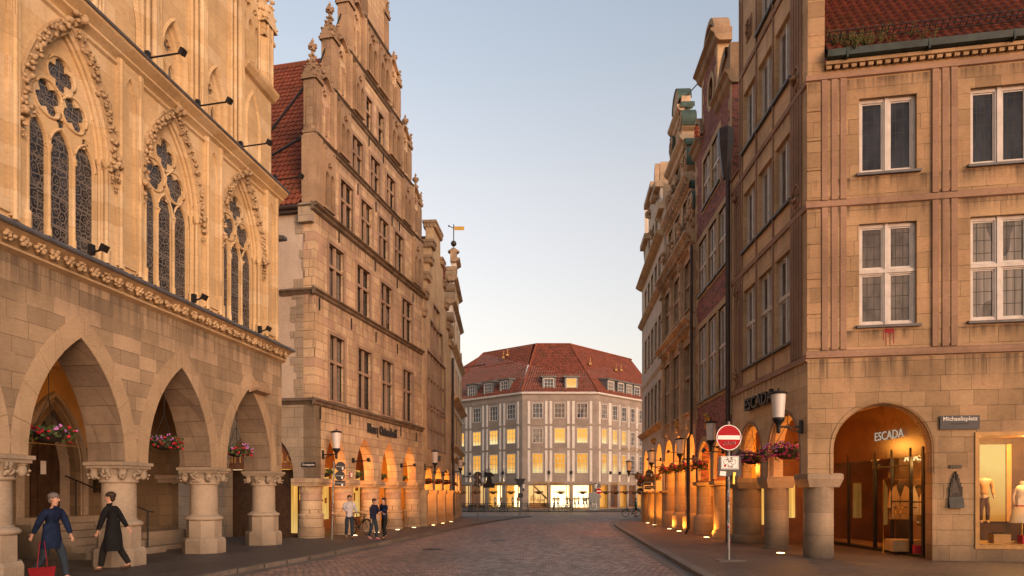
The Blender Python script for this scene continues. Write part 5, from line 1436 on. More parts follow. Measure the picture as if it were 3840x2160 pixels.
# ================================================================== ornate sandstone house
F3 = Fr((8.68, 39.0), -92.43)
R3_ = F3.root('ornate_gable_house', 'brown sandstone house with scrolled gable and green copper caps, beyond the brick house', 'gabled house')
def build_R3():
    L = 8.0
    ar = [(1.5, 1.15, 3.5), (4.2, 1.15, 3.5), (6.75, 1.1, 3.5)]
    out = [(0, 3.3)]
    for cx, h, zs in ar: out += roundarch(cx, 3.3, zs, h, 12)
    out += [(L, 3.3), (L, 13.6), (7.6, 13.6), (7.3, 15.5), (6.9, 16.6), (6.4, 16.7), (6.2, 18.2), (5.8, 18.9), (5.4, 19.), (5.3, 20.6), (4.9, 20.9), (4.9, 21.6), (3.1, 21.6), (3.1, 20.9), (2.7, 20.6), (2.6, 19.), (2.2, 18.9), (1.8, 18.2), (1.6, 16.7), (1.1, 16.6), (.7, 15.5), (.4, 13.6), (0, 13.6)]
    W = [(.35, 2.4, 5.6, 8.8), (2.92, 5.0, 5.6, 8.8), (5.5, 7.5, 5.6, 8.8), (.5, 2.0, 10.5, 12.75), (3.05, 4.55, 10.5, 12.75), (5.7, 7.1, 10.5, 12.75), (1.5, 2.6, 14.1, 15.9), (3.3, 4.6, 14.1, 15.9), (5.3, 6.4, 14.1, 15.9), (3.3, 4.6, 17.1, 18.6)]
    MB().wall(out, [rect(*q) for q in W], 0, .45).build('gable_wall', M['ashR3'], R3_, norm=True)
    for q in W: cross_window(R3_, *q, M['ashR3'], M['glassB'], lights=4 if q[1] - q[0] > 2 and q[3] < 9 else 2, trans=.53, band=.1, deep=.3, m=.12)
    rnd.seed(17)
    for z, a, b, p in ((13.6, -.05, 8.05, .5), (9.72, -.05, 8.05, .5), (16.6, .8, 7.2, .38), (18.95, 1.9, 6.1, .34), (20.85, 2.7, 5.3, .3), (3.42, -.02, .3, .1)):
        mb = MB(); mb.prof([(0, z - .5), (-p * .3, z - .42), (-p * .4, z - .22), (-p * .8, z - .1), (-p, z), (-p, z + .1), (.1, z + .16)], a, b)
        x = a + .3
        while x < b and p > .35:
            mb.box(x - .05, x + .05, -p * .75, 0, z - .36, z - .12); x += .42
        mb.build('cornice', M['ashR3'], R3_, norm=True)
    pl = MB()
    for x in (.2, 2.66, 5.2, 7.75):
        for (z0, z1) in ((4.9, 9.2), (10., 13.1)):
            pl.cut()
            pl.box(x - .13, x + .13, -.16, 0, z0, z1); pl.box(x - .17, x + .17, -.24, 0, z1 - .35, z1 - .05); carve(pl, (x, -.2, z1 - .3), .16, 5); carve(pl, (x, -.16, (z0 + z1) / 2), .14, 4)
    for x in (.9, 2.9, 5., 7.1): pl.cut(); carve(pl, (x, -.1, 14.8), .3, 9, .9); pl.cut(); carve(pl, (x * .6 + 1.6, -.1, 17.6), .22, 7, .9)
    pl.build('carved_pilasters', M['ashR3'], R3_)
    vol = MB()
    for cx, z, r in ((7.45, 15.0, .62), (.55, 15.0, .62), (6.25, 17.6, .6), (1.75, 17.6, .6), (5.2, 20.05, .55), (2.8, 20.05, .55)):
        pa = arcpts(cx, z, r, -PI / 2, 1.5 * PI, 16); vol.cut()
        vol.band(pa, -.12, pa, .5, True); vol.add([(x, -.12, z_) for x, z_ in pa[:-1]], [tuple(range(16))])
        vol.tube([(x, -.14, z_) for x, z_ in arcpts(cx, z, r * .6, 0, 2 * PI, 12)], .05, 5)
        vol.band(arcpts(cx, z - r * 1.25, r * .5, 0, 2 * PI, 10), -.12, arcpts(cx, z - r * 1.25, r * .5, 0, 2 * PI, 10), .5)
    vol.build('scroll', M['ashR3'], R3_)
    cop = MB()
    for cx, z, r in ((7.45, 15.0, .65), (6.25, 17.6, .63), (5.2, 20.05, .58), (2.8, 20.05, .58)):
        cop.cut(); pa = arcpts(cx, z, r, -.6, PI / 2 + .5, 10); cop.band(pa, -.16, pa, .56)
        pb = arcpts(cx, z + r * 1.45, r * .38, -.6, PI, 8); cop.band(pb, -.14, pb, .54)
    cop.cut(); pc = arcpts(4.0, 21.5, .85, 0, PI, 12); cop.band(pc, -.16, pc, .52)
    cop.build('copper_caps', M['copper'], R3_)
    tp = MB(); tp.add([(x, -.1, z) for x, z in pc] + [(x, .45, z) for x, z in pc], [tuple(range(13)), tuple(range(25, 12, -1))]); tp.build('gable_crown', M['ashR3'], R3_)
    for cx in (-.02, 2.85, 5.5, 7.98):
        g = gz(F3.w(cx, .4, 0)[1])
        o = house_column(R3_, cx, .42, g, 3.36, .37, M['ashR3'], .78, .5, .5, .3)
    hd = MB()
    for cx in (1.5, 4.2, 6.75): hd.cut(); hd.blob((cx, -.1, 4.95), .12, .2, (1, 1, 1.5), 2); hd.blob((cx, -.08, 5.14), .13, .25, (1.2, 1, .5)); hd.box(cx - .14, cx + .14, -.06, 0, 4.7, 5.2)
    hd.build('keystone_head', M['ashR3'], R3_)
    gm = MB(); carve(gm, (4.6, -.15, 5.25), .24, 8); gm.build('gilt_house_mark', M['gold'], R3_)
    pantiles('tiled_roof', M['roof'], R3_, (L + .1, .6, 13.4), (0, 1, 0), Vector((-4., 0, 7.)).normalized(), 23, lambda k: 0, lambda k: 8, .25, .36, 4, .045, 6)
    MB().add([(-.1, .5, 13.4), (4., .5, 20.5), (4., 9, 20.5), (-.1, 9, 13.4)], [(0, 1, 2, 3)]).build('roof_left', M['roof'], R3_)
    MB().box(0, L, .45, 3.2, 4.75, 4.9).box(0, L, 3.2, 3.4, -.6, 4.9).build('arcade_back_wall', M['plasterO'], R3_)
    dp = MB(); dp.tube([(L + .05, -.2, 13.), (L + .05, -.2, 4.4)], .06, 8); dp.tube([(L + .02, -.2, 4.5), (L - .06, -.32, 4.2), (L - .06, -.32, .15), (L - .2, -.45, -.2)], .08, 8); dp.build('downpipe', M['pipe'], R3_)
    tie = MB(); tie.tube([(4.7, .3, 21.7), (7.9, .3, 20.6)], .03, 5); tie.build('tie_rod', M['iron'], R3_)
build_R3()

# ================================================================== pale rendered house
F4 = Fr((9.5, 49.9), -94.3)
R4_ = F4.root('pale_render_house', 'pale rendered house with rows of plain brown windows and stepped gable, beyond the ornate house', 'gabled house')
def build_R4():
    L = 10.9
    ar = [(2.5, 1.25, 3.4), (5.6, 1.25, 3.4), (8.9, 1.3, 3.4)]
    out = [(0, 1.8)]
    for cx, h, zs in ar: out += roundarch(cx, 1.8, zs, h, 12)
    out += [(L, 1.8), (L, 16.7), (L, 18.3), (9.4, 19.4), (9.4, 20.2), (7.2, 21.2), (3.9, 21.2), (3.9, 19.2), (1.6, 19.2), (1.6, 16.7), (0, 16.7)]
    W = []
    for k in range(5):
        x = 1.85 + 1.72 * k
        W += [(x, x + .95, 6.1, 8.45), (x, x + .95, 10.25, 12.3), (x, x + .95, 14.1, 15.8)]
    for x in (3.9, 5.8, 7.4): W.append((x, x + .8, 17.2, 18.8))
    MB().wall(out, [rect(*q) for q in W], 0, .4).build('rendered_wall', M['plasterR4'], R4_, norm=True)
    for q in W: cross_window(R4_, *q, M['trimR2'], M['glassE'], lights=1, trans=0, band=.1, deep=.26, proud=.01)
    for z, p in ((5.85, .3), (13.85, .3), (16.72, .45), (9.3, .05)):
        mb = MB(); mb.prof([(0, z - .3), (-p * .5, z - .2), (-p, z - .04), (-p, z + .06), (0, z + .12)], -.05, L + .02); mb.build('cornice', M['ashC'], R4_, norm=True)
    st = MB(); rnd.seed(14)
    for a, b, z in ((9.2, 10.95, 18.3), (7., 9.5, 20.2), (3.7, 7.2, 21.2), (1.4, 3.9, 19.2)):
        st.cut(); st.prof([(-.3, z - .3), (-.3, z + .05), (.55, z + .1), (.55, z - .3)], a, b)
    for x, z in ((10.8, 18.35), (9.3, 20.3), (7.0, 21.3)): st.cut(); st.profy([(x - .5, z), (x + .1, z), (x + .1, z + 1.1), (x - .15, z + .9)], .0, .5)
    for x, z in ((10.2, 17.6), (8.6, 19.8), (6.8, 18.), (5., 20.2)): st.cut(); carve(st, (x, -.1, z), .3, 7, .9)
    st.build('stepped_coping', M['ashR3'], R4_)
    for cx in (-.02, 4.0, 7.25, 10.6):
        g = gz(F4.w(cx, .4, 0)[1])
        house_column(R4_, cx, .42, g, 1.86, .5, M['trimR2'], .1, .53, .56, .22)
    dim = MB(); carve(dim, (7.2, -.1, 5.), .25, 6); dim.build('gilt_house_mark', M['gold'], R4_)
    MB().box(0, L, .45, 3.2, 4.75, 4.9).box(0, L, 3.2, 3.4, -.8, 4.9).build('arcade_back_wall', M['plasterO'], R4_)
    MB().add([(-.1, .4, 16.6), (5.4, .4, 21.), (5.4, 9, 21.), (-.1, 9, 16.6)], [(0, 1, 2, 3)]).add([(L, .4, 16.6), (5.4, .4, 21.), (5.4, 9, 21.), (L, 9, 16.6)], [(0, 1, 2, 3)]).build('roof', M['roof'], R4_)
    MB().box(0, .3, .4, 9, -1, 16.7).build('side_wall', M['plasterR4'], R4_)
build_R4()
F5 = Fr((12.2, 62.), -102.55)
R5_ = F5.root('far_scrolled_house', 'white house with carved scroll edge, only a sliver showing beyond the pale rendered house', 'gabled house')
def build_R5():
    MB().box(0, 11, .15, 8, -1, 23.2).build('side_wall', M['plasterD'], R5_)
    st = MB()
    for z in (12.5, 16.3, 20.): st.box(-.05, 11, .05, .2, z - .06, z + .06)
    st.build('string_course', M['trimR2'], R5_)
    mb = MB(); rnd.seed(6)
    for k in range(12): carve(mb, (1.2, .0, 10.2 + .48 * k), .3, 5, .8)
    mb.build('scroll', M['plasterD'], R5_)
build_R5()
# ================================================================== far corner department store
FS = Fr((1.47, 96.5), 0.); FSL = Fr((-7.8, 104.8), -41.84); FSR = Fr((12.0, 96.5), 46.41)
S_ = FS.root('far_corner_store', 'grey stone store with red hipped roof and lit yellow windows closing the street end', 'store building')
ML = frame_m(FSL, FS); MR = frame_m(FSR, FS); MI = Matrix.Identity(4)
GZF = -.58
def build_S():
    faces = []
    faces.append((MI, 10.53, [(1.40, 2.92), (4.50, 6.06), (7.68, 9.24)], 'front', [(.85, 3.6), (3.98, 6.75), (7.12, 9.95)]))
    faces.append((ML, 12.44, [(-4.3, -2.6), (-.95, .7), (2.5, 4.25), (6.0, 7.72), (9.45, 11.15)], 'left', [(-4.2, -1.3), (-1.0, 1.9), (2.2, 5.0), (5.75, 8.5), (9.2, 11.95)]))
    faces.append((MR, 11.46, [(1.1, 2.5), (3.75, 5.05), (6.05, 7.35), (8.4, 9.6), (10.7, 11.9), (13., 14.2)], 'right', [(.7, 2.75), (3.3, 5.1), (5.7, 7.5), (8.0, 9.9), (10.4, 12.3), (13, 15)]))
    lit = {('front', 1): (0, 1, 1), ('front', 0): (1, 1, 1), ('left', 1): (1, 1, 1, 1, 1), ('left', 0): (1, 1, 1, 1, 1), ('right', 1): (1, 1, 1, 0, 0, 0), ('right', 0): (1, 1, 1, 0, 0, 0)}
    rows = [(4.5, 7.35), (8.78, 10.92), (12.3, 14.47)]
    wmesh = {}
    for m, L, cols, side, shops in faces:
        x0 = -6. if side == 'left' else 0; x1 = L if side != 'right' else L + 6
        holes = []
        for a, b in cols:
            for c, d in rows: holes.append(rect(a, b, c, d))
        for a, b in shops: holes.append(rect(a, b, GZF + .12, 2.9))
        MB().wall(rect(x0, x1, GZF - .4, 15.75), holes, 0, .4).xf(m).build('wall', M['stoneS'], S_, norm=True)
        # pale strips beside the windows, sill panels
        st = MB(); pn = MB()
        for a, b in cols:
            wd = b - a
            for (za, zb) in ((3.35, 7.75), (8.05, 11.2), (11.5, 14.72)):
                for x in (a - .66, b + .26): st.box(x, x + .36, -.07, 0, za, zb)
                zt = {3.35: 4.35, 8.05: 8.65, 11.5: 12.15}[za]
                pn.wall(rect(a - .05, b + .05, za + .12, zt - .1), [rect(a + .05, b - .05, za + .2, zt - .18)], -.03, 0.)
        st.xf(m).build('pale_strips', M['stripS'], S_); pn.xf(m).build('sill_panels', M['stoneS'], S_)
        ba = MB()
        for z, h in ((3.2, .1), (7.9, .1), (11.35, .08), (14.9, .06)): ba.prof([(0, z - h), (-.05, z - h), (-.05, z + h), (0, z + h)], x0, x1)
        ba.xf(m).build('floor_bands', M['stoneS'], S_)
        for i, (a, b) in enumerate(cols):
            for r_, (c, d) in enumerate(rows):
                on = lit.get((side, r_), (0,) * 9)[i]
                wd, hg = round(b - a, 2), d - c
                key = (wd, r_)
                if key not in wmesh:
                    f = MB(); nx = 3; nz = 4 if r_ == 0 else 3
                    f.wall(rect(0, wd, 0, hg), [rect(.09, wd - .09, .09, hg - .09)], -.03, .12)
                    for k in range(1, nx): f.box(wd * k / nx - .022, wd * k / nx + .022, .03, .07, .05, hg - .05)
                    for k in range(1, nz): f.box(.05, wd - .05, .035, .075, hg * k / nz - .022, hg * k / nz + .022)
                    if r_ == 0:
                        for k in range(9): f.tube([(wd * k / 8, -.1, .05), (wd * k / 8 + .06, -.14, .2), (wd * k / 8, -.1, .33)], .014, 4)
                        f.box(0, wd, -.12, -.09, .3, .33); f.box(0, wd, -.12, -.09, .04, .07)
                    g = MB(); g.box(.05, wd - .05, .09, .1, .05, hg - .05)
                    wmesh[key] = (f.mesh('window'), g)
                loc = m @ Vector((a, 0, c)); rz = m.to_euler().z
                o = put('window', wmesh[key][0], M['white'], S_, loc, (0, 0, rz))
                wmesh[key][1].build('pane', M['lit2' if on and r_ == 0 else 'lit' if on else 'glassS'], o)
        # shops
        rnd.seed(len(side))
        for i, (a, b) in enumerate(shops):
            mb = MB(); mb.box(a, b, 1.9, 2.0, GZF, 3.0)
            kind = 'shop'
            if side == 'front' and i == 0: kind = 'shopdim'
            if side == 'left' and i < 3: kind = 'shopdim'
            if side == 'right' and i in (1, 3, 5): kind = 'shopdim'
            mb.xf(m).build('lit_shop_wall', M[kind], S_)
            fr = MB(); fr.box(a, b, .2, .3, GZF + .1, GZF + .28); fr.box(a, b, .2, .32, 2.8, 2.9)
            xm = a + (b - a) * (.28 if i == 0 and side == 'front' else .82); fr.box(xm - .05, xm + .05, .2, .3, GZF + .1, 2.9); fr.box(a, a + .06, .2, 1.9, GZF, 2.9); fr.box(b - .06, b, .2, 1.9, GZF, 2.9)
            o = fr.xf(m).build('shop_window', M['gold' if kind == 'shop' else 'wood'], S_)
            MB().box(a, b, .24, .25, GZF + .2, 2.85).xf(m).build('pane', M['farglass'], o)
            MB().box(a, b, .3, 1.95, GZF + .02, GZF + .16).xf(m).build('display_floor', M['stripS'], o)
            p_ = m @ Vector(((a + b) / 2, 1.0, 2.6))
        if side == 'front':
            sa = MB(); sa.box(.95, 3.5, 1.2, 1.3, GZF, .3); sa.prof([(1.1, 1.9), (1.1, 2.2), (1.25, 2.2), (1.25, 1.9)], 2.2, 2.4)
            for k in range(14): sa.box(1.2 + .15 * k, 1.28 + .15 * k, 1.3, 1.4, .2 + rnd.uniform(0, .5), .7 + rnd.uniform(0, .8))
            sa.add([(1.5, 1.5, 2.75), (1.8, 1.5, 2.75), (3.5, 1.5, 1.1), (3.5, 1.5, .75)], [(0, 1, 2, 3)])
            sa.build('stair', M['khaki'], S_)
        # wall uplights between shop bays
        ul = MB()
        xs = {'front': (3.78, 6.93), 'left': (-1.1, 2.05, 5.4, 8.85), 'right': (3.02, 5.4, 7.75, 10.15)}[side]
        for x in xs: ul.cut(); ul.box(x - .13, x + .13, -.32, -.02, 4.4, 4.85)
        ul.xf(m).build('wall_lights', M['iron'], S_)
        for x in xs:
            p_ = m @ Vector((x, -.2, 4.38)); p_ = Vector(FS.w(p_.x, p_.y, p_.z))
            o = spot(p_, 110, (1., .62, .25), rad(32), (0, 0, 0), .5, .05)
            p2 = m @ Vector((x, -.2, 4.88)); p2 = Vector(FS.w(p2.x, p2.y, p2.z)); spot(p2, 60, (1., .5, .2), rad(30), (PI, 0, 0), .6, .05)
        ev = MB(); ev.prof([(.1, 15.6), (-.35, 15.72), (-.4, 15.92), (-.36, 15.96), (.2, 16.0)], x0 - .15, x1 + .15); ev.xf(m).build('eaves', M['stripS'], S_, norm=True)
    # roof: five tiled planes
    ox, oy = 1.47, 96.5
    ZR, ZE = 24.2, 15.95
    P = lambda x, y, z: Vector((x - ox, y - oy, z))
    eL0, eL1, eR1, eR0 = (-12.6, 109.2), (1.32, 96.15), (12.15, 96.15), (24.3, 109.)
    rL0, rL1, rR1, rR0 = (-4.6, 110.3), (3.68, 103.5), (8.8, 103.5), (20.2, 115.5)
    mesh_planes = [(eL1, eR1, rL1, rR1), (eL0, eL1, rL0, rL1), (eR1, eR0, rR1, rR0)]
    for (a, b, ra, rb), nm in zip(mesh_planes, ('roof_front', 'roof_left', 'roof_right')):
        A0, B0 = P(*a, ZE), P(*b, ZE); RA, RB = P(*ra, ZR), P(*rb, ZR)
        U = (B0 - A0).normalized()
        N = U.cross(RA - A0).normalized(); V = N.cross(U).normalized()
        if V.z < 0: V = -V
        vl = (RA - A0).dot(V); th = .38; n = int(vl / th)
        ua, ub, LL = (RA - A0).dot(U), (RB - A0).dot(U), (B0 - A0).length
        if nm == 'roof_right': ub = ua + 16.4
        vb = (RB - A0).dot(V)
        pantiles(nm, M['roofS'], S_, A0, U, V, n, lambda k: ua * (k * th / vl), lambda k: LL + (ub - LL) * (k * th / vl), .33, th, 3, .05, 11)
    # side hips running away behind
    MB().add([P(*eL0, ZE), P(-7.8, 114., 21.5), P(*rL0, ZR)], [(0, 1, 2)]).add([P(-20, 116, ZE), P(*eL0, ZE), P(*rL0, ZR), P(-12, 118, 20.)], [(0, 1, 2, 3)]).add([P(*rL1, ZR), P(*rL0, ZR), P(10, 125, 23.5), P(*rR0, ZR), P(*rR1, ZR)], [(0, 1, 2, 3, 4)]).add([P(*eR0, ZE), P(31, 118, ZE), P(26., 124, 20), P(*rR0, ZR)], [(0, 1, 2, 3)]).build('roof_back', M['roofS'], S_)
    hp = MB()
    for a, b in ((eL1, rL1), (eR1, rR1), (eL0, rL0)): hp.tube([P(*a, ZE + .12), P(*b, ZR + .1)], .16, 6)
    hp.tube([P(*rL1, ZR + .1), P(*rR1, ZR + .1)], .16, 6); hp.tube([P(*rL1, ZR + .1), P(*rL0, ZR + .1)], .14, 6); hp.tube([P(*rR1, ZR + .1), P(*rR0, ZR + .1)], .14, 6)
    hp.build('hip_tiles', M['roof'], S_)
    # dormers
    dm = MB(); dm.wall(rect(-.78, .78, 0, 1.75), [rect(-.62, .62, .12, 1.55)], 0, .1)
    dw = MB(); dw.box(-.95, -.74, -.02, 2.2, -.1, 1.85); dw.box(.74, .95, -.02, 2.2, -.1, 1.85); dw.prof([(-.25, 1.78), (-.28, 1.98), (2.6, 2.25), (2.6, 1.9)], -1.12, 1.12)
    me_f = None
    def dormer(m, x, on):
        nonlocal me_f
        loc = m @ Vector((x, .12, 16.3)); rz = m.to_euler().z
        o = put('dormer', dw_me, M['roofgutter'], S_, loc, (0, 0, rz))
        f = put('window', dm_me, M['white'], o)
        put('pane', dg_on if on else dg_off, M['lit' if on else 'glassS'], f)
    for k in (-.2, .2): dm.box(k - .025, k + .025, .02, .06, .1, 1.6)
    for k in (.6, 1.1): dm.box(-.65, .65, .02, .06, k - .025, k + .025)
    dm_me, dw_me = dm.mesh('dormer_window'), dw.mesh('dormer_cheeks', True)
    g_ = MB().box(-.64, .64, .06, .08, .1, 1.58)
    dg_on, dg_off = g_.mesh('dormer_pane'), g_.mesh('dormer_pane')
    for x, on in ((3.75, 0), (6.95, 1)): dormer(MI, x, on)
    for x in (2.1, 5.55, 8.85): dormer(ML, x, 0)
    for x in (3.6, 6.1, 8.3, 10.4): dormer(MR, x, 0)
    ch = MB()
    for x, y, z in ((-1.3, 104.9, 22.6), (-.7, 104.4, 22.9), (17.2, 108., 21.2), (16.2, 106.6, 21.0), (11.6, 101.6, 21.)): p = P(x, y, z); ch.cut(); ch.tube([p, p + Vector((0, -.3, .8))], .09, 6); ch.box(p.x - .2, p.x + .2, p.y - .6, p.y - .1, p.z - .3, p.z)
    ch.build('roof_hooks', M['khaki'], S_)
build_S()
# lettering over the shops
def sign(name, label, fr, x, z, txt, size, mat, ext=.02, bold=.004, y=-.04, sx=1., align='LEFT', cat='sign', dz=0):
    o = text_mb(txt, size, ext, bold, align, sx).build(name, M[mat])
    o.location = fr.w(x, y, z); o.rotation_euler = (0, 0, fr.a)
    tag(o, label, cat); return o
sign('shop_lettering', 'small gilt shop lettering over the dark doorway of the far store', FS, 1.6, 2.98, 'Zumnorde', .6, 'gold', sx=.75)
sign('shop_lettering', 'small gilt capitals right of the script sign over the far store doorway', FS, 3.9, 3.02, 'HERRENMODEN', .28, 'gold', bold=.006, y=-.08)
sign('shop_lettering', 'gilt shop lettering on the left wing of the far store, above the bicycles', FSL, 4.6, 2.98, 'Zumnorde', .6, 'gold', sx=.75)
sign('shop_lettering', 'small gilt capitals on the left wing of the far store', FSL, 7.2, 3.02, 'HERRENMODEN', .28, 'gold', bold=.006, y=-.08)
sign('shop_lettering', 'gilt shop lettering on the right wing of the far store', FSR, 3.5, 2.98, 'Zumnorde', .6, 'gold', sx=.7)
sign('shop_lettering', 'brown capitals reading HAUS on the right wing of the far store between two window rows', FSR, 5.7, 7.95, 'HAUS  HUCOGE', .8, 'trimR2', bold=.012, y=-.08, sx=1.05)
sign('house_lettering', 'black gothic style house name on the wall above the second arch of the pinnacled house', FB, 4.41, 4.6, 'Haus   Ostendorff', .62, 'signblack', .04, .016, sx=.78)
sign('shop_lettering', 'black shop name on the plain stepped gable house above its arches', FC, 3.3, 3.85, 'Göbner', .62, 'signblack', .04, .018, sx=1.05)
sign('shop_lettering', 'dark raised letters ESCADA on the street wall of the corner building', FE, 1.95, 4.5, 'ESCADA', .56, 'bronze', .06, .008, y=-.12, sx=1.28)
sign('door_lettering', 'glittering letters ESCADA on the dark panel above the glass shop doors', FE, 4.15, 3.32, 'ESCADA', .36, 'glint_letter', .006, .0, y=3.08, sx=1.2)
o = text_mb('ESCADA', .26, .01, .004, 'LEFT', 1.3).xf(Matrix.Rotation(PI, 4, 'Z')).build('reflected_lettering', M['reflected_letter']); o.location = FE.w(6.45, 3.42, 2.66); o.rotation_euler = (0, 0, FE.a); tag(o, 'mirrored letters made as a glowing reflection in the corner shop glass, right of the doors', 'sign')  # reflection of a sign, built as mirrored glowing letters

# ================================================================== small wall signs
def plate(name, label, fr, x0, x1, z0, z1, txt, size, mat='plate', y=-.03, cat='sign'):
    e = empty(name, fr.w((x0 + x1) / 2, 0, z0), fr.a, label, cat)
    w2 = (x1 - x0) / 2
    MB().box(-w2, w2, y - .03, y, 0, z1 - z0).build('plate', M[mat], e)
    if txt: text_mb(txt, size, .003, .003, 'CENTER').move(0, y - .035, (z1 - z0) * .5 - size * .35 if len(txt) < 14 else .2).build('lettering', M['letter'], e)
    return e
pl_ = plate('street_name_plate', 'dark street name plate reading Michaelisplatz beside the round arch of the corner building', FG, 3.2, 4.12, 3.38, 3.73, None, 0)
text_mb('Michaelisplatz', .145, .003, .003, 'CENTER').move(0, -.07, .22).build('lettering', M['letter'], pl_)
text_mb('erinnert an die Kapelle', .045, .002, 0, 'CENTER').move(0, -.065, .13).build('small_lettering', M['bronze'], pl_)
e = empty('street_name_plate', (0, 0, 0), 0, 'small dark street name plate reading Gruetgasse on the lane corner of the pinnacled house', 'sign')
e.location = FB.w(-.5, .12, 2.78); e.rotation_euler = (0, 0, FB.a - PI / 2)
MB().box(-.46, .16, -.03, .0, 0, .19).build('plate', M['plate'], e); text_mb('Gruetgasse', .12, .003, .002, 'CENTER').move(-.15, -.035, .06).build('lettering', M['letter'], e)
e = empty('relief_plaque', FG.w(3.575, 0, 1.36), FG.a, 'dark bronze relief of a stepped gable on the pier right of the round arch', 'plaque')
mb = MB()
st_ = [(.15, .28), (.15, .47), (.12, .47), (.12, .58), (.09, .58), (.09, .69), (.058, .69), (.058, .79), (.028, .79), (.028, .87)]
mb.profy([(-x, z) for x, z in st_] + [(x, z) for x, z in st_[::-1]], -.045, 0)
for x, z in ((.138, .47), (.105, .58), (.074, .69), (.043, .79), (.0, .87)):
    for s_ in (-1, 1): mb.box(s_ * x - .012, s_ * x + .012, -.062, -.01, z - .16, z + .075)
for z in (.40, .47, .58, .69): mb.box(-.15, .15, -.055, -.04, z - .012, z) if z < .5 else mb.box(-.1, .1, -.055, -.04, z - .012, z)
for x in (-.11, -.055, 0, .055, .11): mb.box(x - .012, x + .012, -.058, -.04, .29, .38)
mb.build('gable_relief', M['bronze'], e, norm=True)
mb = MB(); mb.prof([(-.05, .28), (-.12, .0), (-.02, 0), (0, .28)], -.17, .17); mb.build('base_tablet', M['bronze'], e)
e = empty('bronze_tablet', FG.w(3.575, 0, 2.38), FG.a, 'narrow bronze tablet above the gable relief on the corner building', 'plaque'); MB().box(-.14, .14, -.035, 0, 0, .085).build('plate', M['bronze'], e)
e = empty('hydrant_plate', FB.w(2.72, 0, 2.42), FB.a, 'small white plate with red border on the pier between the first two arches', 'sign'); MB().box(-.13, .13, -.03, 0, 0, .26).build('border', M['signred'], e); MB().box(-.1, .1, -.035, -.028, .03, .23).build('plate', M['signwhite'], e)
MBx = MB(); rnd.seed(5)
for k in range(7):
    x = 1.85 + .27 * rnd.random(); h = rnd.uniform(.08, .42); MBx.box(x, x + rnd.uniform(.008, .02), -.004, 0, 5.98 - h, 6.02)
MBx.box(1.9, 2.1, -.005, 0, 5.93, 6.04)
MBx.xf(GM).build('red_paint_stain', M['red'], E_)

# ================================================================== bracket lanterns
def lantern():
    r = empty('bracket_lantern', (0, 0, 0), 0, 'x', 'street lamp', 'bracket lanterns along the arcades')
    g = MB(); g.lathe([(.145, 0), (.19, .64)], 0, 0, 20); g.build('glass_shade', M['frost'], r)
    c = MB(); c.lathe([(.195, .64), (.235, .65), (.235, .68), (.18, .71), (.08, .73), (.025, .74), (.025, .79), (.005, .82)], 0, 0, 20); c.build('cap', M['iron'], r)
    b = MB(); b.lathe([(.03, -.42), (.055, -.38), (.05, -.3), (.06, -.2), (.09, -.14), (.15, -.07), (.165, -.02), (.15, .01)], 0, 0, 16); b.build('holder', M['iron'], r)
    k = MB(); k.tube([(0, .0, -.24), (0, .62, -.24)], .028, 6); k.box(-.05, .05, .56, .64, -.42, -.06); k.tube([(0, .15, -.24), (0, .5, -.38), (0, .6, -.4)], .018, 5)
    k.build('wall_bracket', M['iron'], r)
    return r
l0 = lantern()
spots_ = [(FB, .12, -.62, 3.55, 'frosted bracket lantern at the first arch of the pinnacled house, by the lane corner'),
          (FC, .45, -.62, 3.5, 'frosted bracket lantern where the pinnacled house meets the stepped gable house'),
          (FD, .5, -.62, 3.55, 'frosted bracket lantern beside the downpipe of the narrow pale house, far left'),
          (FE, 6.5, -.66, 3.78, 'large frosted bracket lantern near the corner edge of the corner shop building'),
          (F2, 5.35, -.6, 3.72, 'frosted bracket lantern half hidden behind the no entry sign, on the brick house'),
          (F3, 7.6, -.62, 3.55, 'frosted bracket lantern on the ornate brown sandstone house'),
          (F4, 10.3, -.62, 3.5, 'frosted bracket lantern above the black sign backs on the pale rendered house'),
          (F4, .5, -1.0, 3.35, 'frosted bracket lantern at the far end of the pale rendered house'),
          (FS, .15, -.62, 2.35, 'small frosted wall lantern at the left edge of the far store front'),
          (FS, 10.3, -.62, 2.35, 'small frosted wall lantern at the right edge of the far store front')]
for i, (f, x, y, z, lab) in enumerate(spots_):
    o = l0 if i == 0 else dup(l0, (0, 0, 0), 0)
    o.location = f.w(x, y, z); o.rotation_euler = (0, 0, f.a); o['label'] = lab

# ================================================================== flood lights on brackets
def flood(arm, tilt=1):
    r = empty('floodlight', (0, 0, 0), 0, 'x', 'floodlight', None)
    MB().box(-.055, .055, -.1, 0, -.11, .11).build('mounting_box', M['iron'], r)
    MB().tube([(0, -.1, -.05), (0, -arm, 0)], .022, 6).build('arm', M['iron'], r)
    h = MB(); h.cbox((0, -arm - .03, .02), (.15, .11, .15), 0, .5 * tilt); h.build('lamp_head', M['iron'], r)
    return r
f0 = flood(.95)
for i, (x, lab) in enumerate(((7.35, 'black floodlight arm on the upper cornice of the town hall, nearest the camera'), (9.45, 'black floodlight arm on the upper town hall cornice, second from the left'), (11.7, 'black floodlight arm on the upper town hall cornice, third from the left'), (13.95, 'black floodlight arm at the far end of the upper town hall cornice'))):
    o = f0 if i == 0 else dup(f0, (0, 0, 0), 0)
    o.location = FA.w(x, .0, 12.5); o.rotation_euler = (0, 0, FA.a); o['label'] = lab; o['group'] = 'floodlights on the upper town hall cornice'
f1 = flood(.32)
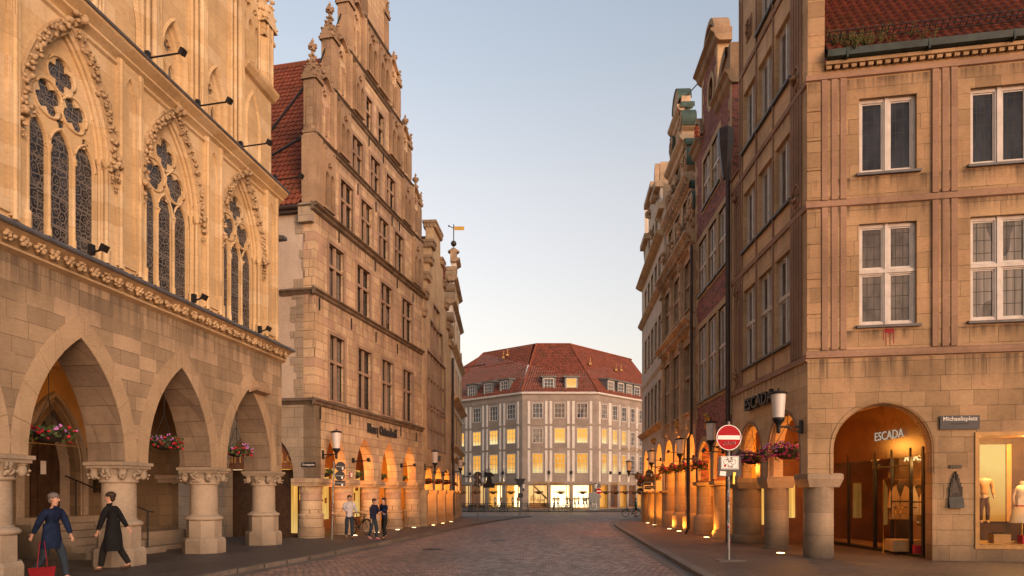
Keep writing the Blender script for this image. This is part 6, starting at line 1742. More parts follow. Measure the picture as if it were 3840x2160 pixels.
for i, (x, lab) in enumerate(((5.25, 'short black floodlight lying on the lead ledge under the first big tracery window'), (8.95, 'short black floodlight on the lead ledge under the second tracery window'), (12.5, 'short black floodlight on the lead ledge under the third tracery window'))):
    o = f1 if i == 0 else dup(f1, (0, 0, 0), 0)
    o.location = FA.w(x, -.2, 6.98); o.rotation_euler = (0, 0, FA.a); o['label'] = lab; o['group'] = 'floodlights on the town hall ledge'
f2 = flood(.75, -1)
for i, (f, x, z, lab) in enumerate(((FB, 2.85, 3.2, 'black spotlight arm between the first and second arch of the pinnacled house'), (FB, 8.6, 3.2, 'black spotlight arm between the third and fourth arch of the pinnacled house'), (FC, 3.3, 3.05, 'black spotlight arm at the first pillar of the stepped gable house'), (FC, 6.4, 3.0, 'black spotlight arm at the second pillar of the stepped gable house'), (FE, 3.4, 3.02, 'black spotlight box between the two street arches of the corner building'), (F2, 5.0, 3.35, 'black spotlight arm on the brick house behind the no entry sign'), (F3, 5.6, 3.75, 'black spotlight arm on the ornate sandstone house'), (F4, 10.0, 3.7, 'black spotlight arm beside the lantern of the pale rendered house'))):
    o = f2 if i == 0 else dup(f2, (0, 0, 0), 0)
    o.location = f.w(x, -.01, z); o.rotation_euler = (0, 0, f.a); o['label'] = lab; o['group'] = 'spotlight arms above the arcade arches'

# ================================================================== flower baskets
def basket(seed, r=.34, pr=('petalr', 'petalp'), chain=0., droop=.5):
    rnd.seed(seed)
    o = empty('flower_basket', (0, 0, 0), 0, 'x', 'flower basket', None)
    b = MB(); b.lathe([(r * .2, -r * .55), (r * .6, -r * .4), (r * .72, -.02), (r * .66, .0)], 0, 0, 14); b.build('bowl', M['soil'], o)
    lf = MB()
    def tuft(n, s):
        for _ in range(n):
            a = rnd.uniform(0, 2 * PI); q = r * (rnd.random() ** .5) * 1.25
            z = rnd.uniform(-.25 * droop, .16) - max(0, q - r * .8) * droop
            c = Vector((q * math.cos(a), q * math.sin(a), z)); d = Vector((rnd.uniform(-1, 1), rnd.uniform(-1, 1), rnd.uniform(-.5, 1))).normalized()
            u = d.orthogonal().normalized(); v = d.cross(u)
            lf.add([c - u * s, c + v * s * .8, c + u * s, c - v * s * .8], [(0, 1, 2, 3)])
    tuft(230 if droop < .8 else 420, .045 if droop < .8 else .036)
    lf.build('leaves', M['leaf'], o)
    for k, pm in enumerate(pr):
        fl = MB()
        for _ in range(int((46 if droop < .8 else 120) / len(pr))):
            a = rnd.uniform(0, 2 * PI) if len(pr) == 1 else rnd.uniform(0, 2 * PI); q = r * (.45 + .9 * rnd.random())
            z = rnd.uniform(.0, .2) if k == 1 else rnd.uniform(-.3 * droop, .12)
            c = (q * math.cos(a), q * math.sin(a), z - max(0, q - r) * droop)
            for _ in range(3): fl.blob((c[0] + rnd.uniform(-.03, .03), c[1] + rnd.uniform(-.03, .03), c[2] + rnd.uniform(-.025, .025)), rnd.uniform(.02, .036), .3)
        fl.build('blossoms', M[pm], o)
    if chain:
        c = MB()
        for k in range(3):
            a = 2 * PI * k / 3 + .4; c.tube([(r * .7 * math.cos(a), r * .7 * math.sin(a), 0), (0, 0, .75)], .008, 4)
        c.tube([(0, 0, .75), (0, 0, chain)], .01, 4); c.build('chain', M['iron'], o)
    return o
BK = [(FA, 5.22, .75, 3.06, basket(1, .42, ('petalr', 'petalp', 'petalr'), 1.7), 'largest hanging basket of red and lilac flowers in the near town hall arch'),
      (FA, 8.85, .55, 3.12, basket(2, .40, ('petalr', 'petalp', 'petalr'), 1.8), 'hanging basket of red and lilac flowers in the middle town hall arch'),
      (FA, 12.4, .5, 3.12, basket(3, .40, ('petalr', 'petalp', 'petalr'), 1.8), 'hanging basket of red and lilac flowers in the last town hall arch')]
for f, x, y, z, o, lab in BK:
    o.location = f.w(x, y, z); o.rotation_euler = (0, 0, f.a); o['label'] = lab; o['group'] = 'hanging baskets in the town hall arches'
b4 = basket(4, .34, ('petalr',), .0, .4)
b5 = basket(5, .29, ('petalr', 'petalm'), .0, .7)
b6 = basket(6, .58, ('petalm', 'petalp', 'petalm'), 1.0, .9)
def setb(o, f, x, y, z, lab, grp): o.location = f.w(x, y, z); o.rotation_euler = (0, 0, f.a); o['label'] = lab; o['group'] = grp; return o
gB = 'flower bowls in the arches of the left houses'; gR = 'flower baskets in the arches of the right houses'; gS = 'flower baskets on the far store'
first = True
b4g = basket(14, .33, ('petalr',), .0, .3)
for x, z, lab in ((1.3, 2.6, 'sparse green flower bowl in the first arch of the pinnacled house'), (4.2, 2.58, 'sparse green flower bowl in the second arch of the pinnacled house'), (7.1, 2.56, 'sparse green flower bowl in the third arch of the pinnacled house'), (9.95, 2.55, 'sparse green flower bowl in the fourth arch of the pinnacled house')):
    o = b4g if first else dup(b4g, (0, 0, 0), 0)
    for c in [c for c in o.children if c.name.startswith('blossoms')]: bpy.data.objects.remove(c)
    first = False; setb(o, FB, x, .5, z, lab, gB)
for i, (f, x, z, lab) in enumerate(((FC, 1.75, 2.45, 'red flower basket in the first arch of the stepped gable house'), (FC, 4.9, 2.48, 'red flower basket in the second arch of the stepped gable house'), (FC, 8.1, 2.5, 'red flower basket in the third arch of the stepped gable house'), (FD, 1.9, 2.4, 'red flower basket in the first arch of the narrow pale house'))):
    setb(b4 if i == 0 else dup(b4, (0, 0, 0), 0), f, x, .1, z, lab, gB)
setb(b6, FE, 5.0, .15, 3.05, 'big overflowing pink flower basket under the lantern of the corner building', gR)
setb(dup(b6, (0, 0, 0), 0, scale=.9), FE, 1.98, .1, 3.0, 'pink flower basket in the arch of the corner building next to the no entry sign', gR)
for i, (f, x, z, lab) in enumerate(((F2, 1.75, 2.95, 'red trailing flower basket in the left arch of the brick house'), (F3, 6.6, 3.0, 'red trailing flower basket in the nearest arch of the ornate house'), (F3, 4.2, 3.0, 'red trailing flower basket in the middle arch of the ornate house'), (F3, 1.5, 3.0, 'red trailing flower basket in the farthest arch of the ornate house'), (F4, 8.9, 2.7, 'red flower basket in the nearest arch of the pale rendered house'), (F4, 5.6, 2.7, 'red flower basket in the middle arch of the pale rendered house'), (F4, 2.5, 2.7, 'red flower basket in the farthest arch of the pale rendered house'))):
    setb(b5 if i == 0 else dup(b5, (0, 0, 0), 0), f, x, -.2, z, lab, gR)
bs = basket(9, .55, ('petalr',), .9, .3)
for i, (f, x, lab) in enumerate(((FSL, 3.6, 'red flower basket before the second bay from the left of the far store'), (FSL, .4, 'red flower basket at the far left end of the far store'), (FSL, 7.1, 'green and red flower basket over the lit display left of the yield sign'), (FSL, 10.6, 'red flower basket over the lit display next to the yield sign pole'), (FS, 2.3, 'purple red flower basket over the dark doorway of the far store'), (FS, 5.4, 'red flower basket over the display with two brown suits'), (FS, 8.5, 'red flower basket over the right display of the far store front'), (FSR, 1.7, 'red flower basket behind the small no entry sign of the far store'), (FSR, 4.2, 'red flower basket on the second bay of the right store wing'), (FSR, 6.6, 'red flower basket on the third bay of the right store wing'), (FSR, 8.95, 'red flower basket on the fourth bay of the right store wing'))):
    setb(bs if i == 0 else dup(bs, (0, 0, 0), 0), f, x, -.35, 1.85, lab, gS)

# ================================================================== uplights sunk in the pavement
def uplight():
    r = empty('ground_uplight', (0, 0, 0), 0, 'x', 'uplight', 'uplights sunk in the pavement')
    MB().lathe([(.15, -.05), (.15, .006), (.12, .012)], 0, 0, 16, False).build('rim', M['steel'], r)
    MB().lathe([(.115, .0), (.115, .016), (.08, .022)], 0, 0, 16, False).build('lens', M['lamp_on'], r)
    return r
u0 = uplight()
UP = [(-6.75, 29.3, 'glowing ground light in front of the second column of the pinnacled house', 1), (-6.35, 32.1, 'glowing ground light behind the bicycle wheel, at the third column of the pinnacled house', 1), (-5.85, 34.9, 'glowing ground light at the fourth column of the pinnacled house', 1), (-5.4, 37.6, 'glowing ground light at the last column of the pinnacled house', 1), (-4.75, 41.2, 'glowing ground light at the first pillar of the stepped gable house', 1), (-4.5, 44.4, 'glowing ground light at the middle pillar of the stepped gable house', 1), (-4.25, 47.6, 'glowing ground light at the last pillar of the stepped gable house', 1),
      (7.75, 19.7, 'brightest ground light between the two front columns of the corner building', 1), (7.95, 27.9, 'ground light at the brick house columns', 1), (8.15, 33.3, 'ground light at the nearest tall column of the ornate house', 1), (8.3, 36.0, 'ground light at the middle tall column of the ornate house', 1), (8.7, 41.7, 'ground light at the nearest column of the pale rendered house', 1), (8.95, 45.0, 'ground light at the middle column of the pale rendered house', 1)]
for i, (x, y, lab, s) in enumerate(UP):
    o = u0 if i == 0 else dup(u0, (0, 0, 0), 0)
    o.location = (x, y, gz(y) + .003); o['label'] = lab
    side = -1 if x < 0 else 1
    o2 = spot((x, y, gz(y) + .06), 45 if x < 0 else 80, (1., .33, .04), rad(130), (PI, side * .0, 0), .8, .08)
    o2.rotation_euler = (PI, rad(-14) * side * -1, 0)
# warm glow inside the right-hand arcades and the far left ones
for f, x, z, e_ in ((F2, 1.7, 3.2, 45), (F2, 4.5, 3.2, 45), (F3, 1.5, 3.6, 60), (F3, 4.2, 3.6, 60), (F3, 6.8, 3.6, 60), (F4, 2.5, 3.2, 60), (F4, 5.6, 3.2, 60), (F4, 8.9, 3.2, 60), (FC, 1.75, 2.7, 55), (FC, 4.95, 2.7, 55), (FC, 8.1, 2.7, 55), (FD, 1.9, 2.7, 40), (FD, 5., 2.7, 40), (FD, 8.1, 2.7, 40)):
    point(f.w(x + .35, .75, z - .5), e_ * (2.2 if f in (F2, F3, F4) else 1.1), (1., .34, .04), .2)
# ================================================================== street signs on poles
def pole_stickers(parent, h0, h1, r, n, seed):
    rnd.seed(seed)
    for k, m in enumerate(('sticker', 'signred', 'leaf')):
        mb = MB()
        for _ in range(max(2, n if m == 'sticker' else n // 4)):
            z = rnd.uniform(h0, h1); a = rnd.uniform(PI * .9, PI * 2.1); w_ = rnd.uniform(.5, 1.1); h = rnd.uniform(.03, .09)
            vs = []
            for q in range(4):
                t_ = a + w_ * q / 3; vs += [((r + .002) * math.cos(t_), (r + .002) * math.sin(t_), z), ((r + .002) * math.cos(t_), (r + .002) * math.sin(t_), z + h)]
            mb.add(vs, [(2 * q, 2 * q + 2, 2 * q + 3, 2 * q + 1) for q in range(3)])
        mb.build('stickers', M[m], parent)
def disc(mb, cx, cz, r, y0, y1, n=32):
    mb.profy(circ(cx, cz, r, n), y0, y1); return mb
ne = empty('no_entry_sign', (5.63, 17.75, 0), rad(3), 'red round no entry sign with white bar and bicycle plate on a sticker covered pole', 'road sign')
MB().tube([(0, 0, -.05), (0, 0, 3.6)], .038, 12).build('pole', M['steel'], ne)
MB().box(-.34, .34, -.3, .3, .0, .012).build('ground_plate', M['kerbstone'], ne)
pole_stickers(ne, .4, 2.3, .038, 26, 3)
d_ = disc(MB(), -.02, 3.180, .325, -.075, -.06).build('sign_disc', M['signred'], ne)
rg = MB(); rg.wall(circ(-.02, 3.180, .33, 36), [circ(-.02, 3.180, .312, 36)], -.082, -.058); rg.build('white_rim', M['signwhite'], d_)
MB().box(-.31, .27, -.079, -.074, 3.130, 3.235).build('white_bar', M['signwhite'], d_)
disc(MB(), .0, 3.170, .335, -.056, -.045).build('back_plate', M['signblack'], d_)
gf = MB(); rnd.seed(8)
for k in range(4):
    x = -.16 + .085 * k
    gf.tube([(x, -.083, 2.990), (x, -.083, 3.060), (x + .05, -.083, 3.060), (x + .05, -.083, 3.010)] if k % 2 else [(x + .05, -.083, 3.055), (x, -.083, 3.050), (x + .05, -.083, 3.020), (x, -.083, 2.990)], .011, 4)
gf.build('graffiti_scrawl', M['sticker'], d_)
pl = MB().box(-.225, .245, -.07, -.055, 2.360, 2.700).build('bicycle_plate', M['signwhite'], ne)
fr = MB(); fr.wall(rect(-.21, .23, 2.375, 2.685), [rect(-.2, .22, 2.385, 2.675)], -.074, -.069); 
for cx in (-.09, .1): fr.tube([(x, -.074, z) for x, z in circ(cx, 2.555, .068, 20)], .006, 4, closed=True)
fr.tube([(-.09, -.074, 2.555), (-.055, -.074, 2.635), (.055, -.074, 2.635), (.1, -.074, 2.555), (.0, -.074, 2.555), (-.055, -.074, 2.635)], .006, 4)
fr.tube([(.0, -.074, 2.555), (.06, -.074, 2.655)], .006, 4); fr.tube([(-.055, -.074, 2.635), (-.06, -.074, 2.665), (-.085, -.074, 2.660)], .006, 4); fr.tube([(.03, -.074, 2.658), (.085, -.074, 2.658)], .01, 4)
fr.build('bicycle_symbol', M['signblack'], pl)
text_mb('frei', .105, .002, .002, 'CENTER').move(.02, -.072, 2.405).build('lettering', M['signblack'], pl)
MB().box(-.15, -.09, -.073, -.07, 2.420, 2.480).build('red_sticker', M['signred'], pl)
MB().box(-.29, .31, -.05, -.035, 2.180, 2.680).build('rear_sign', M['signblack'], ne)
MB().cbox((-.17, -.06, 2.250), (.16, .004, .12), 0, 0, .1).build('sticker', M['signwhite'], ne)
MB().box(.1, .17, -.06, -.04, 2.200, 2.280).box(.08, .13, -.1, -.03, 1.980, 2.230).build('clamp', M['gold'], ne)

def backsigns(name, loc, rz, label, spec, pole=2.9, poleoff=0., r=.032):
    e = empty(name, loc, rz, label, 'road sign')
    MB().tube([(0, 0, -.05), (0, 0, pole)], r, 10).build('pole', M['steel'], e)
    for k in spec:
        mb = MB()
        if k[0] == 'disc': disc(mb, k[1], k[2], k[3], .02, .04)
        elif k[0] == 'tri': mb.profy([(k[1] - k[3], k[2] + k[3] * .62), (k[1], k[2] - k[3] * 1.1), (k[1] + k[3], k[2] + k[3] * .62)], .02, .04)
        elif k[0] == 'triup': mb.profy([(k[1] - k[3], k[2] - k[3] * .62), (k[1] + k[3], k[2] - k[3] * .62), (k[1], k[2] + k[3] * 1.1)], .02, .04)
        else: mb.box(k[1] - k[3], k[1] + k[3], .02, .04, k[2] - k[4], k[2] + k[4])
        o = mb.build('sign_back', M[k[5] if len(k) > 5 else 'signblack'], e)
        MB().box(k[1] - k[3] * .9, k[1] + k[3] * .9, -.0, .018, k[2] - .02, k[2] + .02).build('rail', M['steel'], o)
        if len(k) <= 5:
            MB().box(k[1] + k[3] * .3, k[1] + k[3] * .62, .012, .019, k[2] - k[3] * .62, k[2] - k[3] * .12).build('sticker', M['signwhite'], o)
    return e
e = backsigns('sign_post', (-7.02, 26.6, gz(26.6)), rad(8), 'leaning post with two black round sign backs, before the first arch of the pinnacled house', [('disc', .25, 2.85, .19, 0), ('disc', .24, 2.49, .19, 0), ('rect', .25, 2.2, .19, .1)], 3.04)
e.rotation_euler = (0, rad(1.5), rad(8)); pole_stickers(e, .9, 2.6, .032, 18, 4)
backsigns('sign_post', (8.0, 38.2, gz(38)), rad(-6), 'post with black round and square sign backs in front of the pale rendered house', [('disc', -.3, 3.0, .23, 0), ('rect', -.3, 2.52, .3, .16), ('rect', -.28, 2.22, .29, .1)], 3.3); 
backsigns('sign_post', (9.55, 49.3, gz(49)), rad(-6), 'far dark post with clustered black sign backs at the end of the right pavement', [('disc', -.3, 2.72, .24, 0), ('rect', -.3, 3.1, .24, .12), ('disc', -.3, 2.16, .24, 0)], 4.0, 0, .045)
backsigns('sign_post', (-2.48, 48.7, gz(48.7)), 0, 'thin post with narrow round black sign backs near the narrow house with the weathervane', [('disc', .04, 3.25, .3, 0), ('disc', .05, 2.7, .28, 0)], 3.5)
backsigns('yield_sign', (.78, 66.5, gz(66.5)), 0, 'grey back of a triangular yield sign above a small round sign at the pavement tip', [('tri', 0, 3.25, .56, 0, 'lead'), ('disc', .05, 1.95, .27, 0, 'lead')], 3.7, 0, .04)
e = empty('no_entry_sign', (11.2, 88., -.58), 0, 'small distant red no entry sign with triangle above, standing before the far store', 'road sign')
MB().tube([(0, 0, 0), (0, 0, 3.7)], .04, 8).build('pole', M['steel'], e)
o = disc(MB(), 0, 2.55, .36, -.06, -.04, 20).build('sign_disc', M['signred'], e); MB().box(-.27, .27, -.07, -.06, 2.49, 2.61).build('white_bar', M['signwhite'], o)
disc(MB(), 0, 1.85, .28, -.06, -.04, 18).build('round_plate', M['steel'], e)
MB().profy([(-.38, 3.0), (.38, 3.0), (0, 3.65)], -.06, -.04).build('triangle_plate', M['lead'], e)
# guild sign hanging from wrought iron, left end; gilded figure sign, right end
e = empty('hanging_sign', FD.w(12.3, -.1, 3.2), FD.a, 'black wrought iron hanging sign with scrolls and a windmill like figure', 'hanging sign')
mb = MB(); mb.tube([(0, 0, 0), (0, -2.4, 0)], .04, 6); 
for k in range(4): mb.tube([(0, -1.5 - .3 * k + .13 * math.cos(a / 2), .25 + .12 * k + .14 * math.sin(a / 2)) for a in range(11)], .022, 5)
mb.build('bracket', M['iron'], e)
mb = MB(); mb.prof([(-2.9, -1.0), (-1.9, -1.0), (-1.9, -.6), (-2.9, -.6)], -.04, .04); mb.prof([(-2.7, -.6), (-2.1, -.6), (-2.25, .1), (-2.4, .35), (-2.55, .1)], -.05, .05); mb.prof([(-2.9, .05), (-1.9, .05), (-2.2, .4), (-2.6, .4)], -.03, .03)
mb.build('figure_board', M['iron'], e)
e = empty('hanging_sign', FSR.w(9.6, -.0, 3.6), FSR.a, 'gilded figure sign over a brown board on the right store wing', 'hanging sign')
rnd.seed(3); mb = MB(); carve(mb, (0, -2.0, 2.6), .35, 8, .9); carve(mb, (0, -2., 1.9), .3, 6, .9); mb.tube([(0, -2., 1.2), (0, -2., 3.)], .1, 6); mb.tube([(0, -2., 2.4), (0, -3.2, 2.6)], .09, 6); mb.blob((0, -3.4, 2.7), .3, .2); mb.build('gilt_figure', M['gold'], e)
MB().box(-.05, .05, -2.9, .0, .3, 1.1).build('board', M['wood'], e)

# electrical cabinet, bicycle racks
e = empty('utility_cabinet', (10.9, 91.5, -.58), 0, 'grey utility cabinet with graffiti at the corner pier of the far store', 'cabinet')
MB().box(-.65, .65, -.3, .3, 0, 2.0).prof([(-.3, 2.), (-.25, 2.35), (.25, 2.35), (.3, 2.)], -.65, .65).build('body', M['graffiti'], e)
mb = MB(); rnd.seed(7); mb.tube([(-.4 + .1 * k, -.32, .7 + .5 * math.sin(k * 1.3)) for k in range(9)], .07, 4); mb.build('graffiti_scrawl', M['letter'], e)
def rack(loc, L, lab):
    e = empty('bicycle_rack', loc, 0, lab, 'bicycle rack'); mb = MB()
    for k in range(int(L / 2.4) + 1): mb.tube([(k * L / int(L / 2.4), 0, 0), (k * L / int(L / 2.4), 0, .95)], .04, 6)
    for z in (.5, .72, .93): mb.tube([(0, 0, z), (L, 0, z)], .028, 6)
    mb.build('rails', M['iron'], e)
rack((-6.9, 87.5, -.56), 9.0, 'long iron bicycle rail in front of the left wing of the far store')
rack((1.9, 85.5, -.56), 5.4, 'shorter iron bicycle rail in front of the far store displays')
def bicycle(col='iron', basket=False):
    r = empty('bicycle', (0, 0, 0), 0, 'x', 'bicycle', None)
    for x in (-.54, .54):
        t_ = MB(); t_.tube([(x + .335 * math.cos(a), 0, .345 + .335 * math.sin(a)) for a in [2 * PI * k / 26 for k in range(26)]], .021, 6, closed=True)
        w_ = t_.build('wheel', M['tyre'], r)
        s_ = MB(); s_.tube([(x + .308 * math.cos(a), 0, .345 + .308 * math.sin(a)) for a in [2 * PI * k / 26 for k in range(26)]], .012, 5, closed=True)
        for k in range(10): a = 2 * PI * k / 10; s_.tube([(x, .02 if k % 2 else -.02, .345), (x + .3 * math.cos(a), 0, .345 + .3 * math.sin(a))], .003, 3)
        s_.tube([(x, -.05, .345), (x, .05, .345)], .025, 8); s_.build('rim', M['steel'], w_)
        m_ = MB(); m_.tube([(x + .375 * math.cos(a), 0, .345 + .375 * math.sin(a)) for a in [PI * (.1 + .75 * k / 9) if x < 0 else PI * (.15 + .7 * k / 9) for k in range(10)]], .018, 5); m_.build('mudguard', M[col], r)
    f = MB()
    f.tube([(-.54, .03, .345), (-.08, .03, .29)], .012); f.tube([(-.54, -.03, .345), (-.08, -.03, .29)], .012)
    f.tube([(-.54, .03, .345), (-.2, .0, .78)], .011); f.tube([(-.08, 0, .29), (-.24, 0, .92)], .017); f.tube([(-.08, 0, .29), (.34, 0, .78)], .019); f.tube([(-.2, 0, .76), (.36, 0, .84)], .015)
    f.tube([(.33, 0, .95), (.38, 0, .7)], .02); f.tube([(.38, .03, .7), (.54, .04, .345)], .013); f.tube([(.38, -.03, .7), (.54, -.04, .345)], .013)
    f.build('frame', M[col], r)
    h = MB(); h.tube([(.12, .27, 1.03), (.26, .22, 1.06), (.33, .08, 1.06), (.33, -.08, 1.06), (.26, -.22, 1.06), (.12, -.27, 1.03)], .013); h.tube([(.33, 0, .9), (.33, 0, 1.06)], .014); h.build('handlebar', M['steel'], r)
    s = MB(); s.prof([(-.09, .95), (.09, .95), (.07, .99), (-.07, .99)], -.36, -.22); s.prof([(-.04, .95), (.04, .95), (.03, .985), (-.03, .985)], -.22, -.09); s.build('saddle', M['tyre'], r)
    c = MB(); c.lathe([(.09, -.02), (.09, .02)], 0, 0, 16); c.xf(Matrix.Translation((-.08, .05, .29)) @ Matrix.Rotation(PI / 2, 4, 'X')); c.tube([(-.08, .07, .29), (.02, .07, .16)], .01); c.tube([(-.08, -.07, .29), (-.18, -.07, .42)], .01); c.box(-.03, .07, .07, .15, .15, .175); c.build('crank', M['steel'], r)
    k = MB(); k.tube([(-.28, .05, .76), (-.75, .05, .74)], .009, 5); k.tube([(-.28, -.05, .76), (-.75, -.05, .74)], .009, 5); k.box(-.72, -.3, -.06, .06, .745, .755); k.tube([(-.7, 0, .75), (-.54, 0, .35)], .008, 5); k.build('luggage_rack', M[col], r)
    l = MB(); l.lathe([(.05, -.04), (.04, .04)], 0, 0, 10); l.xf(Matrix.Translation((.46, 0, .84)) @ Matrix.Rotation(PI / 2, 4, 'Y')); l.build('headlight', M['steel'], r)
    return r
bk = bicycle()
gb = 'bicycles parked at the far store'
bikes = [(-6.74, 30.2, rad(-42), 'bicycle with its front wheel showing beside the man in the white shirt', None),
         (11.45, 65.6, rad(178), 'dark bicycle pushed by the person in the green shirt', None)]
xs = [(-5.9, 86.9, 30), (-5.3, 86.6, 75), (-4.9, 87.0, 50), (-4.4, 86.8, 20), (-3.7, 86.9, 65), (-3.3, 86.7, 160), (-2.2, 86.8, 8), (-1.1, 86.9, 60)]
labs = ['leftmost bicycle in the cluster at the far left store wing', 'bicycle seen nearly end on, second in the left cluster', 'bicycle in the thick of the left cluster by the pale strip', 'bicycle at the right side of the left cluster before the pale pillar', 'end on bicycle leaning right of the left cluster', 'bicycle turned the other way near the thin sign post', 'bicycle standing side on just right of the thin sign post', 'bicycle standing obliquely before the dark door of the left wing']
for (x, y, a), lab in zip(xs, labs): bikes.append((x, y, rad(a), lab, gb))
bikes += [(1.6 - .9, 84.8, rad(5), 'lone side on bicycle before the lit display left of the yield sign pole', gb), (5.2, 85.0, rad(78), 'bicycle seen end on at the shorter rail, left of centre', gb), (6.4, 85.2, rad(40), 'bicycle parked obliquely at the shorter rail, before the right display', gb), (7.5, 84.8, rad(88), 'rightmost bicycle at the shorter rail, seen end on', gb)]
bikes[-4] = (-.75, 84.8, rad(5), bikes[-4][3], gb)
for i, (x, y, a, lab, g) in enumerate(bikes):
    o = bk if i == 0 else dup(bk, (0, 0, 0), 0)
    o.location = (x, y, gz(y) if y < 60 else (-.1 + gz(y) if y < 80 else -.6)); o.rotation_euler = (0, 0, a); o['label'] = lab
    if g: o['group'] = g
# litter bin in the arcade
e = empty('litter_bin', FA.w(13.05, 2.0, gz(23)), FA.a + .3, 'square dark litter bin with wire hoop lid behind the third town hall column', 'litter bin')
MB().box(-.36, .36, -.32, .32, .05, .98).build('body', M['bronze'], e)
mb = MB()
for x in (-.36, .36):
    mb.tube([(x, -.33, .0), (x, -.33, 1.08), (0, 0, 1.35)], .018, 6); mb.tube([(x, .33, .0), (x, .33, 1.08), (0, 0, 1.35)], .018, 6)
mb.build('hoop', M['steel'], e); MB().box(-.08, .0, -.34, -.325, .62, .74).box(.1, .2, -.34, -.325, .62, .72).build('stickers', M['gold'], e); MB().box(.37, .4, -.2, .25, .55, .8).build('poster', M['sticker'], e)
# roof weeds
wd = MB(); rnd.seed(41)
for _ in range(26):
    x = abs(rnd.gauss(.3, 1.3)) + .5; s_ = rnd.uniform(-.05, .75)
    c = Vector((x, -.2 + s_ * .64, 13.3 + s_ * .77))
    for _ in range(9):
        d = Vector((rnd.uniform(-.16, .16), rnd.uniform(-.25, .1), rnd.uniform(.06, .3))); p = c + d * .6; u = d.orthogonal().normalized() * .018
        wd.add([c + u, c - u, c + d], [(0, 1, 2)]); 
        for q in (.5, .8, 1.): b = c + d * q; wd.add([b + u * 1.5, b + Vector((0, 0, .03)), b - u * 1.5, b - Vector((0, 0, .02))], [(0, 1, 2, 3)])
o = wd.build('roof_weeds', plain('dry_weeds', (.075, .07, .018), .8, .2, 0, .5, 9.)); o.location = FG.w(0, 0, 0); o.rotation_euler = (0, 0, FG.a)
tag(o, 'straggling green weeds growing on the tiles above the gutter of the corner building', 'plant', None, 'stuff')

# ================================================================== people
def skin(name, J, E, mat, parent, sub=2, root=None):
    """one continuous skinned surface from joints {name: (pos, radius or (rx, ry))}"""
    names = list(J); idx = {n: i for i, n in enumerate(names)}
    me = bpy.data.meshes.new(name)
    me.from_pydata([J[n][0] for n in names], [(idx[a], idx[b]) for a, b in E], [])
    o = bpy.data.objects.new(name, me); COL.objects.link(o)
    md = o.modifiers.new('skin', 'SKIN'); md.use_smooth_shade = True; md.branch_smoothing = .6
    for n, v in zip(names, me.skin_vertices[0].data):
        r = J[n][1]; v.radius = r if isinstance(r, (tuple, list)) else (r, r)
        v.use_root = (n == (root or names[0]))
    sb = o.modifiers.new('sub', 'SUBSURF'); sb.levels = sub; sb.render_levels = sub
    bpy.context.view_layer.update()
    m2 = bpy.data.meshes.new_from_object(o.evaluated_get(bpy.context.evaluated_depsgraph_get()))
    bpy.data.objects.remove(o); bpy.data.meshes.remove(me)
    m2.polygons.foreach_set('use_smooth', [True] * len(m2.polygons))
    m2.materials.clear()
    return put(name, m2, mat, parent)
def V3(*a): return Vector(a)
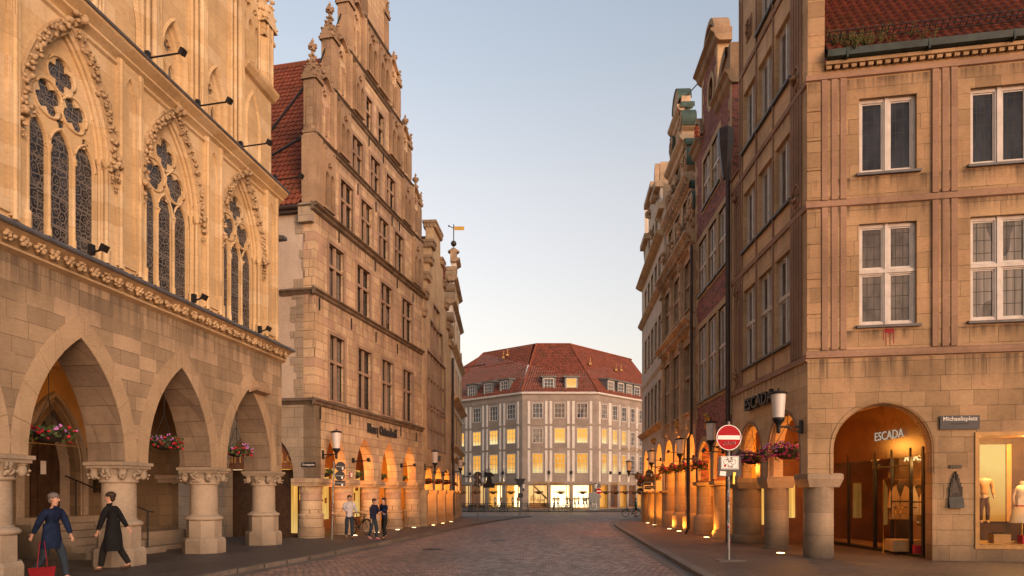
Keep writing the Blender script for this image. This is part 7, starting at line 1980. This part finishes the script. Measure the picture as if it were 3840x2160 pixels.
def person(loc, rz, label, H=1.72, top='cloth_dark', legs='black_cloth', shoes='shoe', hair='hair', stride=.3, arms=((.15, -.5), (-.15, -.5)), lean=.04, shorts=False, short_sleeve=False, coat=0., fingers=True, headyaw=0., wide=1., bald=False, group=None):
    """figure faces -y; arms: (swing, bend) pairs given as hand offsets from the shoulder"""
    r = empty('person', loc, rz, label, 'person', group)
    s = H / 1.75
    def P(x, y, z): return (x * s, y * s, z * s)
    hip = .93; sh = 1.44
    J = {}; E = []
    J['pelvis'] = (P(0, 0, hip + .04), (.115 * s * wide, .085 * s)); J['waist'] = (P(0, -lean * .3, 1.14), (.10 * s * wide, .075 * s)); J['chest'] = (P(0, -lean * .8, 1.34), (.11 * s * wide, .08 * s)); J['neck'] = (P(0, -lean - .0, 1.49), .055 * s); 
    J['jaw'] = (P(0, -lean - .03, 1.56), (.056 * s, .07 * s)); J['face'] = (P(0, -lean - .02, 1.645), (.072 * s, .092 * s)); J['crown'] = (P(0, -lean, 1.715), (.058 * s, .075 * s))
    E += [('pelvis', 'waist'), ('waist', 'chest'), ('chest', 'neck'), ('neck', 'jaw'), ('jaw', 'face'), ('face', 'crown')]
    leg = {}
    for k, (sd, st_) in enumerate(((1, stride), (-1, -stride))):
        n = 'LR'[k]
        x = .095 * sd
        knee = P(x * 1.02, -st_ * .38 - .05, .50); ank = P(x, -st_ * .75 + (.05 if st_ < 0 else 0), .085 + (.05 if st_ < -.1 else 0)); toe = P(x * 1.15, -st_ * .75 - .15, .035)
        J['hip' + n] = (P(x, -st_ * .05, hip - .06), .088 * s); J['knee' + n] = (knee, .058 * s); J['calf' + n] = (tuple((Vector(knee) * .62 + Vector(ank) * .38)), .055 * s); J['ank' + n] = (ank, .038 * s); J['toe' + n] = (toe, .024 * s)
        E += [('pelvis', 'hip' + n), ('hip' + n, 'knee' + n), ('knee' + n, 'calf' + n), ('calf' + n, 'ank' + n), ('ank' + n, 'toe' + n)]
    hands = {}
    for k, (sd, hand) in enumerate(((1, arms[0]), (-1, arms[1]))):
        n = 'LR'[k]
        shp = Vector(P(.185 * sd * wide, -lean * .8, 1.415))
        hd = Vector(P(.21 * sd, -hand[0], 1.415 + hand[1]))
        d = hd - shp; L = .53 * s
        if d.length > L: hd = shp + d.normalized() * L; d = hd - shp
        el = shp + d * .52 + Vector((.02 * sd * s, .5 * math.sqrt(max(0, L * L - d.length_squared)) * .95, -.02 * s))
        wr = hd
        J['sh' + n] = (tuple(shp), .048 * s); J['el' + n] = (tuple(el), .045 * s); J['wr' + n] = (tuple(wr), .029 * s)
        fd = (wr - el).normalized(); 
        palm = wr + fd * .07 * s; J['palm' + n] = (tuple(palm), (.035 * s, .018 * s))
        E += [('chest', 'sh' + n), ('sh' + n, 'el' + n), ('el' + n, 'wr' + n), ('wr' + n, 'palm' + n)]
        hands[n] = (wr, el)
        if fingers:
            sidev = fd.cross(Vector((1, 0, 0))).normalized()
            for f, (off, ln) in enumerate(((-.026, .062), (-.009, .075), (.009, .07), (.026, .055))):
                b = palm + fd * .03 * s + sidev * off * s; m_ = b + fd * ln * .5 * s; t_ = m_ + (fd * .8 + Vector((-.5 * sd, 0, 0))).normalized() * ln * .5 * s
                for q, p in (('b', b), ('m', m_), ('t', t_)): J[f'f{f}{q}{n}'] = (tuple(p), .0088 * s)
                E += [('palm' + n, f'f{f}b{n}'), (f'f{f}b{n}', f'f{f}m{n}'), (f'f{f}m{n}', f'f{f}t{n}')]
            tb = wr + fd * .03 * s - sidev * .03 * s; tt = tb + (fd - sidev * .9).normalized() * .05 * s
            J['th' + n] = (tuple(tb), .011 * s); J['tt' + n] = (tuple(tt), .0095 * s); E += [('wr' + n, 'th' + n), ('th' + n, 'tt' + n)]
    body = skin('body', J, E, M['skin'], r, 2, 'pelvis')
    # face: nose, ears, eyes, mouth
    fz = 1.63; fy = -lean - .11
    fc = MB(); fc.add([P(-.014, fy, fz - .02), P(.014, fy, fz - .02), P(0, fy - .032, fz - .025), P(0, fy + .005, fz + .03), P(0, fy, fz - .034)], [(0, 2, 3), (2, 1, 3), (0, 4, 2), (4, 1, 2)])
    fc.build('nose', M['skin'], body)
    for sx in (-1, 1): MB().blob(P(.076 * sx, -lean - .0, fz), .022 * s, .1, (.5, 1, 1.4)).build('ear', M['skin'], body)
    ey = MB()
    for sx in (-1, 1): ey.blob(P(.03 * sx, fy + .012, fz + .022), .011 * s, 0., (1.3, .6, .8))
    ey.box(-.024 * s, .024 * s, (fy + .0) * s, (fy + .02) * s, (fz - .062) * s, (fz - .054) * s); ey.build('eyes_and_mouth', M['hair'], body)
    hb = MB(); hb.blob(P(0, -lean + .015, 1.69), .1 * s, .09, (.86, 1.08, .82), 3)
    if not bald: hb.blob(P(0, -lean + .055, 1.62), .08 * s, .06, (.9, .6, 1.0), 2)
    hb.build('hair', M[hair], r)
    # clothes as slightly larger skins over the same joints
    Jt = {}; Et = []
    g = .018 * s
    def up(n, dr=g): 
        rr = J[n][1]; return (J[n][0], tuple(q + dr for q in rr) if isinstance(rr, tuple) else rr + dr)
    Jt['pelvis'] = (P(0, 0, hip + (.12 if coat else -.1)), ((.12 if coat else .168) * s * wide, (.1 if coat else .135) * s)); Jt['waist'] = (J['waist'][0], (.146 * s * wide, .116 * s)); Jt['chest'] = (J['chest'][0], (.178 * s * wide, .142 * s)); Jt['yoke'] = (P(0, -lean * .85, 1.445), (.15 * s * wide, .12 * s)); Jt['neck'] = (P(0, -lean * .95, 1.515), .075 * s)
    Et += [('pelvis', 'waist'), ('waist', 'chest'), ('chest', 'yoke'), ('yoke', 'neck')]
    if coat:
        cs = MB(); hz = hip + .22; pr_ = [(.15, hz), (.165, hip + .05), (.18 + .02 * coat, hip - .12), (.185 + .05 * coat, hip - .14 - .34 * coat)]
        cs.lathe(pr_, 0, 0, 16); cs.v = [(x * s * wide, y * s * .82 - lean * .2, z * s) for x, y, z in cs.v]; cs.build('coat_skirt', M[top], r)
    if False: Jt['skirt'] = (P(0, .0, hip - .08 - .1 * coat), (.185 * s * wide, .165 * s)); Jt['hem'] = (P(0, .02, hip - .14 - .3 * coat), (.2 * s * wide, .2 * s)); Et += [('pelvis', 'skirt'), ('skirt', 'hem')]
    for n in 'LR':
        Jt['sh' + n] = up('sh' + n, .042 * s); 
        if short_sleeve:
            a, b = Vector(J['sh' + n][0]), Vector(J['el' + n][0]); Jt['el' + n] = (tuple(a.lerp(b, .8)), .066 * s); Et += [('chest', 'sh' + n), ('sh' + n, 'el' + n)]
        else:
            Jt['el' + n] = up('el' + n, .02 * s); Jt['wr' + n] = up('wr' + n, .018 * s); Et += [('chest', 'sh' + n), ('sh' + n, 'el' + n), ('el' + n, 'wr' + n)]
    skin('jacket' if not short_sleeve else 'shirt', Jt, Et, M[top], r, 2, 'chest')
    Jl = {'pelvis': (P(0, 0, hip + .02), (.135 * s * wide, .105 * s)), 'belt': (P(0, -lean * .2, 1.12), (.115 * s * wide, .09 * s))}; El = [('pelvis', 'belt')]
    for n in 'LR':
        Jl['hip' + n] = up('hip' + n, .016 * s)
        if shorts:
            a, b = Vector(J['hip' + n][0]), Vector(J['knee' + n][0]); Jl['knee' + n] = (tuple(a.lerp(b, .85)), .085 * s); El += [('pelvis', 'hip' + n), ('hip' + n, 'knee' + n)]
        else:
            Jl['knee' + n] = up('knee' + n, .022 * s); Jl['ank' + n] = (J['ank' + n][0], .062 * s); El += [('pelvis', 'hip' + n), ('hip' + n, 'knee' + n), ('knee' + n, 'ank' + n)]
    skin('shorts' if shorts else 'trousers', Jl, El, M[legs], r, 2, 'pelvis')
    for n in 'LR':
        a, t_ = Vector(J['ank' + n][0]), Vector(J['toe' + n][0])
        skin('shoe', {'heel': (tuple(a + Vector((0, .035, -.04)) * s), .042 * s), 'mid': (tuple(a.lerp(t_, .5) + Vector((0, 0, -.02)) * s), .043 * s), 'toe': (tuple(t_), .04 * s)}, [('heel', 'mid'), ('mid', 'toe')], M[shoes], r, 1, 'mid')
    return r
person((-9.15, 13.55, 0), rad(86), 'person in a blue jacket walking in front of the town hall column nearest the camera', 1.74, 'cloth_blue', 'jeans', 'shoe', 'hairg', .34, ((.26, -.5), (-.24, -.52)), .06, coat=.4, wide=1.1)
person((-8.95, 15.35, 0), rad(-82), 'person in a long charcoal coat walking in front of the second town hall column', 1.76, 'cloth_dark', 'black_cloth', 'shoe', 'hair', .32, ((.24, -.5), (-.24, -.52)), .08, coat=1., wide=1.12)
e = empty('shopping_bag', (-9.05, 13.15, .1), rad(80), 'red bag carried low beside the person in the blue jacket', 'bag')
mb = MB(); mb.add([(-.2, -.07, 0), (.2, -.07, 0), (.2, .07, 0), (-.2, .07, 0), (-.23, -.09, .2), (.23, -.09, .22), (.23, .09, .2), (-.23, .09, .22)], [(0, 3, 2, 1), (0, 1, 5, 4), (1, 2, 6, 5), (2, 3, 7, 6), (3, 0, 4, 7)]); mb.build('bag_body', M['red'], e)
mb = MB(); mb.tube([(-.12, 0, .2), (-.05, 0, .72), (.05, 0, .72), (.12, 0, .2)], .008, 5); mb.build('handles', M['red'], e)
person((-6.45, 27.05, gz(27)), rad(28), 'man in a white shirt and jeans standing by a bicycle on the left pavement', 1.72, 'cloth_white', 'jeans', 'shoe', 'hair', .12, ((.3, -.34), (.33, -.3)), .04)
person((-5.38, 26.45, gz(26.4)), rad(60), 'person in a dark navy top, jeans and pink shoes beside the man in white', 1.58, 'navy', 'jeans', 'pink', 'hair', .16, ((.36, -.28), (.08, -.53)), .08, wide=.92)
person((-4.98, 26.7, gz(26.7)), rad(-40), 'person in a blue jacket and black trousers facing the one with pink shoes', 1.62, 'cloth_blue', 'black_cloth', 'shoe', 'hair', .14, ((.36, -.24), (.3, -.32)), .06, wide=.95)
person((11.85, 65.25, -.1 + gz(65)), rad(-82), 'person in a green shirt and dark shorts pushing a bicycle at the far right', 1.78, 'green', 'black_cloth', 'shoe', 'hair', .14, ((.44, -.32), (.4, -.34)), .06, shorts=True, short_sleeve=True)

# ================================================================== shop figures and goods
def mannequin(mats, head=True, dress=False):
    r = empty('mannequin', (0, 0, 0), 0, 'x', 'mannequin', None)
    J = {'p': ((0, 0, .98), (.13, .09)), 'w': ((0, 0, 1.14), (.10, .08)), 'c': ((0, 0, 1.36), (.145, .10)), 'n': ((0, 0, 1.5), .05)}
    E = [('p', 'w'), ('w', 'c'), ('c', 'n')]
    if head: J['h'] = ((0, -.01, 1.63), (.07, .085)); J['t'] = ((0, 0, 1.72), .05); E += [('n', 'h'), ('h', 't')]
    for n, sx in (('l', 1), ('r', -1)):
        J['s' + n] = ((.19 * sx, 0, 1.43), .055); J['e' + n] = ((.25 * sx, .03, 1.15), .042); J['a' + n] = ((.25 * sx, -.06, .92), .033); J['d' + n] = ((.25 * sx, -.08, .82), .03)
        J['k' + n] = ((.1 * sx, -.02, .52), .055); J['f' + n] = ((.1 * sx, 0, .08), .04); J['o' + n] = ((.1 * sx, -.12, .04), .035)
        E += [('c', 's' + n), ('s' + n, 'e' + n), ('e' + n, 'a' + n), ('a' + n, 'd' + n), ('p', 'k' + n), ('k' + n, 'f' + n), ('f' + n, 'o' + n)]
    b = skin('body', J, E, M['doll'], r, 1, 'p')
    T = {'p': ((0, 0, .9), (.15, .11)), 'w': ((0, 0, 1.14), (.115, .095)), 'c': ((0, 0, 1.36), (.165, .12)), 'n': ((0, 0, 1.49), .065)}
    F_ = [('p', 'w'), ('w', 'c'), ('c', 'n')]
    if not dress:
        for n, sx in (('l', 1), ('r', -1)): T['s' + n] = ((.19 * sx, 0, 1.43), .07); T['e' + n] = ((.25 * sx, .03, 1.15), .058); T['a' + n] = ((.25 * sx, -.06, .92), .05); F_ += [('c', 's' + n), ('s' + n, 'e' + n), ('e' + n, 'a' + n)]
    else: T['q'] = ((0, 0, .55), (.24, .2)); F_.append(('p', 'q'))
    skin('dress' if dress else 'jacket', T, F_, M[mats[0]], r, 1, 'p')
    if not dress:
        Lg = {'p': ((0, 0, .96), (.145, .105))}; G_ = []
        for n, sx in (('l', 1), ('r', -1)): Lg['k' + n] = ((.1 * sx, -.02, .52), .075); Lg['f' + n] = ((.1 * sx, 0, .1), .06); G_ += [('p', 'k' + n), ('k' + n, 'f' + n)]
        skin('trousers', Lg, G_, M[mats[1]], r, 1, 'p')
    return r
m1 = mannequin(('suit', 'suit')); m2 = mannequin(('cream', 'jeans')); m3 = mannequin(('navy', 'black_cloth'))
gm = 'mannequins in the far store windows'
uses = {id(m1): 0, id(m2): 0, id(m3): 0}
for proto, f, x, y, lab in ((m1, FS, 4.55, .8, 'brown suited mannequin at the left of the middle far display'), (m1, FS, 5.1, 1.0, 'second brown suited mannequin in the middle far display'), (m1, FS, 6.4, .8, 'brown suited mannequin at the right of the middle far display'), (m2, FS, 7.5, .9, 'cream dressed mannequin at the left of the right far display'), (m2, FS, 8.0, .7, 'second cream dressed mannequin in the right far display'), (m3, FS, 8.75, .8, 'dark suited mannequin in the right far display'), (m1, FS, 9.2, 1.0, 'brown suited mannequin by the right edge of the right far display'), (m3, FSR, 1.4, .8, 'dark suited mannequin in the display behind the small no entry sign'), (m2, FSL, 6.4, .8, 'cream dressed mannequin at the left of the first lit left wing display'), (m3, FSL, 7.6, .8, 'dark suited mannequin in the first lit left wing display'), (m2, FSL, 9.9, .8, 'cream dressed mannequin in the display left of the yield sign'), (m1, FSL, 10.8, .9, 'brown suited mannequin in the display behind the yield sign pole')):
    o = proto if uses[id(proto)] == 0 else dup(proto, (0, 0, 0), 0); uses[id(proto)] += 1
    o.location = f.w(x, y, GZF + .17); o.rotation_euler = (0, 0, f.a); o['label'] = lab; o['group'] = gm
sg = sign('sale_letters', 'red SALE letters stacked upright in the middle far display', FS, 5.75, 1.35, 'S', .45, 'signred', y=.5)
for k, ch in enumerate('ALE'): text_mb(ch, .45, .02, .004).move(0, 0, -.5 - .5 * k).build('lettering', M['signred'], sg)
e = empty('mannequin', FG.w(5.5, .8, .46), FG.a, 'headless mannequin in a cream dress in the display window on the right edge', 'mannequin')
mb = MB(); mb.lathe([(.29, .50), (.24, .75), (.185, .98), (.125, 1.14), (.15, 1.28), (.165, 1.36), (.13, 1.44), (.07, 1.49)], 0, 0, 24); mb.v = [(x, y * .72, z) for x, y, z in mb.v]; mb.build('dress', M['cream'], e)
MB().lathe([(.055, 1.46), (.048, 1.58), (.04, 1.6)], 0, 0, 14).build('neck', M['doll'], e); MB().lathe([(.02, .0), (.02, .6)], 0, 0, 8).lathe([(.17, 0), (.17, .02)], 0, 0, 16).build('stand', M['gold'], e)
for s_ in (-1, 1): MB().tube([(s_ * .15, 0, 1.4), (s_ * .2, .01, 1.2), (s_ * .21, -.04, .98)], [.055, .042, .032], 10).build('arm', M['doll'], e)
mb = MB(); mb.prof([(-.07, 1.0), (.07, 1.0), (.06, 1.18), (-.06, 1.18)], -.16, .16); bb = mb.build('handbag', M['cream'], None); bb.location = FG.w(5.42, .55, .42); bb.rotation_euler = (0, 0, FG.a); tag(bb, 'small cream handbag hanging before the cream dress in the display window', 'handbag')
mb = MB(); mb.prof([(-.075, .97), (.075, .97), (.07, 1.01), (-.07, 1.01)], -.165, .165); mb.build('red_base', M['petalr'], bb)
e = mannequin(('khaki', 'suit'), False); e.location = FG.w(4.92, 1.5, .9); e.rotation_euler = (0, 0, FG.a); e['label'] = 'headless mannequin in tan top standing before the lit poster of the display window'; e.scale = (.85,) * 3
MB2 = MB(); MB2.box(-.2, .2, -.15, .15, 0, .24).box(-.205, .205, -.155, .155, .2, .24); o = MB2.build('gift_box', M['card']); o.location = FG.w(4.95, .75, .425); o.rotation_euler = (0, 0, FG.a); tag(o, 'kraft box with sandals on top in the display window', 'box')
e = empty('sandals', FG.w(4.95, .75, .67), FG.a, 'pair of dark strappy sandals on the kraft box in the display window', 'shoes'); rnd.seed(9)
for x in (-.08, .08):
    mb = MB(); mb.prof([(-.11, 0), (.11, .03), (.11, .045), (-.11, .015)], x - .035, x + .035); mb.tube([(x - .035, -.04, .02), (x, -.04, .06), (x + .035, -.04, .02)], .008, 5); mb.tube([(x - .035, .06, .03), (x, .06, .09), (x + .035, .06, .03)], .008, 5); mb.build('sandal', M['bronze'], e)
o = MB().box(-.18, .18, -.12, .12, 0, .22).build('red_box', M['petalr']); o.location = FG.w(5.55, .62, .425); o.rotation_euler = (0, 0, FG.a); tag(o, 'red box on the floor of the display window at the right frame edge', 'box')
# hanging clothes behind the glass doors
def coat(name, label, f, x, y, z, L, mat, w_=.24):
    e = empty(name, f.w(x, y, z), f.a, label, 'coat')
    mb = MB()
    k = w_ / .24
    mb.profy([(-.05, 0), (-.19 * k, -.055), (-.235 * k, -.26), (-.215 * k, -.5), (-.25 * k, -L), (.25 * k, -L), (.215 * k, -.5), (.235 * k, -.26), (.19 * k, -.055), (.05, 0)], -.075, .075)
    for q in range(5): x = -.2 * k + .1 * k * q; mb.profy([(x - .02, -.55), (x + .02, -.55), (x + .035, -L + .01), (x - .035, -L + .01)], -.092, .075)
    b = mb.build('cloth', M[mat], e)
    for s_ in (-1, 1):
        mb = MB(); mb.profy([(s_ * .185 * k, -.05), (s_ * .24 * k, -.12), (s_ * .31 * k, -.66), (s_ * .235 * k, -.69), (s_ * .2 * k, -.3)], -.06, .05); mb.build('sleeve', M[mat], e)
    mb = MB(); mb.profy([(-.11, -.02), (-.015, -.34), (.015, -.34), (.11, -.02), (.05, .02), (-.05, .02)], -.088, -.07); mb.box(-.225 * k, .225 * k, -.086, -.07, -.5, -.46); mb.box(-.006, .006, -.094, -.07, -L + .02, -.34)
    for s_ in (-1, 1): mb.box(s_ * .13 * k - .05, s_ * .13 * k + .05, -.1, -.07, -.66, -.63)
    mb.build('lapel_and_belt', M['bronze'], e)
    mb = MB(); mb.tube([(0, 0, .02), (0, 0, .1), (.03, 0, .13), (0, 0, .16)], .008, 5); mb.build('hanger_hook', M['steel'], e)
    return e
coat('hanging_coat', 'tan trench coat hanging behind the glass doors of the corner shop', FG, 3.05, 2.3, 1.98, 1.0, 'khaki')
coat('hanging_coat', 'pale jacket hanging right of the tan trench coat', FG, 3.62, 2.5, 1.96, .85, 'cream', .2)
coat('hanging_coat', 'long cream coat hanging in the darker left part of the corner shop', FE, 4.2, 4.3, 1.95, 1.05, 'cream', .18)
e = empty('clothes_rail', FG.w(3.3, 2.4, 0), FG.a, 'thin brass clothes rail holding the trench coat in the corner shop', 'clothes rail')
mb = MB(); mb.tube([(-.65, 0, 0), (-.65, 0, 2.13), (.7, 0, 2.13), (.7, 0, 0)], .016, 6); mb.build('rail', M['gold'], e)
o = MB().box(-.75, .75, -.35, .3, .1, .42).build('display_plinth', M['card']); o.location = FG.w(3.35, 1.85, 0); o.rotation_euler = (0, 0, FG.a); tag(o, 'low kraft coloured plinth under the clothes rail in the corner shop', 'plinth')
o = MB().box(-.09, .09, -.09, .09, .0, .22).build('red_bag', M['petalr']); o.location = FG.w(3.05, 1.0, .1); o.rotation_euler = (0, 0, FG.a); tag(o, 'small red box on the floor behind the right shop pane', 'box')
o = MB().box(-.12, .12, -.09, .09, .0, .26).build('red_bag', M['petalr']); o.location = FE.w(5.0, 3.45, .1); o.rotation_euler = (0, 0, FE.a); tag(o, 'red bag standing behind the glass left of the shop doors', 'bag')
dh = MB()
for s_ in (0, 1):
    for k in range(2): dh.tube([(x, -.06, z) for x, z in circ(.1 + .12 * k + .28 * s_, 1.25, .085, 16)], .013, 5, closed=True)
o = dh.build('door_rings', M['gold'], E_); o.location = (5.35, 3.12, 0)
# shop mannequin by the lane
e = mannequin(('cream', 'black_cloth')); e.location = (-11.0, 32.6, gz(32)); e.scale = (.86,) * 3; e.rotation_euler = (0, 0, .5); e['label'] = 'mannequin in pale top and black trousers at the shop by the narrow lane'
